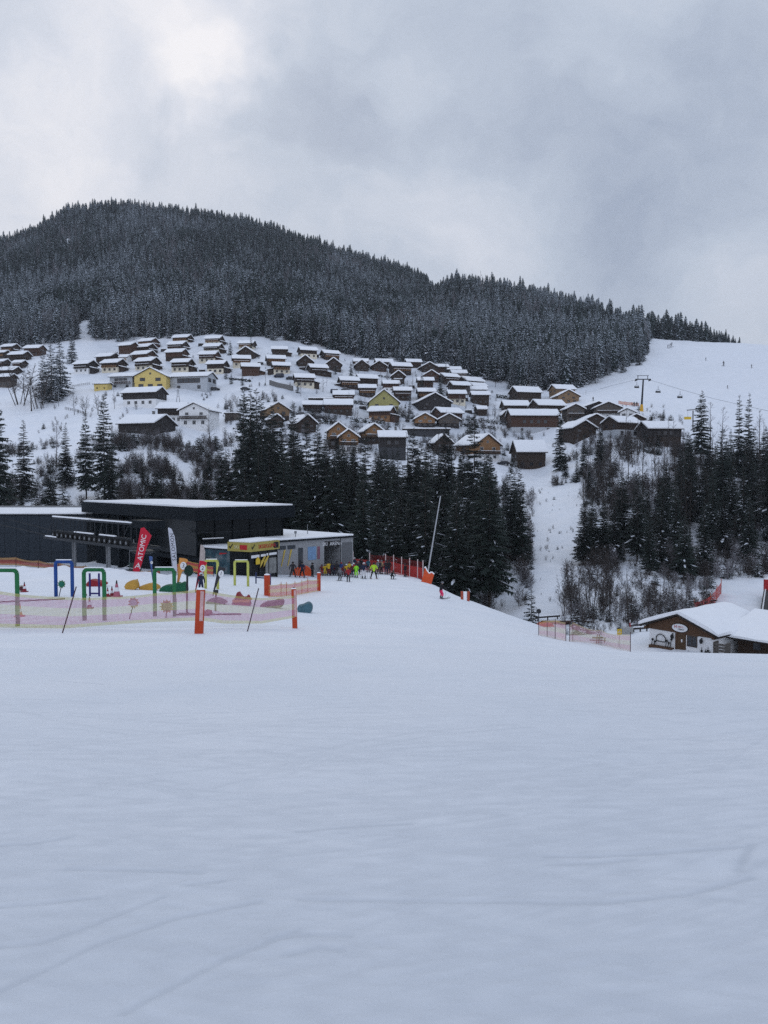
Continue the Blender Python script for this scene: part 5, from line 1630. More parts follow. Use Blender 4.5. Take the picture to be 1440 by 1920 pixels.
def main_hall():
    zt = -3.04
    C1 = Vector((-20.7, 88, 0)); ax = Vector((-.66, .751, 0)); bx_ = Vector((.751, .66, 0))   # along the left front, along the right front
    Lx, Ly = 33.0, 13.3
    rz = math.atan2(bx_.y, bx_.x)
    zb = -12.6
    H = zt - zb
    r = thing('lift_station_hall', 'black lift station hall with a floating flat roof and dark glass front', 'lift station', (C1.x, C1.y, zb), rz)
    # local: x along the right front (0..Ly), y along the left front (0..Lx)
    b = MB(); b.box(0, Ly, 0, Lx, H - 1.45, H); rf = b.build('roof', CLAD, r)
    b = MB()
    n = 10
    hs = [[.16 + .07 * HRND.random() for _ in range(n + 1)] for _ in range(n + 1)]
    m_ = .22
    X = [m_ + (Ly - 2 * m_) * i / n for i in range(n + 1)]; Y = [m_ + (Lx - 2 * m_) * j / n for j in range(n + 1)]
    for i in range(n):
        for j in range(n):
            b.face([(X[i], Y[j], H + hs[i][j]), (X[i + 1], Y[j], H + hs[i + 1][j]), (X[i + 1], Y[j + 1], H + hs[i + 1][j + 1]), (X[i], Y[j + 1], H + hs[i][j + 1])])
    for i in range(n):
        b.face([(X[i], Y[0], H + .003), (X[i + 1], Y[0], H + .003), (X[i + 1], Y[0], H + hs[i + 1][0]), (X[i], Y[0], H + hs[i][0])])
        b.face([(X[0], Y[i + 1], H + .003), (X[0], Y[i], H + .003), (X[0], Y[i], H + hs[0][i]), (X[0], Y[i + 1], H + hs[0][i + 1])])
    b.build('roof_snow', SNOW, rf)
    # glass body set back under the roof
    b = MB(); b.box(1.2, Ly - .5, 2.0, Lx - 1, 3.9, H - 1.45); b.build('glass_storey', CURTAIN, r)
    b = MB(); b.box(1.6, Ly - .9, 12.0, Lx - 1, 0, 3.9); b.build('rear_wall', CLAD, r)
    for k in range(6):
        b = MB(); x = 1.2 + (Ly - 1.7) * k / 5
        b.box(x - .05, x + .05, 1.88, 1.995, 3.9, H - 1.45); b.build('mullion', CLAD, r)
    for k in range(3):
        b = MB(); z = 4.0 + 1.3 * k
        b.box(1.2, Ly - .5, 1.90, 1.993, z, z + .07); b.build('transom', STEEL_D, r)
    b = MB(); b.box(.6, Ly, .3, 12, 3.45, 3.9); b.build('floor_slab', CLAD, r)
    for (x, y) in ((.9, .9), (Ly - .8, .9), (.9, 11), (Ly - .9, 11), (.9, 22), (6, .9)):
        b = MB(); b.box(x - .3, x + .3, y - .3, y + .3, 0 if y < 20 else 0, 3.45 if y < 12 and y > .5 else H - 1.45); b.build('column', CLAD, r)
    b = MB(); b.box(.75, 2.6, .9, 1.0, 2.4, 2.5); b.box(3.1, 5.9, .95, 1.05, 1.2, 1.28); b.build('white_rail', WHITE, r)
    b = MB(); b.box(1.9, 4.6, 1.85, 1.895, 5.9, 6.02); b.build('white_strip', WHITE, r)  # plain white strip across the glass front
    # terrace railing on the wing roof side
    b = MB()
    for k in range(5):
        b.box(Ly - 4.5 + k * 1.1, Ly - 4.44 + k * 1.1, .35, .41, 3.9, 5.0)
    b.box(Ly - 4.5, Ly - .02, .34, .42, 5.0, 5.07); b.build('terrace_railing', STEEL_D, r)
main_hall()

def left_hall():
    zt = at(0, 966, 113).z
    a = at(-190, 966, 113); c = at(162, 966, 113)
    zb = -13.0
    r = thing('garage_hall', 'long low anthracite hall with a snow covered flat roof at the left edge', 'hall', (a.x, a.y, zb))
    L_, H = c.x - a.x, zt - zb
    b = MB(); b.box(0, L_, 0, 22, 0, H); b.build('wall', CLAD_G, r)
    b = MB()
    for k in range(1, 16):
        b.box(L_ * k / 16 - .02, L_ * k / 16 + .02, -.012, -.002, .2, H - .05)
    for z in (H * .35, H * .68):
        b.box(0, L_, -.010, -.003, z, z + .03)
    b.build('cladding_joint', CLAD, r)
    b = MB(); b.box(-.1, L_ + .1, -.15, 22.2, H + .001, H + .12); rf = b.build('roof', CLAD, r)
    b = MB(); b.box(.1, L_ - .1, .1, 21.2, H + .122, H + .38); b.build('roof_snow', SNOW, rf, bevel=.06)
    b = MB(); b.box(-.1, L_ + .1, 21.3, 22.1, H + .122, H + .62); b.build('parapet', STEEL, rf)
left_hall()

def right_wing():
    A = at(519, 1015, 92.5); B = at(662, 1006, 101)
    d = Vector((B.x - A.x, B.y - A.y, 0)); Lx = d.length; rz = math.atan2(d.y, d.x)
    zt = A.z; zb = -12.8; H = zt - zb
    g0 = gz(A.x, A.y) - zb
    r = thing('ticket_wing', 'low grey panelled wing with a snow roof and a dark doorway right of the kiosk', 'building', (A.x, A.y, zb), rz)
    b = MB(); b.box(0, Lx * .60, 0, 17, 0, H - .12); b.box(Lx * .60, Lx * .815, 3.0, 17, 0, H - .12); b.box(Lx * .60, Lx * .815, 0, 3.0, H - .40, H - .12); b.box(Lx * .815, Lx, 0, 17, 0, H - .12)
    b.build('wall', PANEL, r)
    b = MB(); b.box(-.25, Lx + .12, -.25, 17.2, H - .118, H + .06); rf = b.build('roof', CLAD, r)
    b = MB(); b.box(-.1, Lx, -.1, 17, H + .062, H + .3); b.build('roof_snow', SNOW, rf, bevel=.06)
    for k in range(2):
        x0 = .15 + k * 1.4
        b = MB(); b.box(x0, x0 + 1.15, -.03, .05, g0 + 2.85, g0 + 3.3); b.build('window', GLASS, r)
    b = MB(); b.box(3.15, 3.85, -.03, .05, g0 + .05, g0 + 2.9); b.build('door', GLASS, r)
    b = MB(); b.box(4.6, 5.9, -.04, .05, g0 + 1.35, g0 + 2.95); b.build('piste_map', M('piste_map_blue', (0.16, 0.27, 0.42), .6, .45, 3), r)
    b = MB(); b.box(6.1, 6.5, -.04, .05, g0 + 1.4, g0 + 2.9); b.build('notice_board', M('notice_board', (0.22, 0.09, 0.12), .6, .8, 4), r)
    b = MB(); b.box(Lx * .602, Lx * .813, 2.9, 2.99, 0, H - .41); b.build('doorway', DARKROOM, r)
    b = MB(); b.box(Lx * .602, Lx * .813, .02, .08, H - 1.12, H - .401); b.build('sign_board', BLACK, r)
    lettering("SKI  ARENA", .62, WHITE, r, (Lx * .708, 0.0, H - .76), name='sign_lettering')
    b = MB(); b.box(Lx * .815 + .03, Lx * .815 + .1, -.06, .02, 0, H - .13); b.build('downpipe', STEEL_D, r)
    b = MB(); b.box(Lx * .84, Lx * .985, -.03, .05, g0 + .1, H - .7); b.build('shutter', M('shutter_grey', (0.12, 0.125, 0.13), .6, .2, 2, (1, 1, 8)), r)
    # ski shaped signs on the wall
    for k in range(2):
        x0 = .55 + k * .95
        b = MB()
        b.prism([(x0, -.07, g0 + .9), (x0 + .10, -.07, g0 + .9), (x0 + .68, -.07, g0 + 2.75), (x0 + .62, -.07, g0 + 2.85), (x0 + .42, -.07, g0 + 2.7), (x0 + .28, -.07, g0 + 1.9)][::1], (0, .05, 0))
        b.build('ski_emblem', M('emblem_yellow', (0.50, 0.36, 0.06), .6, .25, 3), r)
    b = MB(); b.tube((3.4, .8, H), (3.4, .8, H + 1.0), .05, None, 6); b.box(3.25, 3.55, .75, .85, H + .7, H + 1.0); b.build('roof_lamp', STEEL, r)
    b = MB(); b.tube((7.9, 4, H), (7.9, 4, H + 1.5), .05, None, 6); b.build('roof_mast', STEEL, r)
    # orange safety mats leaning in front
    b = MB()
    for k in range(7):
        a0, a1 = math.pi * k / 7, math.pi * (k + 1) / 7
    for i, (px, py, w, h) in enumerate([(558, 1072, 1.2, .8), (571, 1065, 1.7, 1.05)]):
        p = at(px, py, 93.5 + i)
        p.z = gz(p.x, p.y)
        b = MB()
        pts = []
        for k in range(9):
            t = math.pi * k / 8
            pts.append((math.cos(t) * w / 2, 0, .25 + math.sin(t) * h * .9))
        b.prism([(w / 2, 0, -.1)] + pts + [(-w / 2, 0, -.1)], (0, .35, 0))
        o = tag(b.build('safety_mat', ORANGE, None, p, -.2 + .3 * i, bevel=.06), ['small orange padded mat leaning left of the skiers by the grey wing', 'larger orange padded mat under the blue piste map'][i], 'safety mat')
ORANGE = M('orange_pad', (0.62, 0.085, 0.022), 0.65, 0.18, 2.5)
right_wing()

def kiosk():
    K = at(469, 1018, 84); Rr = at(521, 1014, 88); Lf = at(437, 1016, 86.4)
    d = Vector((Rr.x - K.x, Rr.y - K.y, 0)); Lx = d.length; rz = math.atan2(d.y, d.x)
    zb = -11.6; H = K.z - zb
    g0 = gz(K.x, K.y) - zb - .1
    W_ = 3.0
    r = thing('ski_school_kiosk', 'dark glazed ski school kiosk with a yellow lettered fascia', 'kiosk', (K.x, K.y, zb), rz)
    b = MB(); b.box(.1, Lx - .1, .1, W_ - .1, 0, H - .95); b.build('wall', CURTAIN, r)
    b = MB(); b.box(-.15, Lx + .1, -.15, W_, H - .95, H); fa = b.build('fascia', M('fascia_olive_yellow', (0.36, 0.30, 0.075), .6, .25, 1.5), r)
    b = MB(); b.box(-.05, Lx, -.05, W_ - .1, H + .002, H + .22); b.build('roof_snow', SNOW, fa, bevel=.05)
    lettering("SKISEGGMA", .58, RED, fa, (Lx * .56, -.17, H - .5), spacing=.95)
    b = MB(); b.box(Lx * .80, Lx * .98, -.172, -.155, H - .8, H - .15); b.build('emblem_panel', BLACK, fa)
    def tick(x0, y0, ax):
        b = MB()
        pts = [(-.28, .0), (-.1, -.22), (.3, .3), (.2, .33), (-.08, -.02), (-.2, .1)]
        b.prism([(x0 + u, y0, H - .5 + v) if ax == 'x' else (x0, y0 - u, H - .5 + v) for u, v in pts], (0, -.02, 0) if ax == 'x' else (-.02, 0, 0))
        b.build('emblem', BLACK, fa)
    tick(.3, -.155, 'x'); tick(-.155, W_ - .5, 'y')
    lettering("SKI", .5, M('lettering_cream', (.6, .55, .35), .6), fa, (-.17, W_ * .58, H - .5), rz=-math.pi / 2)
    b = MB(); b.box(-.172, -.152, .3, W_ * .42, H - .75, H - .25); b.build('banner', RED, fa)
    for k in range(4):
        x = .1 + (Lx - .2) * k / 3
        b = MB(); b.box(x - .06, x + .06, -.0, .098, 0, H - .96); b.build('post', BLACK, r)
    b = MB(); b.box(.12, 1.6, .02, .09, g0 + 1.95, g0 + 2.25); b.box(1.8, 2.6, .02, .09, g0 + 2.0, g0 + 2.25); b.box(2.75, Lx - .2, .02, .09, g0 + 2.05, g0 + 2.3); b.build('white_panel', WHITE, r)
    b = MB(); b.box(2.55, Lx - .25, .02, .085, g0 + .05, g0 + 1.75); b.build('poster', M('poster_grey', (.2, .2, .19), .6, .5, 2), r)
    for k in range(2):
        x0 = 1.55 + .55 * k
        b = MB()
        b.prism([(x0, -.03, g0 + .85), (x0 + .15, -.03, g0 + 1.5), (x0 + .75, -.03, g0 + 2.05), (x0 + .95, -.03, g0 + 2.0), (x0 + .6, -.03, g0 + 1.5), (x0 + .3, -.03, g0 + 1.15)], (0, -.03, 0))
        b.build('glove_emblem', MATS['emblem_yellow'], r)
    b = MB(); b.prism([(.85, -.03, g0 + 1.25), (1.5, -.03, g0 + 1.25), (1.55, -.03, g0 + 1.7), (1.2, -.03, g0 + 2.05), (.85, -.03, g0 + 1.75)], (0, -.03, 0)); b.build('helmet_emblem', YELLOW, r)
kiosk()

def mural_wing():
    A = at(376, 1028, 90.5); B = at(440, 1031, 87.2)
    d = Vector((B.x - A.x, B.y - A.y, 0)); Lx = d.length; rz = math.atan2(d.y, d.x)
    zb = -12; H = A.z - zb
    r = thing('mural_building', 'low annex with a dark blue mountain mural and a snow roof left of the kiosk', 'building', (A.x, A.y, zb), rz)
    mm = bpy.data.materials.new('mountain_mural'); mm.use_nodes = True
    t = mm.node_tree; bs = t.nodes['Principled BSDF']
    tc = N(t, 'ShaderNodeTexCoord'); nz = N(t, 'ShaderNodeTexNoise'); nz.inputs['Scale'].default_value = .8; nz.inputs['Detail'].default_value = 6
    t.links.new(tc.outputs['Object'], nz.inputs['Vector'])
    rp = N(t, 'ShaderNodeValToRGB'); t.links.new(nz.outputs['Fac'], rp.inputs[0])
    rp.color_ramp.elements[0].position = .35; rp.color_ramp.elements[0].color = (.010, .030, .050, 1)
    rp.color_ramp.elements[1].position = .68; rp.color_ramp.elements[1].color = (.16, .18, .19, 1)
    e = rp.color_ramp.elements.new(.52); e.color = (.02, .07, .09, 1)
    t.links.new(rp.outputs[0], bs.inputs['Base Color'])
    b = MB(); b.box(0, Lx, 0, 3.6, 0, H); b.build('mural_wall', mm, r)
    b = MB(); b.box(-.1, Lx + .05, -.12, 3.7, H + .001, H + .1); rf = b.build('roof', CLAD, r)
    b = MB(); b.box(0, Lx, -.05, 3.6, H + .102, H + .36); b.build('roof_snow', SNOW, rf, bevel=.06)
    b = MB(); b.prism([(Lx * .55, -.02, H - .55), (Lx * .75, -.02, H - .4), (Lx * .8, -.02, H - .3), (Lx * .57, -.02, H - .33)], (0, -.01, 0)); b.build('red_emblem', RED, r)
mural_wing()

def terminal():
    """drive terminal of the chairlift: two frames, tyre conveyor, ladder legs"""
    a = at(83, 1004, 96); c = at(258, 1025, 79.5)
    d = Vector((c.x - a.x, c.y - a.y, 0)); Lx = d.length; rz = math.atan2(d.y, d.x)
    z0 = a.z
    r = thing('chairlift_terminal', 'open steel chairlift terminal with snow on its beams in front of the black hall', 'lift terminal', (a.x, a.y, z0), rz)
    zdrop = 0
    b = MB()
    for y in (0, 2.4):
        b.box(0, Lx, y - .12, y + .12, -.35, -.05)
    for k in range(9):
        x = Lx * k / 8
        b.box(x - .06, x + .06, .121, 2.279, -.3, -.12)
    b.build('lower_track', STEEL_D, r)
    b = MB()
    up = 2.1
    for y in (.2, 2.2):
        b.box(2.2, Lx - 1.5, y - .1, y + .1, up, up + .2)
    b.build('upper_beam', STEEL_D, r)
    b = MB()
    for k in range(8):
        x = 2.3 + (Lx - 4) * k / 7
        for y in (.2, 2.2):
            b.tube((x, y, -.05), (x, y, up), .05, None, 6)
    for k in range(4):
        x = 2.3 + (Lx - 6) * k / 3
        b.tube((x, .1, 0), (x + 1.6, .1, up), .045, None, 6)
    b.tube((.6, .0, -.1), (2.3, .0, 1.6), .06, None, 6)
    b.build('strut', STEEL_D, r)
    b = MB()
    b.box(2.2, Lx * .52, .08, .34, up + .202, up + .34); b.box(Lx * .54, Lx - 1.5, .08, .34, up + .202, up + .32)
    b.box(.6, 3.8, -.14, .14, -.048, .06); b.box(Lx * .35, Lx * .55, .1, .3, .75, .87); b.box(Lx * .62, Lx * .78, .1, .3, .75, .87)
    b.build('beam_snow', SNOW, r)
    b = MB(); b.box(2.6, Lx * .55, .35, .45, .2, .75); b.box(Lx * .6, Lx - 2, .35, .45, .2, .75); b.build('guide_rail', STEEL_D, r)
    for k in range(16):
        x = 2.8 + (Lx - 5) * k / 15
        b = MB(); b.tube((x, -.10, .25), (x, .12, .25), .36, None, 14); b.tube((x, -.13, .25), (x, -.10, .25), .16, None, 10, 1); b.build('tyre', [RUBBER, STEEL], r)
    for x, drop in ((Lx * .29, 5.2), (Lx * .66, 4.6)):
        b = MB()
        for dx in (-.28, .28):
            b.box(x + dx - .06, x + dx + .06, .6, .8, -drop, -.05)
        n = int(drop / .4)
        for k in range(n):
            b.box(x - .219, x + .219, .66, .74, -.3 - k * .4, -.22 - k * .4)
        b.build('ladder_leg', STEEL, r)
    b = MB(); b.ball((Lx - 1.0, 1.2, -.6), 1.15, 0, 20, 10, -1, (1, 1, .22)); b.build('bullwheel', STEEL_D, r)
    b = MB(); b.box(Lx - 2.2, Lx + 1.5, .2, 2.2, up - .25, up + .5); b.build('drive_housing', CLAD, r)
    # ropes running out of the picture
    b = MB()
    P = [(.4, 0, .1), (.4, 2.4, .1)]
    M3 = Matrix.Rotation(-rz, 3, 'Z')
    for (x, y, z), py in zip(P, (969, 950)):
        e = at(-140, py - 16, 118)
        q = M3 @ (e - Vector((a.x, a.y, z0)))
        b.tube((x, y, z), q, .035, None, 5)
    b.build('haul_rope', BLACK, r)
terminal()

def hall_chair(px, py, d, lab):
    p = at(px, py, d)
    p.z = gz(p.x, p.y)
    r = thing('chairlift_chair', lab, 'lift chair', p, R(-30))
    b = MB(); b.box(-1.0, 1.0, -.25, .25, .62, .74); b.build('seat', STEEL_D, r)
    b = MB()
    for k in range(4):
        b.box(-1.0 + k * .52, -.56 + k * .52, .24, .32, .76, 1.5)
    b.build('backrest', M('chair_green', (.03, .06, .05), .6), r)
    b = MB(); b.tube((-.9, .3, .6), (-.9, .3, 2.9), .04, None, 6); b.tube((.9, .3, .6), (.9, .3, 2.9), .04, None, 6); b.tube((-.9, .3, 2.9), (.9, .3, 2.9), .05, None, 6); b.tube((0, .3, 2.9), (0, .1, 4.2), .06, None, 6)
    b.build('hanger', STEEL, r)
    b = MB(); b.tube((-1.0, -.5, 1.0), (1.0, -.5, 1.0), .035, None, 6); b.tube((-.9, .3, 1.25), (-.9, -.5, 1.0), .03, None, 6); b.tube((.9, .3, 1.25), (.9, -.5, 1.0), .03, None, 6); b.build('safety_bar', WHITE, r)
hall_chair(250, 1075, 92, 'green backed lift chair under the terminal behind the red flag')
def lift_cover():
    p = at(191, 1060, 88); p.z = gz(p.x, p.y)
    r = thing('control_box', 'blue covered control box under the chairlift terminal', 'control box', p)
    b = MB(); b.box(-.85, .85, -.5, .5, 0, 1.15); b.build('cover', M('blue_tarp', (.012, .04, .16), .7, .3, 2), r, bevel=.2)
    b = MB(); b.box(-.7, .7, -.4, .4, 1.16, 1.3); b.build('snow_cap', SNOW, r, bevel=.06)
lift_cover()

# ------------------------------------------------------------------ wooden hut on the right
def hut():
    zE, zA = -15.97, -14.25
    gx = Vector((.625, -.78, 0)); rx = Vector((.78, .625, 0))
    A = Vector((31.2, 84.25, 0))
    zb = -19.8
    r = thing('ski_hut', 'white walled timber gabled hut with an oval sign under a thick snow roof', 'hut', (A.x, A.y, zb), math.atan2(gx.y, gx.x))
    # local: x along the gable front to the right, y back along the ridge
    hE, hA = zE - zb, zA - zb
    h = 4.55; w0, w1 = -3.6, 3.95
    sl = (hA - hE) / h
    pl = MATS['plaster_white']; wd = M('hut_timber', (0.085, 0.045, 0.024), 0.8, 0.4, 3, (1, 1, 8))
    g0 = -18.25 - zb
    b = MB(); b.box(w0, w1, 0, 9.4, 0, hE - .15); b.build('wall', pl, r)
    b = MB()
    b.prism([(w0 - .3, -.12, hE - .15 - .0), (w1 + .3, -.12, hE - .15), (w1 + .3, -.12, hE + (h - w1 - .3) * sl - .05), (0, -.12, hA - .05), (w0 - .3, -.12, hE + (h + w0 - .3) * sl - .05)], (0, 9.4, 0))
    b.build('gable', wd, r)
    rf_m = M('hut_roof_boards', (0.022, 0.018, 0.016), .8, .3, 3)
    b = MB()
    b.prism([(-h, -.6, hE), (0, -.6, hA), (h, -.6, hE), (h, -.6, hE + .2), (0, -.6, hA + .2), (-h, -.6, hE + .2)][::-1], (0, 10.7, 0))
    rf = b.build('roof', rf_m, r)
    b = MB()
    n = 10
    rows = []
    for j in range(n + 1):
        y = -.56 + 10.3 * j / n
        row = []
        for x, t in ((-h - .05, .0), (-h - .08, .28), (-h * .85, .42), (-2, .45), (-.4, .42), (.4, .42), (2.2, .5), (h * .8, .48), (h + .08, .30), (h + .05, .0)):
            z = hA - abs(x) * sl + .2 + t + (HRND.uniform(-.04, .04) if t > .1 else 0.003)
            row.append((x, y - (.08 if j == 0 and t > .1 else 0), z))
        rows.append(row)
    for j in range(n):
        for i in range(len(rows[0]) - 1):
            b.face([rows[j][i], rows[j][i + 1], rows[j + 1][i + 1], rows[j + 1][i]])
    b.face(rows[0] + [(0, -.56, hA + .203)])
    b.build('roof_snow', SNOW, rf, smooth=False)
    b = MB(); b.box(-.25, .75, -.06, .04, g0 - .3, g0 + 2.05); b.build('door', M('hut_door', (.075, .042, .020), .7, .3, 4, (6, 1, 1)), r)
    b = MB(); b.box(-.45, 2.15, -.10, .04, g0 + 2.06, g0 + 2.2); b.box(-.45, -.26, -.09, .03, g0 - .3, g0 + 2.055); b.build('door_frame', wd, r)
    window_r = window(r, (1.45, 0, g0 + 1.45), '-y', 1.15, 1.15, FRAME_D)
    b = MB(); b.box(.22, .36, -.075, -.061, g0 + 1.2, g0 + 1.5); b.build('notice', WHITE, r)
    for x in (-.75, 2.55):
        b = MB(); b.ball((x, -.22, g0 + 1.65), .2, 0, 8, 6, -1, (1, .8, 1.3)); b.box(x - .04, x + .04, -.2, .02, g0 + 1.9, g0 + 1.98); b.build('lantern', BLACK, r)
    # arched black frame with a bench
    b = MB()
    arch = [(-2.7, -.1, g0 + .9), (-2.7, -.1, g0 + 1.35), (-2.45, -.1, g0 + 1.62), (-2.15, -.1, g0 + 1.68), (-1.85, -.1, g0 + 1.58), (-1.6, -.1, g0 + 1.35), (-1.6, -.1, g0 + .9), (-2.7, -.1, g0 + .9)]
    b.path(arch, .045, 6); b.build('arch_frame', BLACK, r)
    b = MB(); b.box(-3.3, -.6, -.6, -.05, g0 + .05, g0 + .45); b.build('bench', wd, r)
    b = MB()
    for x, hh in ((-3.2, 1.0), (-2.9, .8), (-1.5, 1.1), (-1.25, .9), (-.95, 1.3)):
        b.tube((x, -.35, g0), (x + .12, -.2, g0 + hh), .05, .03, 6); b.ball((x + .12, -.2, g0 + hh), .13, 0, 8, 6)
    b.build('garden_ornament', BLACK, r)
    b = MB(); b.box(1.1, 1.9, -.35, -.05, g0 + .1, g0 + .45); b.build('flower_box', BLACK, r)
    for x, hh in ((2.55, 1.05), (3.0, .95), (3.25, 1.2), (3.45, .85)):
        b = MB(); b.tube((x, -.15, g0 - .2), (x, -.08, g0 + hh), .03, .02, 6); b.ball((x, -.1, g0 + hh * .62), .12, 0, 8, 6, -1, (1, .6, 1.3)); b.build('wrought_figure', BLACK, r)
    # oval sign
    b = MB(); pts = [(.15 + 0.90 * math.cos(t * math.pi / 12), -.26, hE + .42 + .42 * math.sin(t * math.pi / 12)) for t in range(24)]
    b.prism(pts, (0, .07, 0)); sg = b.build('oval_sign', WHITE, r)
    b = MB(); b.prism([(.15 + (p[0] - .15) * 1.07, -.24, hE + .42 + (p[2] - hE - .42) * 1.1) for p in pts], (0, .06, 0)); b.build('sign_rim', BLACK, sg)
    lettering("H", .48, RED, sg, (-.33, -.275, hE + .50), ext=.006)
    lettering("uber's", .27, RED, sg, (.26, -.275, hE + .55), ext=.006)
    lettering("Hütt'n", .27, BLACK, sg, (.30, -.275, hE + .28), ext=.006)
    # purlin ends
    for x in (w0 - .2, w1 + .05):
        b = MB(); b.box(x - .13, x + .13, -.55, -.13, hE - .32 + (h - abs(x)) * sl * .6, hE - .06 + (h - abs(x)) * sl * .6); b.build('purlin', wd, r)
    # side wing reaching to the right, its eave towards the slope
    b = MB()
    x0, x1 = h + .15, h + 15
    b.box(x0, x1, 3.2, 12, 0, hE - .35); b.build('wing_wall', M('hut_wing_timber', (0.045, 0.028, 0.019), .85, .4, 3, (1, 1, 8)), r)
    b = MB()
    def zr(y):
        return hE - .3 + (y - 1.9) * .22
    b.hexa([(x0 - .6, 1.9, zr(1.9)), (x1, 1.9, zr(1.9)), (x1, 9.5, zr(9.5)), (x0 - .6, 9.5, zr(9.5)), (x0 - .6, 1.9, zr(1.9) + .18), (x1, 1.9, zr(1.9) + .18), (x1, 9.5, zr(9.5) + .18), (x0 - .6, 9.5, zr(9.5) + .18)])
    wr = b.build('wing_roof', rf_m, r)
    b = MB()
    nx, ny = 12, 5
    hs = [[(.34 if j else .22) + HRND.uniform(-.06, .06) for j in range(ny + 1)] for i in range(nx + 1)]
    XX = [x0 - 1.4 + (x1 - x0 + 1.4) * i / nx for i in range(nx + 1)]; YY = [1.82 + 7.6 * j / ny for j in range(ny + 1)]
    top = lambda i, j: (XX[i], YY[j] - (.06 if j == 0 else 0), zr(YY[j]) + .19 + hs[i][j])
    for i in range(nx):
        for j in range(ny):
            b.face([top(i, j), top(i + 1, j), top(i + 1, j + 1), top(i, j + 1)])
        b.face([(XX[i], YY[0], zr(YY[0]) + .183), (XX[i + 1], YY[0], zr(YY[0]) + .183), top(i + 1, 0), top(i, 0)])
    b.build('wing_snow', SNOW, wr)
    for k in range(4):
        window(r, (x0 + 2 + k * 2.4, 3.2, g0 + 1.35), '-y', .9, .8, FRAME_D, 'wing_window')
hut()
def hut_extras():
    # timber crate stack at the hut corner and snow topped tables on the right
    p = at(1353, 1226, 79.0); p.z = gz(p.x, p.y)
    r = thing('wood_crate', 'grey slatted wooden crate against the right corner of the hut', 'crate', p, R(-50))
    b = MB()
    for k in range(6):
        b.box(-.65, .65, -.5, -.42, .05 + k * .3, .27 + k * .3)
    for x in (-.65, .57):
        b.box(x, x + .08, -.419, .5, 0, 1.85)
    b.build('slat', M('weathered_wood', (.09, .08, .07), .9, .3, 4, (1, 1, 6)), r)
    for i, (px, w, lab) in enumerate([(1384, 1.5, 'snow topped table beside the crate at the hut'), (1415, 2.1, 'longer snow topped table at the right picture edge')]):
        p = at(px, 1222, 77.5); p.z = gz(p.x, p.y)
        r = thing('beer_table', lab, 'table', p, R(-8))
        b = MB(); b.box(-w / 2, w / 2, -.4, .4, .70, .78); b.build('tabletop', MATS['weathered_wood'], r)
        b = MB(); b.box(-w / 2 + .05, w / 2 - .05, -.36, .36, .782, .98); b.build('snow_cap', SNOW, r, bevel=.07)
        for x in (-w / 2 + .15, w / 2 - .15):
            b = MB(); b.box(x - .04, x + .04, -.35, .35, -.3, .70); b.build('leg', MATS['weathered_wood'], r)
    a, c = at(1376, 1226, 76.5), at(1475, 1226, 73)
    a.z = gz(a.x, a.y); c.z = gz(c.x, c.y)
    r = thing('timber_railing', 'dark timber railing along the terrace right of the hut', 'railing', a)
    b = MB()
    for k in range(7):
        q = a.lerp(c, k / 6) - a
        b.box(q.x - .07, q.x + .07, q.y - .07, q.y + .07, q.z - .5, q.z + 1.0)
    b.build('post', TIMBER['k'], r)
    b = MB(); 
    for h in (.5, .9):
        b.tube(Vector((0, -.1, h)), c - a + Vector((0, -.1, h)), .07, None, 6)
    b.build('rail', TIMBER['k'], r)
hut_extras()

# ------------------------------------------------------------------ chairlift on the far slope
def lift_tower():
    p = gp(1203, 771, 200)
    h = at(1206, 712, p.y).z - p.z
    k = p.y / FPX
    r = thing('lift_tower', 'dark chairlift tower with a yellow padded foot on the far ski slope', 'lift tower', p)
    b = MB(); b.tube((0, 0, 2.0), (.5, 0, h), .40, .28, 12); b.build('mast', STEEL_D, r)
    b = MB(); b.tube((-.05, 0, -1), (0, 0, 2.6), 0.85, .5, 10); b.build('foot_pad', M('pad_yellow', (.60, .33, .03), .7, .2, 2), r)
    b = MB(); b.box(-2.6, 3.4, -.2, .2, h, h + .35); b.build('crossarm', STEEL_D, r)
    b = MB(); b.box(-2.0, 2.6, -.25, .25, h + 1.5, h + 1.65); b.box(-1.7, -1.5, -.1, .1, h + .351, h + 1.499); b.box(2.1, 2.3, -.1, .1, h + .351, h + 1.499); b.build('work_frame', STEEL_D, r)
    for sx in (-2.3, 3.0):
        for sy in (-1.2, -.4, .4, 1.2):
            b = MB(); b.tube((sx - .08, sy, h - .25), (sx + .08, sy, h - .25), .25, None, 10); b.build('sheave', RUBBER, r)
    return p, h
tp, th_ = lift_tower()
def far_chair(px, py, d, lab, full, first=None):
    p = at(px, py, d)
    if first is not None:
        return copy_thing(first, p, None, None, lab)
    r = thing('chairlift_chair', lab, 'lift chair', p, 0, 'chairs on the far chairlift'); r.scale = (.8, .8, .8)
    b = MB(); b.tube((0, 0, 3.4), (0, 0, 1.7), .09, None, 6); b.tube((0, 0, 1.7), (-1.0, 0, 1.5), .07, None, 6); b.tube((0, 0, 1.7), (1.0, 0, 1.5), .07, None, 6); b.tube((-1.0, 0, 1.5), (-1.0, 0, .3), .06, None, 6); b.tube((1.0, 0, 1.5), (1.0, 0, .3), .06, None, 6); b.build('hanger', STEEL_D, r)
    b = MB(); b.box(-1.25, 1.25, -.3, .3, .15, .38); b.build('seat', BLACK, r)
    b = MB(); b.box(-1.25, 1.25, .22, .34, .381, 1.1); b.build('backrest', BLACK, r)
    b = MB(); b.tube((-1.2, -.55, .75), (1.2, -.55, .75), .05, None, 6); b.tube((-1.2, .2, .9), (-1.2, -.55, .75), .04, None, 6); b.tube((1.2, .2, .9), (1.2, -.55, .75), .04, None, 6); b.build('safety_bar', STEEL, r)
    return r
fc = far_chair(1234, 737, 325, 'lift chair just right of the lift tower', True)
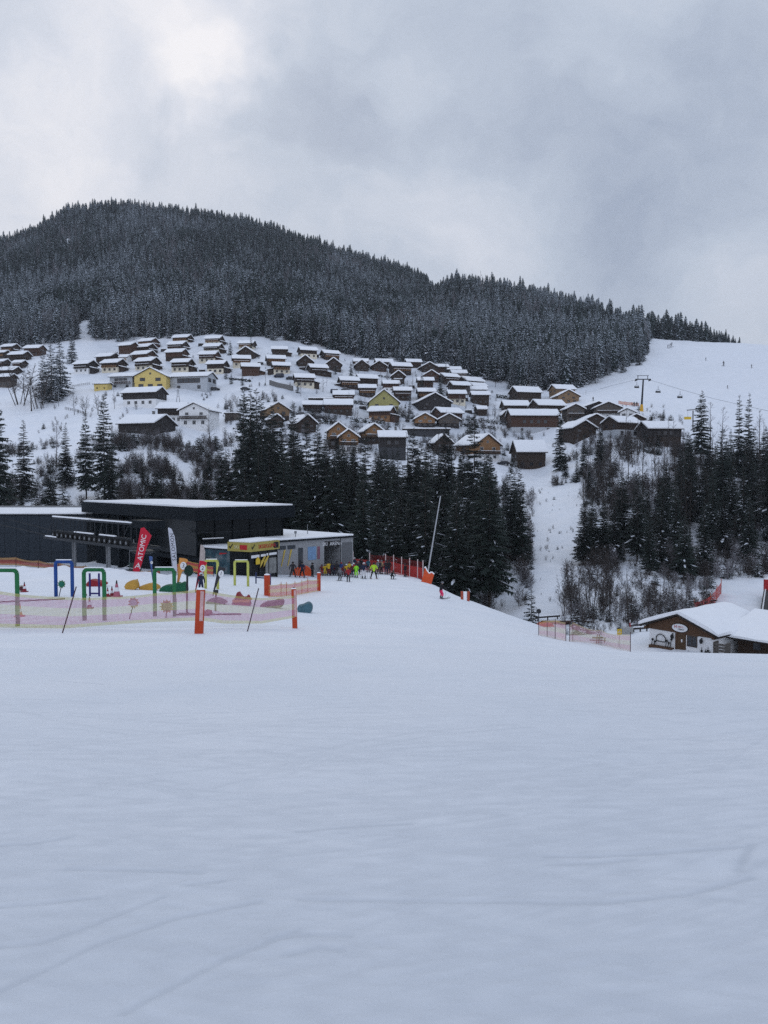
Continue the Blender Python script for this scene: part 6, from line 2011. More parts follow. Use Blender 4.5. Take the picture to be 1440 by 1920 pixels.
far_chair(1275, 747, 312, 'second lift chair to the right of the lift tower, with riders', True, fc)
far_chair(1194, 728, 345, 'lift chair just left of the lift tower', True, fc)
far_chair(1120, 748, 380, 'lowest lift chair, near the bare bush above the houses', True, fc)
def far_rope():
    b = MB()
    pts = [at(1212, 711, tp.y), at(1234, 717, 327), at(1275, 730, 314), at(1340, 748, 290), at(1420, 766, 268), at(1530, 790, 245)]
    o = pts[0]
    b.path([q - o for q in pts], .045, 5)
    back = [at(1196, 711, tp.y), at(1160, 720, 360), at(1118, 731, 392), at(1080, 742, 420)]
    b.path([q - o for q in back], .045, 5)
    tag(b.build('haul_rope', BLACK, None, o), 'thin black haul rope of the far chairlift', 'rope')
far_rope()
def gantry():
    p = gp(1299, 806, 230)
    h = at(1299, 770, p.y).z - p.z
    r = thing('lift_gantry', 'grey lift gantry with a yellow banner left of the tall spruce on the slope', 'gantry', p)
    b = MB(); b.box(-.2, .2, -.2, .2, -2, h); b.build('post', STEEL, r)
    b = MB(); b.hexa([(-2.2, -.3, h), (4.5, -.3, h + .6), (4.5, .3, h + .6), (-2.2, .3, h), (-2.2, -.3, h + .35), (4.5, -.3, h + .95), (4.5, .3, h + .95), (-2.2, .3, h + .35)]); b.build('beam', STEEL, r)
    b = MB(); b.box(-3.2, -.6, -.06, .06, h - 3.2, h - 2.2); b.build('banner', YELLOW, r)
    b = MB(); b.tube((-1.9, 0, h), (-1.9, 0, h - 2.2), .04, None, 5); b.build('banner_rope', STEEL, r)
gantry()
# ------------------------------------------------------------------ nets
def net_material(name, bands, cover, edge=None):
    """striped plastic net: bands of colour by height, open mesh in between"""
    m = bpy.data.materials.new(name); m.use_nodes = True
    t = m.node_tree; L = t.links.new
    b = t.nodes['Principled BSDF']; out = t.nodes['Material Output']
    b.inputs['Roughness'].default_value = .7
    uv = N(t, 'ShaderNodeUVMap'); uv.uv_map = 'UVMap'
    sp = N(t, 'ShaderNodeSeparateXYZ'); L(uv.outputs[0], sp.inputs[0])
    r = N(t, 'ShaderNodeValToRGB'); r.color_ramp.interpolation = 'CONSTANT'
    L(sp.outputs['Y'], r.inputs[0])
    e = r.color_ramp.elements
    e[0].position = 0; e[0].color = (*bands[0][1], 1)
    e[1].position = bands[1][0]; e[1].color = (*bands[1][1], 1)
    for p, c in bands[2:]:
        x = e.new(p); x.color = (*c, 1)
    L(r.outputs[0], b.inputs['Base Color'])
    # strands every 5 cm both ways
    def strands(sock, k):
        a = N(t, 'ShaderNodeMath', operation='MULTIPLY'); L(sock, a.inputs[0]); a.inputs[1].default_value = k
        f = N(t, 'ShaderNodeMath', operation='FRACT'); L(a.outputs[0], f.inputs[0])
        c = N(t, 'ShaderNodeMath', operation='LESS_THAN'); L(f.outputs[0], c.inputs[0]); c.inputs[1].default_value = cover
        return c.outputs[0]
    mx = N(t, 'ShaderNodeMath', operation='MAXIMUM')
    L(strands(sp.outputs['X'], 22.0), mx.inputs[0]); L(strands(sp.outputs['Y'], 26.0), mx.inputs[1])
    tr = N(t, 'ShaderNodeBsdfTransparent')
    ms = N(t, 'ShaderNodeMixShader')
    L(mx.outputs[0], ms.inputs[0]); L(tr.outputs[0], ms.inputs[1]); L(b.outputs[0], ms.inputs[2])
    L(ms.outputs[0], out.inputs['Surface'])
    return m
PINK, CREAM, YEL = (.56, .30, .38), (.58, .52, .34), (.52, .46, .16)
NET_PINK = net_material('net_pink_cream', [(0, YEL), (.10, PINK), (.36, CREAM), (.63, PINK), (.90, YEL)], .33)
NET_SALMON = net_material('net_salmon', [(0, (.64, .50, .42)), (.10, (.66, .36, .38)), (.36, (.68, .58, .40)), (.63, (.66, .36, .38)), (.90, (.66, .50, .28))], .33)
NET_ORANGE = net_material('net_orange', [(0, (.62, .36, .08)), (.08, (.62, .10, .07)), (.36, (.62, .33, .08)), (.64, (.62, .12, .09)), (.92, (.62, .40, .10))], .42)
NET_RUST = net_material('net_rust', [(0, (.30, .17, .06)), (.2, (.30, .06, .035)), (.45, (.22, .05, .035)), (.72, (.32, .18, .07)), (.95, (.32, .18, .07))], .72)
NET_RED = net_material('net_red', [(0, (.42, .025, .02)), (.5, (.46, .03, .025))], .62)
NET_RED_OPEN = net_material('net_red_open', [(0, (.40, .03, .03)), (.5, (.40, .03, .03))], .12)
def net(parent, pts, mat, name='mesh', nseg=10, sagf=.05, billow=.12):
    """pts: (foot point, top point) pairs in the parent's space; a sagging sheet between each pair of poles"""
    vs, fs, uvs = [], [], []
    nv = 8
    ulen = 0.0
    cols = []
    for k in range(len(pts) - 1):
        (a0, a1), (b0, b1) = pts[k], pts[k + 1]
        for i in range(nseg + (1 if k == len(pts) - 2 else 0)):
            t = i / nseg
            s = 4 * t * (1 - t)
            lo = Vector(a0).lerp(Vector(b0), t); hi = Vector(a1).lerp(Vector(b1), t)
            ln = (Vector(b0) - Vector(a0)).length
            hi = hi - Vector((0, 0, sagf * s * min(ln, 4)))
            cols.append((lo, hi, ulen + ln * t, s))
        ulen += (Vector(pts[k + 1][0]) - Vector(pts[k][0])).length
    for lo, hi, u, s in cols:
        for j in range(nv + 1):
            v = j / nv
            p = lo.lerp(hi, v)
            p = p + Vector((0, billow * s * math.sin(v * math.pi), 0))
            vs.append(tuple(p)); uvs.append((u, v))
    n = nv + 1
    for i in range(len(cols) - 1):
        for j in range(nv):
            fs.append((i * n + j, (i + 1) * n + j, (i + 1) * n + j + 1, i * n + j + 1))
    me = bpy.data.meshes.new(name); me.from_pydata(vs, [], fs)
    ul = me.uv_layers.new(name='UVMap')
    for l in me.loops:
        ul.data[l.index].uv = uvs[l.vertex_index]
    me.materials.append(mat)
    me.polygons.foreach_set('use_smooth', [True] * len(me.polygons))
    return link(name, me, parent)
def net_fence(name, label, spec, mat, pole_mat, pole_r=.022, pole_up=.12, sagf=.05, billow=.12, poles=True, cat='net fence', group=None, edge=True):
    """spec: (column, row of the top, row of the foot[, depth])"""
    P = []
    for s in spec:
        if len(s) > 3:
            a = at(s[0], s[2], s[3])
        else:
            a = gp(s[0], s[2])
        b = at(s[0], s[1], a.y)
        P.append((a, b))
    o = P[0][0].copy()
    r = thing(name, label, cat, o, 0, group)
    L = [(a - o, b - o) for a, b in P]
    net(r, L, mat, 'mesh', 10, sagf, billow)
    if poles:
        for a, b in L:
            m = MB(); m.tube(a - Vector((0, 0, .3)), b + Vector((0, 0, pole_up)), pole_r, None, 6); m.build('pole', pole_mat, r)
    return r
POLE_RED = M('pole_dark_red', (.055, .018, .022), .6, .2, 2)
POLE_ORANGE = M('pole_orange', (.42, .10, .03), .6, .2, 2)
net_fence('net_fence', 'long pink and cream net fence from the left edge to the nearest orange post',
          [(-120, 1100, 1178, 31), (0, 1108, 1176, 31), (120, 1119, 1178, 30.8), (200, 1119, 1172, 31), (290, 1112, 1166, 31), (374, 1104, 1163, 31.2)], NET_PINK, POLE_RED, poles=False, sagf=.02)
net_fence('net_fence', 'short pink and cream net fence sagging between the two nearest orange posts',
          [(376, 1104, 1163, 31.4), (420, 1113, 1169, 31.6), (490, 1121, 1169, 31.8), (552, 1117, 1158, 32)], NET_PINK, POLE_RED, poles=False, sagf=.02)
net_fence('net_fence', 'orange striped net fence behind, between the two farther orange posts',
          [(504, 1097, 1120), (527, 1094, 1119), (537, 1094, 1118), (553, 1092, 1116), (566, 1090, 1114), (577, 1086, 1112), (598, 1086, 1108)], NET_ORANGE, POLE_ORANGE, .02, .12, .02)
net_fence('net_fence', 'pink striped net panel left of the gap, above the hut',
          [(1010, 1168, 1191), (1026, 1164, 1194), (1041, 1162, 1198), (1061, 1167, 1202)], NET_SALMON, POLE_RED, .014, .05)
net_fence('net_fence', 'pink striped net panel right of the gap, running down to the hut',
          [(1068, 1168, 1203), (1074, 1166, 1203), (1127, 1180, 1210), (1182, 1189, 1222)], NET_SALMON, POLE_RED, .014, .08)
net_fence('net_fence', 'rust and brown striped barrier net in front of the black lift station',
          [(-80, 1038, 1058, 84), (30, 1045, 1060, 82), (72, 1051, 1064, 81), (110, 1055, 1067, 80), (160, 1061, 1072, 79), (215, 1066, 1076, 78), (262, 1070, 1080, 77), (300, 1066, 1076, 77)], NET_RUST, POLE_RED, .03, .1)
net_fence('net_fence', 'orange barrier net behind the small numbered flags, left of the kiosk',
          [(330, 1058, 1074, 82), (350, 1050, 1070, 82), (372, 1056, 1074, 82), (400, 1062, 1078, 82)], NET_ORANGE, POLE_RED, .03, .05)
def red_fence():
    POST = M('post_red_white', (.62, .50, .48), .6, .25, 6)
    xs = [(648, 1048, 1063), (662, 1047, 1064), (693, 1050, 1067), (723, 1052, 1069), (738, 1054, 1071), (753, 1058, 1074), (768, 1060, 1076), (783, 1063, 1077), (793, 1065, 1078)]
    P = []
    for px, t, f in xs:
        d = 111 - (px - 648) * .085
        a = at(px, f, d); a.z = min(a.z, gz(a.x, a.y) + .1); P.append((a, at(px, t, d)))
    o = P[0][0].copy()
    r = thing('red_net_fence', 'red safety net fence with pale posts at the back of the lift queue', 'net fence', o)
    L = [(a - o, b - o) for a, b in P]
    net(r, L, NET_RED, 'mesh', 6, .01, .05)
    net(r, [(b, b + Vector((0, 0, .75))) for a, b in L[2:]], NET_RED_OPEN, 'upper_mesh', 6, .02, .05)
    for a, b in L[1:]:
        m = MB(); m.tube(a, b + Vector((0, 0, .95)), .06, None, 8); m.build('post', POST, r)
    P = []
    for px, t, f, d in [(1301, 1118, 1160, 110), (1332, 1112, 1137, 118), (1344, 1092, 1118, 128), (1352, 1086, 1110, 136)]:
        a = at(px, f, d); a.z = gz(a.x, a.y)
        P.append((a, a + Vector((0, 0, 2.0))))
    o = P[0][0].copy()
    r = thing('red_net_fence', 'red safety net fence along the left side of the second piste', 'net fence', o)
    L = [(a - o, b - o) for a, b in P]
    net(r, L, NET_RED, 'mesh', 6, .02, .05)
    for a, b in L:
        m = MB(); m.tube(a, b + Vector((0, 0, .5)), .06, None, 8); m.build('post', POLE_ORANGE, r)
red_fence()

# ------------------------------------------------------------------ padded posts
PAD = M('orange_post_pad', (0.46, 0.055, 0.016), 0.6, 0.2, 3)
def pad_post(px, top, foot, w, lab, lean=0.0, frosted=True, label_extra=None):
    a = gp(px, foot); h = at(px, top, a.y).z - a.z
    r = thing('padded_post', lab, 'padded post', a)
    b = MB(); b.box(-w / 2, w / 2, -w * .35, w * .35, -.15, h)
    o = b.build('pad', PAD, r, bevel=.045); o.rotation_euler = (0, lean, 0)
    b = MB(); b.tube((0, 0, h * .5), (0, 0, h + .06), .045, None, 8); o = b.build('pole', STEEL_D, r); o.rotation_euler = (0, lean, 0)
    if frosted:
        b = MB(); b.box(w * .05, w * .46, -w * .37, -w * .352, h * .3, h * .97); o = b.build('rime', M('rime_frost', (.58, .38, .37), .9, .5, 6), r); o.rotation_euler = (0, lean, 0)
    b = MB(); b.ball((0, 0, h), w * .52, 0, 10, 5, 0, (1, .8, .45)); o = b.build('snow_cap', SNOW, r, smooth=True); o.rotation_euler = (0, lean, 0)
    return r
pad_post(373, 1105, 1188, .30, 'nearest orange padded post, snow on top, where the two pink nets meet', R(3.0))
pad_post(553, 1104, 1178, .20, 'thin worn orange post at the right end of the short pink net', R(-1.5))
pad_post(501, 1078, 1117, .40, 'orange padded post at the left end of the orange striped net', 0, False)
pad_post(598, 1074, 1108, .30, 'orange padded post at the right end of the orange striped net', 0, False)

# ------------------------------------------------------------------ foam gates
def gate(spec, r, mat, lab, mat_name=None, depth=None, skip_left=False):
    (xl, fl), (xr, fr), top = spec
    a = gp(xl, fl) if depth is None else gd(xl, depth); b_ = gp(xr, fr) if depth is None else gd(xr, depth)
    d = (a.y + b_.y) / 2
    a = gd(xl, d); b_ = gd(xr, d)
    h = at(xl, top, d).z - (a.z + b_.z) / 2
    o = (a + b_) / 2
    w = b_.x - a.x
    th = thing('foam_gate', lab, 'foam gate', o)
    m = MB()
    c = .16
    m.tube((-w / 2, 0, a.z - o.z - .2), (-w / 2, 0, h - c), r, None, 12)
    m.tube((w / 2, 0, b_.z - o.z - .2), (w / 2, 0, h - c), r, None, 12)
    for s in (-1, 1):
        for k in range(4):
            t0, t1 = math.pi / 2 * k / 4, math.pi / 2 * (k + 1) / 4
            m.tube((s * (w / 2 - c + c * math.cos(t0)), 0, h - c + c * math.sin(t0)), (s * (w / 2 - c + c * math.cos(t1)), 0, h - c + c * math.sin(t1)), r, None, 12)
    m.tube((-w / 2 + c, 0, h), (w / 2 - c, 0, h), r, None, 12)
    m.build('foam_tube', mat, th, smooth=True)
    m = MB(); m.box(-w / 2 + .03, w / 2 - .03, -r * .7, r * .7, h + r * .75, h + r * 1.25); m.build('snow_cap', SNOW, th, bevel=.03)
G_GREEN = M('foam_green', (.018, .15, .05), .6, .25, 3)
G_BLUE = M('foam_blue', (.012, .06, .24), .6, .2, 3)
G_YEL = M('foam_yellow', (.50, .52, .12), .6, .15, 3)
gate(((-42, 1176), (29, 1172), 1069), .085, G_GREEN, 'green foam gate cut by the left picture edge')
gate(((102, 1118), (133, 1119), 1053), .10, G_BLUE, 'blue foam gate with snow on its crossbar')
gate(((155, 1163), (193, 1163), 1068), .085, G_GREEN, 'green foam gate in the middle, beside the tilted dark pole')
gate(((288, 1156), (325, 1155), 1067), .085, G_GREEN, 'green foam gate on the right, in front of the orange flag with a 3')
gate(((384, 1104), (407, 1104), 1051), .10, G_YEL, 'yellow foam gate on the left, behind the black flag')
gate(((439, 1098), (464, 1099), 1052), .10, G_YEL, 'yellow foam gate on the right, in front of the kiosk')
def low_bar(px0, px1, foot, top, lab, mat, bar=.5):
    a = gp(px0, foot); b_ = gd(px1, a.y)
    r = thing('ski_bar', lab, 'ski bar', a)
    h = at(px0, top, a.y).z - a.z
    w = b_ - a
    for q in (Vector((0, 0, 0)), w):
        m = MB(); m.tube(q - Vector((0, 0, .2)), q + Vector((0, 0, h)), .06, None, 8); m.build('post', mat, r)
    m = MB(); m.tube(Vector((0, 0, h * bar)), w + Vector((0, 0, h * bar)), .05, None, 8); m.build('crossbar', mat, r)
low_bar(480, 506, 1094, 1073, 'low dark blue bar behind the left post of the orange net', M('navy_paint', (.012, .025, .09), .6), .55)
low_bar(186, 166, 1118, 1075, 'tall purple blue pole with a low bar behind the middle green gate', M('violet_blue_paint', (.03, .025, .14), .6), .12)

# ------------------------------------------------------------------ flags
def feather(px_foot, py_foot, px_top, py_top, width, mat, lab, shape='tear', depth=None, txt=None, txt_mat=None, badge=None, mark=False, rot=0.0, tsize=None, sp=1.0):
    a = gp(px_foot, py_foot) if depth is None else gd(px_foot, depth)
    t = at(px_top, py_top, a.y) - a
    h = t.length
    lean = math.atan2(t.x, t.z)
    r = thing('beach_flag', lab, 'flag', a)
    r.rotation_euler = (0, lean, 0)
    m = MB(); m.tube((0, 0, -.25), (0, 0, h * .97), .022, .012, 6); m.build('pole', STEEL_D, r)
    if shape == 'tear':
        prof = [(.03, .06), (.30, .24), (.55, .40), (.74, .58), (.87, .80), (.94, .96), (.985, .84), (1.0, .45)]
        pts = [(0, h * .02)] + [(width * f, h * z) for z, f in prof] + [(0, h * 1.0)]
    elif shape == 'feather':
        pts = [(0, h * .12), (width * .75, h * .05), (width, h * .55), (width * .95, h * .8), (width * .6, h * .96), (width * .15, h), (0, h * .99)]
    else:
        pts = [(0, h * .02), (width * .7, h * .0), (width, h * .55), (width * 1.35, h * .86), (width * .35, h * 1.0), (0, h * .97)]
    m = MB(); m.prism([(x - width * .1, -.012, z) for x, z in pts], (0, .024, 0)); cl = m.build('cloth', mat, r)
    if badge:
        cx, cz, rad = width * .42, h * .78, width * .34
        m = MB(); m.prism([(cx + rad * math.cos(k * math.pi / 10), -.03, cz + rad * 1.25 * math.sin(k * math.pi / 10)) for k in range(20)], (0, .017, 0)); bd = m.build('badge', WHITE, cl)
        lettering(badge, rad * 1.9, BLACK, bd, (cx, -.032, cz), ext=.004)
    if txt:
        o = lettering(txt, tsize or width * .62, txt_mat, cl, (width * .45, -.016, h * .58), rx=math.pi / 2, rz=0, ext=.005, spacing=sp)
        o.rotation_euler = (math.pi / 2, -math.pi / 2, 0)
    if mark:
        m = MB(); z0 = h * .13; w = width * .72
        for q in ([(0, 0), (.14, 0), (.45, .62), (.40, .75)], [(.42, .72), (.85, 0), (1.0, 0), (.5, .95)], [(.2, .28), (.8, .20), (.76, .32), (.26, .38)]):
            m.prism([(width * .1 + u * w - width * .1, -.02, z0 + v * w) for u, v in q], (0, .006, 0))
        m.build('emblem', WHITE, cl)
    return r
FL_RED = M('flag_red', (.50, .012, .035), .7, .12, 2)
feather(248, 1078, 266, 988, .80, FL_RED, 'tall leaning red flag with white lettering in front of the lift terminal', 'blade', 72, 'ATOMIC', WHITE, None, True, tsize=.62)
feather(324, 1080, 316, 989, .52, M('flag_white', (.50, .51, .56), .7, .1, 2), 'tall slim white flag with dark upright lettering', 'feather', 70, 'SALOMON', BLACK, tsize=.46, sp=1.15)
feather(371, 1074, 377, 1021, .50, M('flag_cream', (.42, .36, .33), .7, .5, 2), 'slim pale flag with a red tip beside the mural', 'feather', 74)
feather(286, 1096, 280, 1043, .26, M('flag_blue', (.06, .11, .27), .7, .2, 2), 'narrow blue flag with a white ring left of the right green gate', 'tear', 58, badge='0')
feather(330, 1100, 338, 1046, .60, M('flag_orange', (.60, .26, .06), .7, .12, 2), 'orange teardrop flag with the number 3', 'tear', 52, badge='3')
feather(365, 1104, 376, 1051, .52, FL_RED, 'red teardrop flag with the number 2', 'tear', 52, badge='2')
feather(398, 1112, 411, 1062, .50, M('flag_black', (.035, .032, .036), .7, .2, 2), 'black teardrop flag with the number 1', 'tear', 50, badge='1')

# ------------------------------------------------------------------ soft obstacle covers lying on the snow
def cover(px0, px1, top, foot, outline, mat, lab, thick=.8, band=None, depth=None, name='foam_obstacle'):
    a = gp((px0 + px1) / 2, foot) if depth is None else gd((px0 + px1) / 2, depth)
    k = a.y / FPX
    w = (px1 - px0) * k; h = (foot - top) * k
    n = len(outline)
    m = MB()
    # rings of the outline, swelling towards the middle, so the cover is a soft body
    rings = []
    cx = .5
    for t in (0, .18, .5, .82, 1.0):
        s = {0: .78, .18: .95, .5: 1.0, .82: .93, 1.0: .74}[t]
        rings.append([((cx + (u - cx) * s - .5) * w, (t - .5) * thick, max(-.08, v * h * (.6 + .4 * s) - (1 - s) * .05)) for u, v in outline])
    base = len(m.v)
    for rg in rings:
        m.v.extend(rg)
    for j in range(len(rings) - 1):
        for i in range(n):
            i2 = (i + 1) % n
            m.f.append((base + j * n + i, base + j * n + i2, base + (j + 1) * n + i2, base + (j + 1) * n + i))
            m.m.append(1 if band and band[0] <= outline[i][1] and outline[i2][1] <= band[1] and band[0] <= outline[i2][1] and outline[i][1] <= band[1] else 0)
    m.f.append(tuple(range(base, base + n))); m.m.append(0)
    m.f.append(tuple(range(base + 5 * n - 1, base + 4 * n - 1, -1))); m.m.append(0)
    o = m.build(name, [mat], None, a)
    sb = o.modifiers.new('soft', 'SUBSURF'); sb.levels = 2; sb.render_levels = 2
    tag(o, lab, 'foam obstacle')
    return o
F_RED = M('cover_red', (.26, .014, .022), .6, .25, 2, bump=.3); F_YEL = M('cover_yellow', (.50, .28, .05), .65, .2, 2, bump=.3); F_GRN = M('cover_green', (.010, .10, .045), .65, .25, 2, bump=.3)
F_MAR = M('cover_maroon', (.085, .022, .040), .65, .25, 2, bump=.3); F_TEAL = M('cover_teal', (.060, .135, .165), .65, .4, 3, bump=.4); F_TAUPE = M('cover_taupe', (.14, .10, .12), .65, .25, 2, bump=.3)
cover(160, 204, 1084, 1099, [(0, .25), (.18, .75), (.3, 1), (.6, .8), (.95, .55), (1, .3), (.8, 0), (.1, 0)], F_RED, 'flat red foam cover behind the middle green gate')
cover(233, 262, 1084, 1105, [(0, .35), (.25, .75), (.85, 1), (.95, .5), (1, .2), (.8, 0), (.2, 0)], F_YEL, 'yellow foam cover with a raised tip, left of the green ones')
cover(258, 303, 1091, 1106, [(0, .4), (.3, .7), (.6, 1), (.9, .7), (1, .3), (.9, 0), (.1, 0)], F_YEL, 'low yellow foam cover between the raised yellow one and the green ones')
cover(298, 328, 1094, 1109, [(0, .3), (.3, .8), (.7, 1), (1, .8), (1, .1), (.8, 0), (.1, 0)], F_GRN, 'smooth dark green foam cover behind the right green gate')
cover(326, 354, 1089, 1110, [(0, .6), (.15, .7), (.25, 1), (.5, .78), (.65, .95), (.78, 1), (.95, .7), (1, .1), (.9, 0), (0, 0)], F_GRN, 'jagged dark green foam cover below the round green sign')
rc = cover(433, 473, 1106, 1134, [(0, .05), (.22, .45), (.30, 1), (.42, .75), (.58, .52), (.74, .55), (.84, .75), (.95, .5), (.93, .2), (1, .04), (.9, 0), (.1, 0)], F_RED, 'red two peaked foam cover with an orange band behind the short pink net', .9)
def red_band():
    m = MB(); k = rc.location.y / FPX
    w, h = 40 * k, 28 * k
    m.box(-w * .36, w * .43, -.50, .40, h * .24, h * .42); m.build('orange_band', M('band_orange', (.55, .20, .03), .6, .15, 2), rc, bevel=.04)
red_band()
cover(384, 429, 1119, 1132, [(0, .2), (.2, .8), (.5, 1), (.8, .7), (1, .3), (.9, 0), (.1, 0)], F_TAUPE, 'grey taupe foam cover behind the short pink net, at its left end')
cover(483, 537, 1122, 1139, [(0, .05), (.25, .75), (.5, .7), (.75, 1), (1, .95), (.9, .1), (.8, 0), (.1, 0)], F_MAR, 'maroon foam cover behind the short pink net, at its right end')
cover(556, 588, 1127, 1148, [(0, .3), (.12, .75), (.35, .7), (.6, .95), (.78, 1), (1, .7), (.95, .1), (.85, 0), (.1, .05)], F_TEAL, 'teal blue foam bag right of the thin worn orange post')
cover(376, 398, 1143, 1153, [(0, .3), (.4, 1), (.9, .8), (1, .2), (.9, 0), (.1, 0)], M('cover_crimson', (.22, .012, .03), .6, .2, 2), 'small crimson foam disc right of the nearest orange post')

# ------------------------------------------------------------------ cones, pole markers, signs
CONE_O = M('cone_orange', (.60, .10, .02), .6, .15, 2); CONE_R = M('cone_red', (.24, .02, .03), .6, .15, 2)
def cone(px, foot, top, lab, mat, dark_top=True):
    a = gp(px, foot); h = at(px, top, a.y).z - a.z
    r = thing('traffic_cone', lab, 'traffic cone', a)
    b = MB(); b.box(-h * .28, h * .28, -h * .28, h * .28, -.02, .05); b.build('base', mat, r)
    b = MB()
    zs = [(.05, .21), (.34, .155), (.58, .105), (.8, .06), (1.0, .03)]
    for k, (p, q) in enumerate(zip(zs[:-1], zs[1:])):
        b.tube((0, 0, max(.05, p[0] * h)), (0, 0, q[0] * h), p[1] * h, q[1] * h, 12, (0, 1, 0, 2)[k])
    b.build('body', [mat, WHITE, BLACK if dark_top else mat], r)
cone(37, 1156, 1130, 'bright orange and white traffic cone behind the long net, near the left gate', CONE_O, False)
cone(46, 1110, 1091, 'dark red traffic cone standing next to a lying ring at the left', CONE_R)
cone(168, 1141, 1119, 'red traffic cone inside the middle green gate', CONE_R)
cone(202, 1119, 1101, 'left one of two red cones right of the middle green gate', CONE_R)
cone(210, 1118, 1099, 'right one of two red cones right of the middle green gate', CONE_R)
cone(219, 1119, 1088, 'tallest slim cone with a dark top right of the middle green gate', M('cone_pinkish', (.40, .12, .16), .6, .2, 2))
def tyre_ring(px, foot, top, lab):
    a = gp(px, foot); h = at(px, top, a.y).z - a.z
    R0 = h / 2
    b = MB()
    n = 18
    for k in range(n):
        t0, t1 = 2 * math.pi * k / n, 2 * math.pi * (k + 1) / n
        b.tube((R0 * .75 * math.cos(t0), 0, R0 + R0 * .75 * math.sin(t0)), (R0 * .75 * math.cos(t1), 0, R0 + R0 * .75 * math.sin(t1)), R0 * .24, None, 8, 0)
    r = thing('foam_ring', lab, 'foam ring', a, R(35))
    b.build('rim', M('ring_cream', (.5, .46, .38), .6, .2, 2), r)
    b = MB(); b.tube((0, -.05, R0), (0, .05, R0), R0 * .62, None, 16); b.build('disc', M('ring_maroon', (.10, .03, .035), .6, .3, 4), r)
tyre_ring(40, 1110, 1097, 'cream rimmed round foam ring leaning on the dark red cone')
tyre_ring(160, 1119, 1112, 'small dark half round foam ring beside the middle green gate')
def tilted_pole(px0, py0, px1, py1, lab, mat, r=.022):
    a = gp(px0, py0); b_ = at(px1, py1, a.y)
    m = MB(); m.tube(Vector((0, 0, 0)) - (b_ - a) * .1, b_ - a, r, None, 8); o = m.build('slalom_pole', mat, None, a)
    tag(o, lab, 'pole')
tilted_pole(117, 1187, 143, 1100, 'tilted dark red slalom pole in front of the long net', POLE_RED)
tilted_pole(464, 1184, 485, 1103, 'tilted grey slalom pole in front of the short net', M('pole_grey_red', (.10, .07, .08), .6))
def loose_pole(p0, p1, lab, mat):
    a, b_ = gp(*p0), gp(*p1)
    m = MB(); m.tube(Vector((0, 0, .04)), b_ - a + Vector((0, 0, .04)), .035, None, 8); tag(m.build('loose_pole', mat, None, a), lab, 'pole')
loose_pole((330, 1154), (452, 1153), 'dark pole lying on the snow behind the nearest orange post', POLE_RED)
loose_pole((-40, 1132), (122, 1124), 'long dark pole lying on the snow behind the long net at the left', POLE_RED)
def star_marker(px, foot, cx, cy, rad_px, c1, c2, lab, nray=9):
    a = gp(px, foot); c = at(cx, cy, a.y) - a
    k = a.y / FPX; R0 = rad_px * k
    r = thing('flower_marker', lab, 'marker', a)
    m = MB(); m.tube((0, 0, -.2), c, .025, None, 6); m.build('stick', BLACK, r)
    m = MB()
    pts = []
    for i in range(nray * 2):
        t = math.pi * i / nray
        q = R0 if i % 2 == 0 else R0 * .68
        pts.append((c.x + q * math.cos(t), -.05, c.z + q * math.sin(t)))
    m.prism(pts, (0, .04, 0)); m.build('petals', c1, r)
    m = MB(); m.prism([(c.x + R0 * .62 * math.cos(t * math.pi / 8), -.075, c.z + R0 * .62 * math.sin(t * math.pi / 8)) for t in range(16)], (0, .02, 0)); m.build('centre', c2, r)
star_marker(109, 1119, 116, 1095, 8, M('petal_green', (.05, .16, .05), .6, .6, 6), M('petal_teal', (.01, .13, .085), .6), 'green flower shaped marker on a stick inside the blue gate')
star_marker(240, 1161, 251, 1130, 11, M('petal_orange', (.42, .17, .045), .6, .5, 5), M('petal_grey', (.42, .36, .40), .6), 'orange flower shaped marker on a stick behind the long net')
star_marker(311, 1158, 313, 1137, 14, M('petal_gold', (.42, .24, .05), .6, .3, 5), M('petal_brown', (.20, .07, .03), .6, .4, 5), 'golden round edged marker low on the snow inside the right green gate', 12)
def round_sign():
    a = gp(350, 1152); c = at(354, 1070, a.y) - a
    r = thing('round_sign', 'round dark green sign seen from behind on a pole by the jagged green cover', 'sign', a)
    m = MB(); m.tube((0, 0, -.1), (0.05, 0, c.z - .1), .05, None, 8); m.build('pole', STEEL_D, r)
    rad = 10.5 * a.y / FPX
    m = MB(); m.prism([(c.x + rad * .82 * math.cos(t * math.pi / 14), -.03, c.z + rad * math.sin(t * math.pi / 14)) for t in range(28)], (0, .04, 0)); m.build('disc', M('sign_green', (.008, .032, .022), .6, .3, 3), r)
    m = MB(); m.tube((-.35, 0, .04), (.45, 0, .04), .035, None, 6); m.tube((0, -.3, .04), (0, .3, .04), .035, None, 6); m.build('foot', STEEL_D, r)
    a = gp(404, 1146); 
    m = MB(); h = at(404, 1106, a.y).z - a.z
    m.tube((0, 0, -.2), (.03, 0, h), .05, None, 8); m.box(-.09, .14, -.06, .06, h - .18, h); tag(m.build('marker_post', STEEL_D, None, a), 'thin grey post behind the short pink net, below the black flag', 'post')
round_sign()

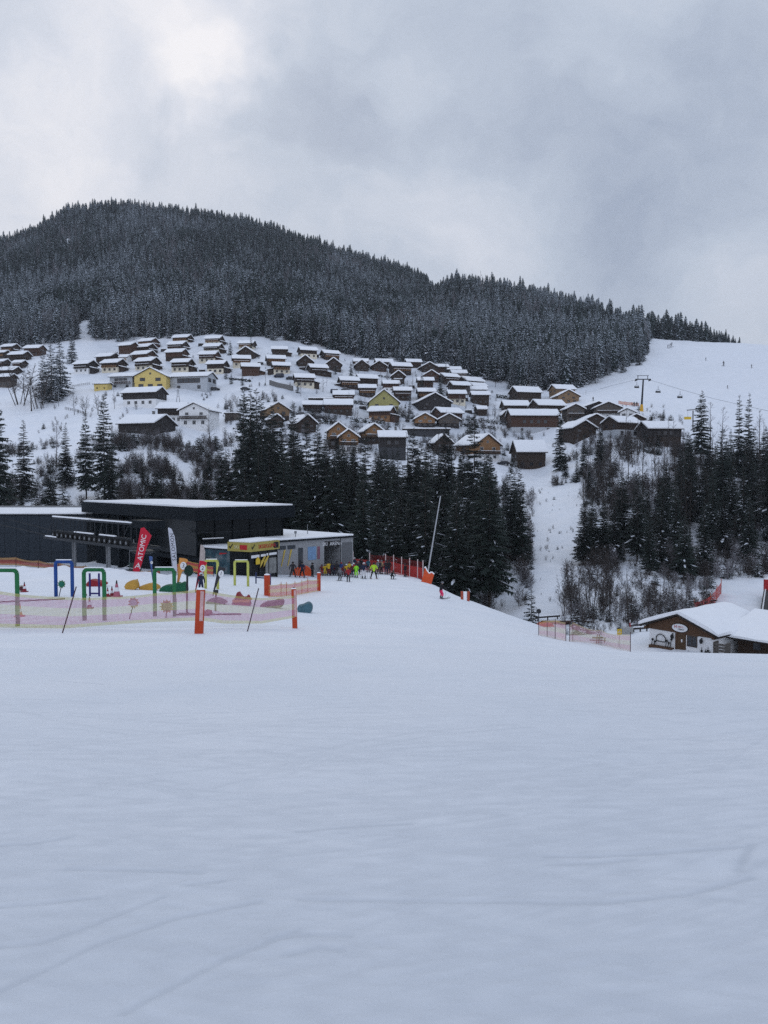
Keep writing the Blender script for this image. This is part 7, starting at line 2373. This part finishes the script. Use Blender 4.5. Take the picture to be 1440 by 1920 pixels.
# ------------------------------------------------------------------ snow lance, barriers and things at the piste rim
def snow_lance():
    d = 96
    f = at(798, 1078, d); f.z = gz(f.x, f.y)
    t = at(826, 930, d) - f
    r = thing('snow_lance', 'tall leaning grey snow making lance at the piste rim', 'snow lance', f)
    m = MB(); m.tube((0, 0, -.5), t, .10, .06, 8); m.build('lance', M('lance_aluminium', (.42, .43, .44), .5, .1, 2, metal=.3), r)
    m = MB(); m.tube(t, t * 1.012, .11, .11, 8); m.build('nozzle_head', STEEL_D, r)
    m = MB(); m.tube((0.1, .6, -.4), t * .28 + Vector((.1, .1, 0)), .07, None, 6); m.build('stay', STEEL_D, r)
    # orange padding hung around its foot
    d = 92
    q = [at(788, 1097, d), at(806, 1104, d), at(814, 1078, d), at(809, 1074, d), at(805, 1077, d), at(800, 1071, d), at(797, 1064, d), at(793, 1082, d)]
    o = q[0].copy()
    m = MB(); m.prism([p - o for p in q], (0, .5, 0))
    c = thing('padding_cover', 'orange padding hung around the foot of the snow lance', 'padding', o)
    m.build('cover', ORANGE, c, bevel=.08)
    m = MB()
    for a, b_ in ((6, 5), (5, 4), (4, 3), (3, 2)):
        m.tube(q[a] - o + Vector((0, .25, .05)), q[b_] - o + Vector((0, .25, .05)), .12, None, 6)
    m.build('snow_rim', SNOW, c)
    m = MB(); e = at(815, 1112, 91) - o
    m.tube(q[1] - o, e, .09, None, 6); m.build('skid', STEEL_D, c)
snow_lance()
def barrier():
    a = gp(866, 1124); a2 = gd(879, a.y)
    r = thing('snow_barrier', 'small white barrier between two red posts at the piste rim', 'barrier', a)
    w = a2.x - a.x
    for x in (0, w):
        m = MB(); m.box(x - .1, x + .1, -.1, .1, -.3, .75); m.build('post', M('post_rust', (.38, .07, .035), .6, .2, 3), r)
    m = MB(); m.box(.1, w - .1, -.05, .25, -.2, .72); m.build('panel', SNOW, r, bevel=.08)
barrier()
def rim_things():
    # yellow sign and timber behind the right net panels, concrete block, snow covered log
    a = gp(1161, 1212); a.z -= .2
    h = at(1161, 1189, a.y).z - a.z
    r = thing('warning_sign', 'yellow square warning sign with a white mark beside the hut', 'sign', a)
    m = MB(); m.tube((0, 0, -.3), (0, 0, h + .3), .035, None, 8); m.build('pole', STEEL, r)
    s = .26
    m = MB(); m.box(-s, s, -.06, -.03, h - .05, h + .60); pn = m.build('panel', YELLOW, r)
    m = MB()
    for q in ([(-.13, .12), (-.07, .12), (.03, .42), (-.03, .42)], [(-.03, .42), (.03, .42), (.13, .12), (.07, .12)]):
        m.prism([(u, -.066, h - .05 + v + .05) for u, v in q], (0, .005, 0))
    m.build('mark', WHITE, pn)
    a = gp(1122, 1208); 
    r = thing('timber_trestle', 'yellowish timber trestle behind the right net panel', 'trestle', a)
    wd = TIMBER['l']
    m = MB(); m.box(-.55, .75, .6, .78, .55, .70); m.box(-.9, .9, .3, .42, .36, .46); m.build('plank', wd, r)
    for x in (-.1, .15, .8):
        m = MB(); m.tube((x, .5, -.3), (x + .1, .5, 1.05 if x < .5 else .7), .06, None, 6); m.build('leg', wd, r)
    p = at(1176, 1172, 98); p.z = gz(p.x, p.y)
    r = thing('concrete_block', 'pale concrete block with a red and white stick behind the hut', 'block', p)
    m = MB(); m.box(-.65, .65, -.4, .4, 0, .85); m.build('block', M('concrete_pale', (.32, .32, .31), .9, .2, 3), r, bevel=.04)
    m = MB(); m.tube((.35, 0, .85), (.35, 0, 1.4), .05, None, 6, 0); m.tube((.35, 0, 1.4), (.35, 0, 1.75), .05, None, 6, 1); m.build('stick', [RED, WHITE], r)
    for i, (x0, y0, x1, y1, d, lab) in enumerate([(1004, 1158, 1050, 1151, 117, 'dark snow covered log rail at the foot of the clearing'), (1185, 1183, 1216, 1179, 99, 'snow covered timber rail left of the hut'), (1180, 1176, 1225, 1171, 103, 'upper snow covered timber rail left of the hut')]):
        a, b_ = at(x0, y0, d), at(x1, y1, d)
        a.z, b_.z = gz(a.x, a.y) + .45, gz(b_.x, b_.y) + .45
        ga = min(gz(a.x, a.y), gz(b_.x, b_.y))
        r = thing('timber_rail', lab, 'rail', a)
        m = MB(); m.tube((0, 0, 0), b_ - a, .14, None, 8); m.build('log', TIMBER['k'], r)
        for q in (.1, .5, .9):
            m = MB(); p_ = (b_ - a) * q; m.tube(p_ - Vector((0, 0, max(.4, a.z - ga + .3))), p_, .09, None, 6); m.build('post', TIMBER['k'], r)
        m = MB(); m.tube(Vector((.1, 0, .15)), (b_ - a) * .97 + Vector((0, 0, .15)), .10, None, 6); m.build('snow_cap', SNOW, r)
    # mats and planks lying behind the net panels
    for i, (px, py, d, w, mat, lab) in enumerate([(1022, 1168, 110, 2.4, ORANGE, 'orange mat lying at the left end behind the pink nets'), (1046, 1165, 112, 5.0, M('mat_ochre', (.34, .18, .05), .7, .3, 2), 'ochre mat pile behind the pink nets'), (1082, 1168, 111, 5.0, TIMBER['r'], 'reddish plank pile behind the pink nets')]):
        p = at(px, py, d); p.z = gz(p.x, p.y)
        zt = at(px, py, d).z - p.z
        m = MB(); 
        for k in range(4):
            m.box(-w / 2 + .1 * k, w / 2 - .12 * k, -.5, .5, max(0, zt) * k / 4 + .005 * k, max(.3, zt) * (k + 1) / 4)
        tag(m.build('mat_pile', mat, None, p, R(4 * i - 4)), lab, 'pile')
    # signpost and footbridge in the hollow
    p = at(1010, 1160, 98); p.z = gz(p.x, p.y)
    r = thing('round_signpost', 'small round grey sign on a post at the foot of the clearing', 'sign', p)
    h = at(1010, 1146, 98).z - p.z
    m = MB(); m.tube((0, 0, -.2), (0, 0, h), .05, None, 6); m.build('pole', STEEL_D, r)
    m = MB(); m.prism([(.3 * math.cos(t * math.pi / 8), -.03, h + .3 * math.sin(t * math.pi / 8)) for t in range(16)], (0, .05, 0)); m.build('disc', STEEL_D, r)
    # red roofed ramp at the right picture edge
    p = at(1424, 1150, 103); p.z = gz(p.x, p.y)
    r = thing('lift_ramp', 'dark ramp with pale rails and a red head at the right picture edge', 'ramp', p)
    q = at(1432, 1106, 135) - p
    m = MB()
    m.hexa([(0, 0, -.6), (5, 0, -.6), (q.x + 5.5, q.y, q.z - 1.5), (q.x, q.y, q.z - 1.5), (0, 0, 1.0), (5, 0, 1.0), (q.x + 5.5, q.y, q.z), (q.x, q.y, q.z)])
    m.build('ramp_body', BLACK, r)
    for k in range(2):
        m = MB(); m.tube((.3 + .9 * k, -.05, 1.12), (q.x + .3 + .9 * k, q.y, q.z + .12), .1, None, 6); m.build('rail', WHITE, r)
    m = MB(); m.box(q.x, q.x + 5.5, q.y - .4, q.y + .1, q.z + .01, q.z + 1.8); hd = m.build('head_panel', RED, r)
    m = MB(); m.box(q.x, q.x + 5.5, q.y - .4, q.y + .1, q.z + 1.803, q.z + 2.05); m.build('snow_cap', SNOW, hd)
rim_things()
# ------------------------------------------------------------------ people
SKIN = M('skin', (.42, .25, .18), .6, .1, 3)
GLOVE = M('glove_black', (.014, .014, .016), .8, .2, 4)
BOOT = M('ski_boot', (.05, .05, .055), .4, .3, 4)
CLOTH = {}
def cloth(name, col):
    if name not in CLOTH:
        CLOTH[name] = M('fabric_' + name, col, .8, .18, 5)
    return CLOTH[name]
C_ = dict(black=(.012, .012, .014), navy=(.016, .022, .05), dark=(.025, .024, .028), grey=(.16, .16, .17), white=(.62, .62, .63), red=(.30, .02, .025), darkred=(.14, .015, .02),
          yellow=(.55, .38, .03), lime=(.28, .72, .03), acid=(.42, .66, .03), pink=(.75, .035, .13), tan=(.30, .20, .12), teal=(.02, .10, .14), blue=(.02, .06, .22), maroon=(.09, .015, .022))
# joints: position, radius, what covers it (0 trousers, 1 jacket, 2 glove, 3 boot, 4 skin)
def pose(kind):
    if kind == 'crouch':
        J = dict(pelvis=(0, .12, .52), belly=(0, .02, .66), chest=(0, -.14, .82), neck=(0, -.26, .98), head=(0, -.33, 1.07), crown=(0, -.36, 1.18),
                 shl=(-.20, -.16, .92), ell=(-.27, -.38, .74), hal=(-.18, -.52, .55), fil=(-.15, -.56, .45), shr=(.20, -.16, .92), elr=(.28, -.36, .72), har=(.18, -.52, .52), fir=(.15, -.56, .42),
                 hil=(-.12, .10, .50), knl=(-.20, -.24, .46), anl=(-.18, -.02, .10), tol=(-.18, -.24, .06), hir=(.12, .10, .50), knr=(.20, -.24, .46), anr=(.18, -.02, .10), tor=(.18, -.24, .06))
    elif kind == 'ski':
        J = dict(pelvis=(0, .08, .86), belly=(0, .03, 1.02), chest=(0, -.06, 1.24), neck=(0, -.12, 1.44), head=(0, -.15, 1.54), crown=(0, -.16, 1.66),
                 shl=(-.20, -.06, 1.37), ell=(-.33, -.14, 1.14), hal=(-.30, -.40, 1.05), fil=(-.27, -.48, 1.02), shr=(.20, -.06, 1.37), elr=(.33, -.14, 1.14), har=(.30, -.40, 1.05), fir=(.27, -.48, 1.02),
                 hil=(-.11, .07, .82), knl=(-.15, -.14, .48), anl=(-.15, .02, .12), tol=(-.15, -.20, .07), hir=(.11, .07, .82), knr=(.15, -.14, .48), anr=(.15, .02, .12), tor=(.15, -.20, .07))
    elif kind == 'wide':
        J = dict(pelvis=(0, .02, .88), belly=(0, .0, 1.06), chest=(0, -.02, 1.28), neck=(0, -.04, 1.48), head=(0, -.06, 1.58), crown=(0, -.06, 1.70),
                 shl=(-.21, -.01, 1.41), ell=(-.36, .02, 1.16), hal=(-.40, -.14, .94), fil=(-.40, -.20, .86), shr=(.21, -.01, 1.41), elr=(.36, .02, 1.16), har=(.40, -.14, .94), fir=(.40, -.20, .86),
                 hil=(-.12, .02, .84), knl=(-.24, -.05, .48), anl=(-.33, .02, .12), tol=(-.35, -.20, .07), hir=(.12, .02, .84), knr=(.22, -.05, .48), anr=(.30, .02, .12), tor=(.32, -.20, .07))
    else:
        J = dict(pelvis=(0, 0, .94), belly=(0, 0, 1.10), chest=(0, -.01, 1.30), neck=(0, -.01, 1.50), head=(0, -.03, 1.60), crown=(0, -.03, 1.71),
                 shl=(-.20, 0, 1.42), ell=(-.29, .03, 1.16), hal=(-.27, -.12, .96), fil=(-.26, -.17, .88), shr=(.20, 0, 1.42), elr=(.29, .03, 1.16), har=(.27, -.12, .96), fir=(.26, -.17, .88),
                 hil=(-.11, 0, .88), knl=(-.13, -.03, .50), anl=(-.14, .02, .12), tol=(-.15, -.20, .07), hir=(.11, 0, .88), knr=(.13, -.03, .50), anr=(.14, .02, .12), tor=(.15, -.20, .07))
    return J
RAD = dict(pelvis=.155, belly=.150, chest=.170, neck=.075, head=.098, crown=.075, sh=.095, el=.070, ha=.050, fi=.040, hi=.115, kn=.088, an=.080, to=.062)
COV = dict(pelvis=1, belly=1, chest=1, neck=1, head=4, crown=4, sh=1, el=1, ha=2, fi=2, hi=0, kn=0, an=3, to=3)
BONES = [('pelvis', 'belly'), ('belly', 'chest'), ('chest', 'neck'), ('neck', 'head'), ('head', 'crown'), ('chest', 'shl'), ('shl', 'ell'), ('ell', 'hal'), ('hal', 'fil'), ('chest', 'shr'), ('shr', 'elr'), ('elr', 'har'), ('har', 'fir'),
         ('pelvis', 'hil'), ('hil', 'knl'), ('knl', 'anl'), ('anl', 'tol'), ('pelvis', 'hir'), ('hir', 'knr'), ('knr', 'anr'), ('anr', 'tor')]
def key(n):
    return n if n in RAD else n[:2]
def body_mesh(kind):
    J = pose(kind)
    names = list(J)
    me = bpy.data.meshes.new('body_cage')
    me.from_pydata([J[n] for n in names], [(names.index(a), names.index(b)) for a, b in BONES], [])
    o = bpy.data.objects.new('body_cage', me); COL.objects.link(o)
    o.modifiers.new('skin', 'SKIN')
    for i, n in enumerate(names):
        r = RAD[key(n)]
        me.skin_vertices[0].data[i].radius = (r, r * (.8 if n in ('chest', 'belly', 'pelvis') else 1))
        me.skin_vertices[0].data[i].use_root = n == 'pelvis'
    s = o.modifiers.new('sub', 'SUBSURF'); s.levels = 1; s.render_levels = 1
    dg = bpy.context.evaluated_depsgraph_get(); dg.update()
    out = bpy.data.meshes.new_from_object(o.evaluated_get(dg))
    bpy.data.objects.remove(o); bpy.data.meshes.remove(me)
    out.name = 'body_' + kind
    out.materials.clear()
    for _ in range(5):
        out.materials.append(SKIN)
    P = {n: Vector(p) for n, p in J.items()}
    for f in out.polygons:
        best, bm = 9, 0
        for a, b in BONES:
            ab = P[b] - P[a]; t = min(1, max(0, (f.center - P[a]).dot(ab) / ab.length_squared))
            dd = (P[a] + ab * t - f.center).length - (RAD[key(a)] * (1 - t) + RAD[key(b)] * t)
            if dd < best:
                best = dd
                ca, cb = COV[key(a)], COV[key(b)]
                bm = ca if t < .5 else cb
        f.material_index = bm
        f.use_smooth = True
    return out, J
POSES = {k: body_mesh(k) for k in ('stand', 'ski', 'wide', 'crouch')}
SKI_M = [M('ski_dark', (.03, .03, .035), .4, .3, 3), M('ski_red', (.25, .03, .03), .4, .3, 3), M('ski_pale', (.4, .4, .42), .4, .2, 3)]
def ski_mesh():
    b = MB()
    prof = [(-.78, .02), (.72, .02), (.86, .06), (.95, .14)]
    for (y0, z0), (y1, z1) in zip(prof[:-1], prof[1:]):
        w0, w1 = .045, .045 if y1 < .9 else .02
        b.hexa([(-w0, -y0, z0 - .012), (-w1, -y1, z1 - .012), (w1, -y1, z1 - .012), (w0, -y0, z0 - .012), (-w0, -y0, z0 + .012), (-w1, -y1, z1 + .012), (w1, -y1, z1 + .012), (w0, -y0, z0 + .012)])
    return b
SKI_ME = {}
def helmet_mesh(mat):
    k = 'helmet_' + mat.name
    if k not in SKI_ME:
        b = MB(); b.ball((0, 0, 0), .145, 0, 14, 8, -.35, (.95, 1.08, 1.0)); SKI_ME[k] = b.mesh('helmet', mat, True)
    return SKI_ME[k]
def goggles_mesh():
    if 'goggles' not in SKI_ME:
        b = MB(); b.box(-.09, .09, -.155, -.10, -.035, .045); SKI_ME['goggles'] = b.mesh('goggles', BLACK)
    return SKI_ME['goggles']
PR = random.Random(5)
PEOPLE_POS = []
def person(px, foot, hpx, jacket, trousers, lab, kind='stand', turn=0, helmet='black', skis=1, poles=True, group=None, ground_d=None, board=False, pack=None, cat='person'):
    p = gp(px, foot, 20) if ground_d is None else gd(px, ground_d)
    h = hpx * p.y / FPX
    me, J = POSES[kind]
    full = {'stand': 1.79, 'ski': 1.74, 'wide': 1.78, 'crouch': 1.26}[kind]
    s = h / full
    r = thing('person', lab, cat, p, R(turn), group)
    r.scale = (s, s, s)
    PEOPLE_POS.append(p)
    b = link('body', me, r)
    for i, mt in enumerate((cloth(trousers, C_[trousers]), cloth(jacket, C_[jacket]), GLOVE, BOOT, SKIN)):
        b.material_slots[i].link = 'OBJECT'
        b.material_slots[i].material = mt
    hd = Vector(J['crown']) * .55 + Vector(J['head']) * .45
    hm = link('helmet', helmet_mesh(cloth(helmet, C_[helmet])), r, hd)
    link('goggles', goggles_mesh(), r, hd + Vector((0, 0, -.02)))
    sm = SKI_M[PR.randrange(3)]
    if skis:
        key_ = 'ski_' + sm.name
        if key_ not in SKI_ME:
            SKI_ME[key_] = ski_mesh().mesh('ski', sm)
        for sd_ in ('l', 'r'):
            a = J['an' + sd_]
            link('ski', SKI_ME[key_], r, (a[0], a[1] - .08, 0))
    if board:
        m = MB(); m.box(-.75, .75, -.12, .12, .0, .03); m.build('snowboard', BLACK, r)
    if poles:
        for sd_, sg in (('l', -1), ('r', 1)):
            q = Vector(J['fi' + sd_])
            m = MB(); m.tube(q + Vector((0, -.02, .12)), Vector((q.x + sg * .12, q.y + (.35 if kind == 'ski' else -.1), 0)), .012, None, 5); m.build('ski_pole', STEEL, r)
    if pack:
        c = Vector(J['chest'])
        m = MB(); m.box(c.x - .15, c.x + .15, c.y + .15, c.y + .33, c.z - .28, c.z + .16); m.build('backpack', cloth(pack, C_[pack]), r, bevel=.05)
    return r
LQ = 'people waiting at the lift'
for a in [
    (549, 1082, 29, 'dark', 'black', 'person in dark clothes on skis, leftmost of the two by the grey wing', 'wide', 20, 'black'),
    (567, 1083, 30, 'navy', 'black', 'person in navy with legs apart, right of the leftmost dark skier', 'wide', -30, 'black'),
    (585, 1071, 27, 'black', 'black', 'person in black standing under the notice board by the dark doorway', 'stand', 60, 'black'),
    (603, 1076, 21, 'darkred', 'red', 'child in dark red at the left end of the ski class group', 'ski', 0, 'maroon'),
    (609, 1076, 22, 'yellow', 'yellow', 'child in yellow trousers, second from left in the ski class group', 'ski', 15, 'tan'),
    (616, 1077, 27, 'yellow', 'darkred', 'child in a yellow jacket and dark red trousers in the ski class group', 'stand', 10, 'dark'),
    (622, 1076, 25, 'navy', 'dark', 'person in navy just right of the yellow jacket', 'stand', -20, 'black'),
    (631, 1073, 28, 'dark', 'dark', 'person in dark clothes between the yellow jacket and the red jackets', 'stand', 160, 'black'),
    (637, 1089, 25, 'grey', 'black', 'child in a pale grey jacket and black trousers, nearest left of the queue', 'ski', 30, 'grey'),
    (644, 1081, 21, 'darkred', 'maroon', 'child in dark red behind the pale grey jacket', 'ski', 0, 'darkred'),
    (650, 1081, 24, 'yellow', 'darkred', 'child in yellow behind the big red jacket', 'ski', -10, 'white'),
    (653, 1091, 28, 'red', 'black', 'person in a big red jacket and black trousers, nearest in the queue', 'stand', 20, 'darkred'),
    (660, 1082, 24, 'maroon', 'navy', 'child in maroon between the red jacket and the neon green suit', 'stand', -15, 'white'),
    (668, 1083, 26, 'lime', 'lime', 'child in a full neon green suit', 'stand', 10, 'dark'),
    (682, 1085, 31, 'navy', 'white', 'person in a navy jacket and white trousers', 'ski', 10, 'white'),
    (701, 1085, 31, 'acid', 'black', 'person in an acid yellow jacket and black trousers', 'wide', 5, 'black'),
    (709, 1073, 27, 'grey', 'dark', 'person in grey with a white helmet behind the acid yellow jacket', 'stand', -30, 'white'),
    (715, 1075, 27, 'tan', 'dark', 'person in a tan jacket with a backpack right of the acid yellow jacket', 'stand', 140, 'grey'),
    (724, 1073, 27, 'dark', 'navy', 'person in dark clothes, left one of a close pair by the red fence', 'stand', 170, 'black'),
    (729, 1073, 28, 'black', 'black', 'person in black, right one of a close pair by the red fence', 'stand', 190, 'black'),
    (677, 1066, 26, 'black', 'black', 'person in black in front of the red fence at the back of the queue', 'stand', 0, 'black'),
    (664, 1066, 27, 'navy', 'black', 'person with a white helmet in front of the red fence, back of the queue', 'stand', 20, 'white'),
    (628, 1079, 22, 'red', 'navy', 'small child in a red jacket beside the dark standing person', 'ski', 10, 'yellow'),
    (640, 1078, 24, 'blue', 'darkred', 'child in blue and dark red behind the pale grey jacket', 'stand', -25, 'red'),
    (647, 1074, 26, 'black', 'navy', 'person in black at the back of the ski class, left of the red fence start', 'stand', 150, 'black'),
    (655, 1077, 24, 'yellow', 'black', 'child in a yellow vest at the back of the ski class', 'stand', 30, 'red'),
    (663, 1078, 23, 'red', 'black', 'child in a red jacket close behind the neon green suit', 'stand', 170, 'white'),
    (672, 1077, 25, 'dark', 'navy', 'person in dark clothes behind the neon green suit, right side', 'stand', 200, 'grey'),
    (690, 1075, 25, 'teal', 'black', 'person in teal between the white trousers and the acid yellow jacket', 'stand', 20, 'black'),
    (735, 1086, 17, 'black', 'black', 'person in black bending down over a snowboard', 'crouch', 35, 'black'),
    (760, 1073, 25, 'black', 'maroon', 'person in black leaning against the right part of the red fence', 'stand', -60, 'dark'),
    (827, 1123, 33, 'black', 'pink', 'person in a black jacket and bright pink trousers skiing at the piste rim', 'ski', 120, 'grey'),
    (377, 1113, 40, 'navy', 'navy', 'child in navy with a white capped helmet behind the nearest orange post', 'stand', 25, 'white')]:
    px, ft, hp, jk, tr, lb, kd, tu, hl = a
    person(px, ft, hp, jk, tr, lb, kd, tu, hl, skis=0 if kd == 'crouch' else 1, board=kd == 'crouch', poles=kd in ('ski', 'wide'), pack='dark' if 'backpack' in lb else None, group=LQ if px not in (827, 377, 735) else None,
           ground_d=(106 if px < 700 else 101) if ft < 1077 and 655 < px < 770 else (96.5 if px > 590 else 93.5) if ft < 1078 and px < 640 else None)
for a in [
    (1189, 762, 9, 'black', 'dark', 'left one of two far skiers standing by the lift tower', 'stand', 0, 'black'),
    (1194, 762, 9, 'dark', 'black', 'right one of two far skiers standing by the lift tower', 'stand', 0, 'black'),
    (1167, 767, 8, 'black', 'black', 'far person behind the roof of the white walled gable house', 'stand', 0, 'black'),
    (1222, 790, 9, 'black', 'black', 'left one of two far people above the long dark house', 'stand', 0, 'black'),
    (1227, 790, 9, 'grey', 'white', 'right one of two far people above the long dark house, in pale clothes', 'stand', 0, 'black'),
    (1112, 752, 8, 'black', 'dark', 'far person beside the bare bush at the foot of the ski slope', 'stand', 0, 'black'),
    (1252, 653, 7, 'dark', 'black', 'leftmost of three far skiers at the top edge of the forest', 'ski', 60, 'black'),
    (1256, 652, 8, 'black', 'black', 'middle one of three far skiers at the top edge of the forest', 'ski', 60, 'black'),
    (1259, 650, 8, 'navy', 'black', 'rightmost of three far skiers at the top edge of the forest', 'ski', 60, 'black'),
    (1323, 676, 6, 'black', 'black', 'far skier in the middle of the slope, left one of two', 'ski', 80, 'black'),
    (1357, 686, 9, 'black', 'black', 'far skier in the middle of the slope, right one of two', 'ski', -60, 'black'),
    (1409, 690, 7, 'grey', 'grey', 'faint far skier at the right of the slope', 'ski', 0, 'grey'),
    (1364, 728, 6, 'grey', 'grey', 'faint far skier low on the slope behind the twin topped spruces', 'ski', 0, 'grey')]:
    px, ft, hp, jk, tr, lb, kd, tu, hl = a
    person(px, ft, hp, jk, tr, lb, kd, tu, hl, skis=1, poles=False)
def piste_fence():
    P = [gp(1160, 757, 200), gp(1172, 759, 200), gp(1184, 760, 200), gp(1198, 762, 200)]
    o = P[0].copy()
    r = thing('net_fence', 'thin orange net fence at the foot of the far ski slope', 'net fence', o)
    net(r, [(p - o, p - o + Vector((0, 0, 1.3))) for p in P], NET_ORANGE, 'mesh', 4, .02, .05)
    for p in P:
        m = MB(); m.tube(p - o - Vector((0, 0, .3)), p - o + Vector((0, 0, 1.5)), .05, None, 5); m.build('pole', POLE_ORANGE, r)
piste_fence()

# ------------------------------------------------------------------ thin winter haze over the valley
def haze():
    b = MB(); b.box(-1900, 1900, -60, 2300, -260, 520)
    m = bpy.data.materials.new('haze'); m.use_nodes = True
    t = m.node_tree; t.nodes.clear()
    out = N(t, 'ShaderNodeOutputMaterial'); v = N(t, 'ShaderNodeVolumePrincipled')
    v.inputs['Color'].default_value = (.86, .91, 1.0, 1)
    v.inputs['Density'].default_value = 0.00011
    v.inputs['Anisotropy'].default_value = 0.2
    t.links.new(v.outputs[0], out.inputs['Volume'])
    o = b.build('haze', m)
    o['kind'] = 'stuff'; o['label'] = 'thin bluish winter haze filling the valley'
haze()
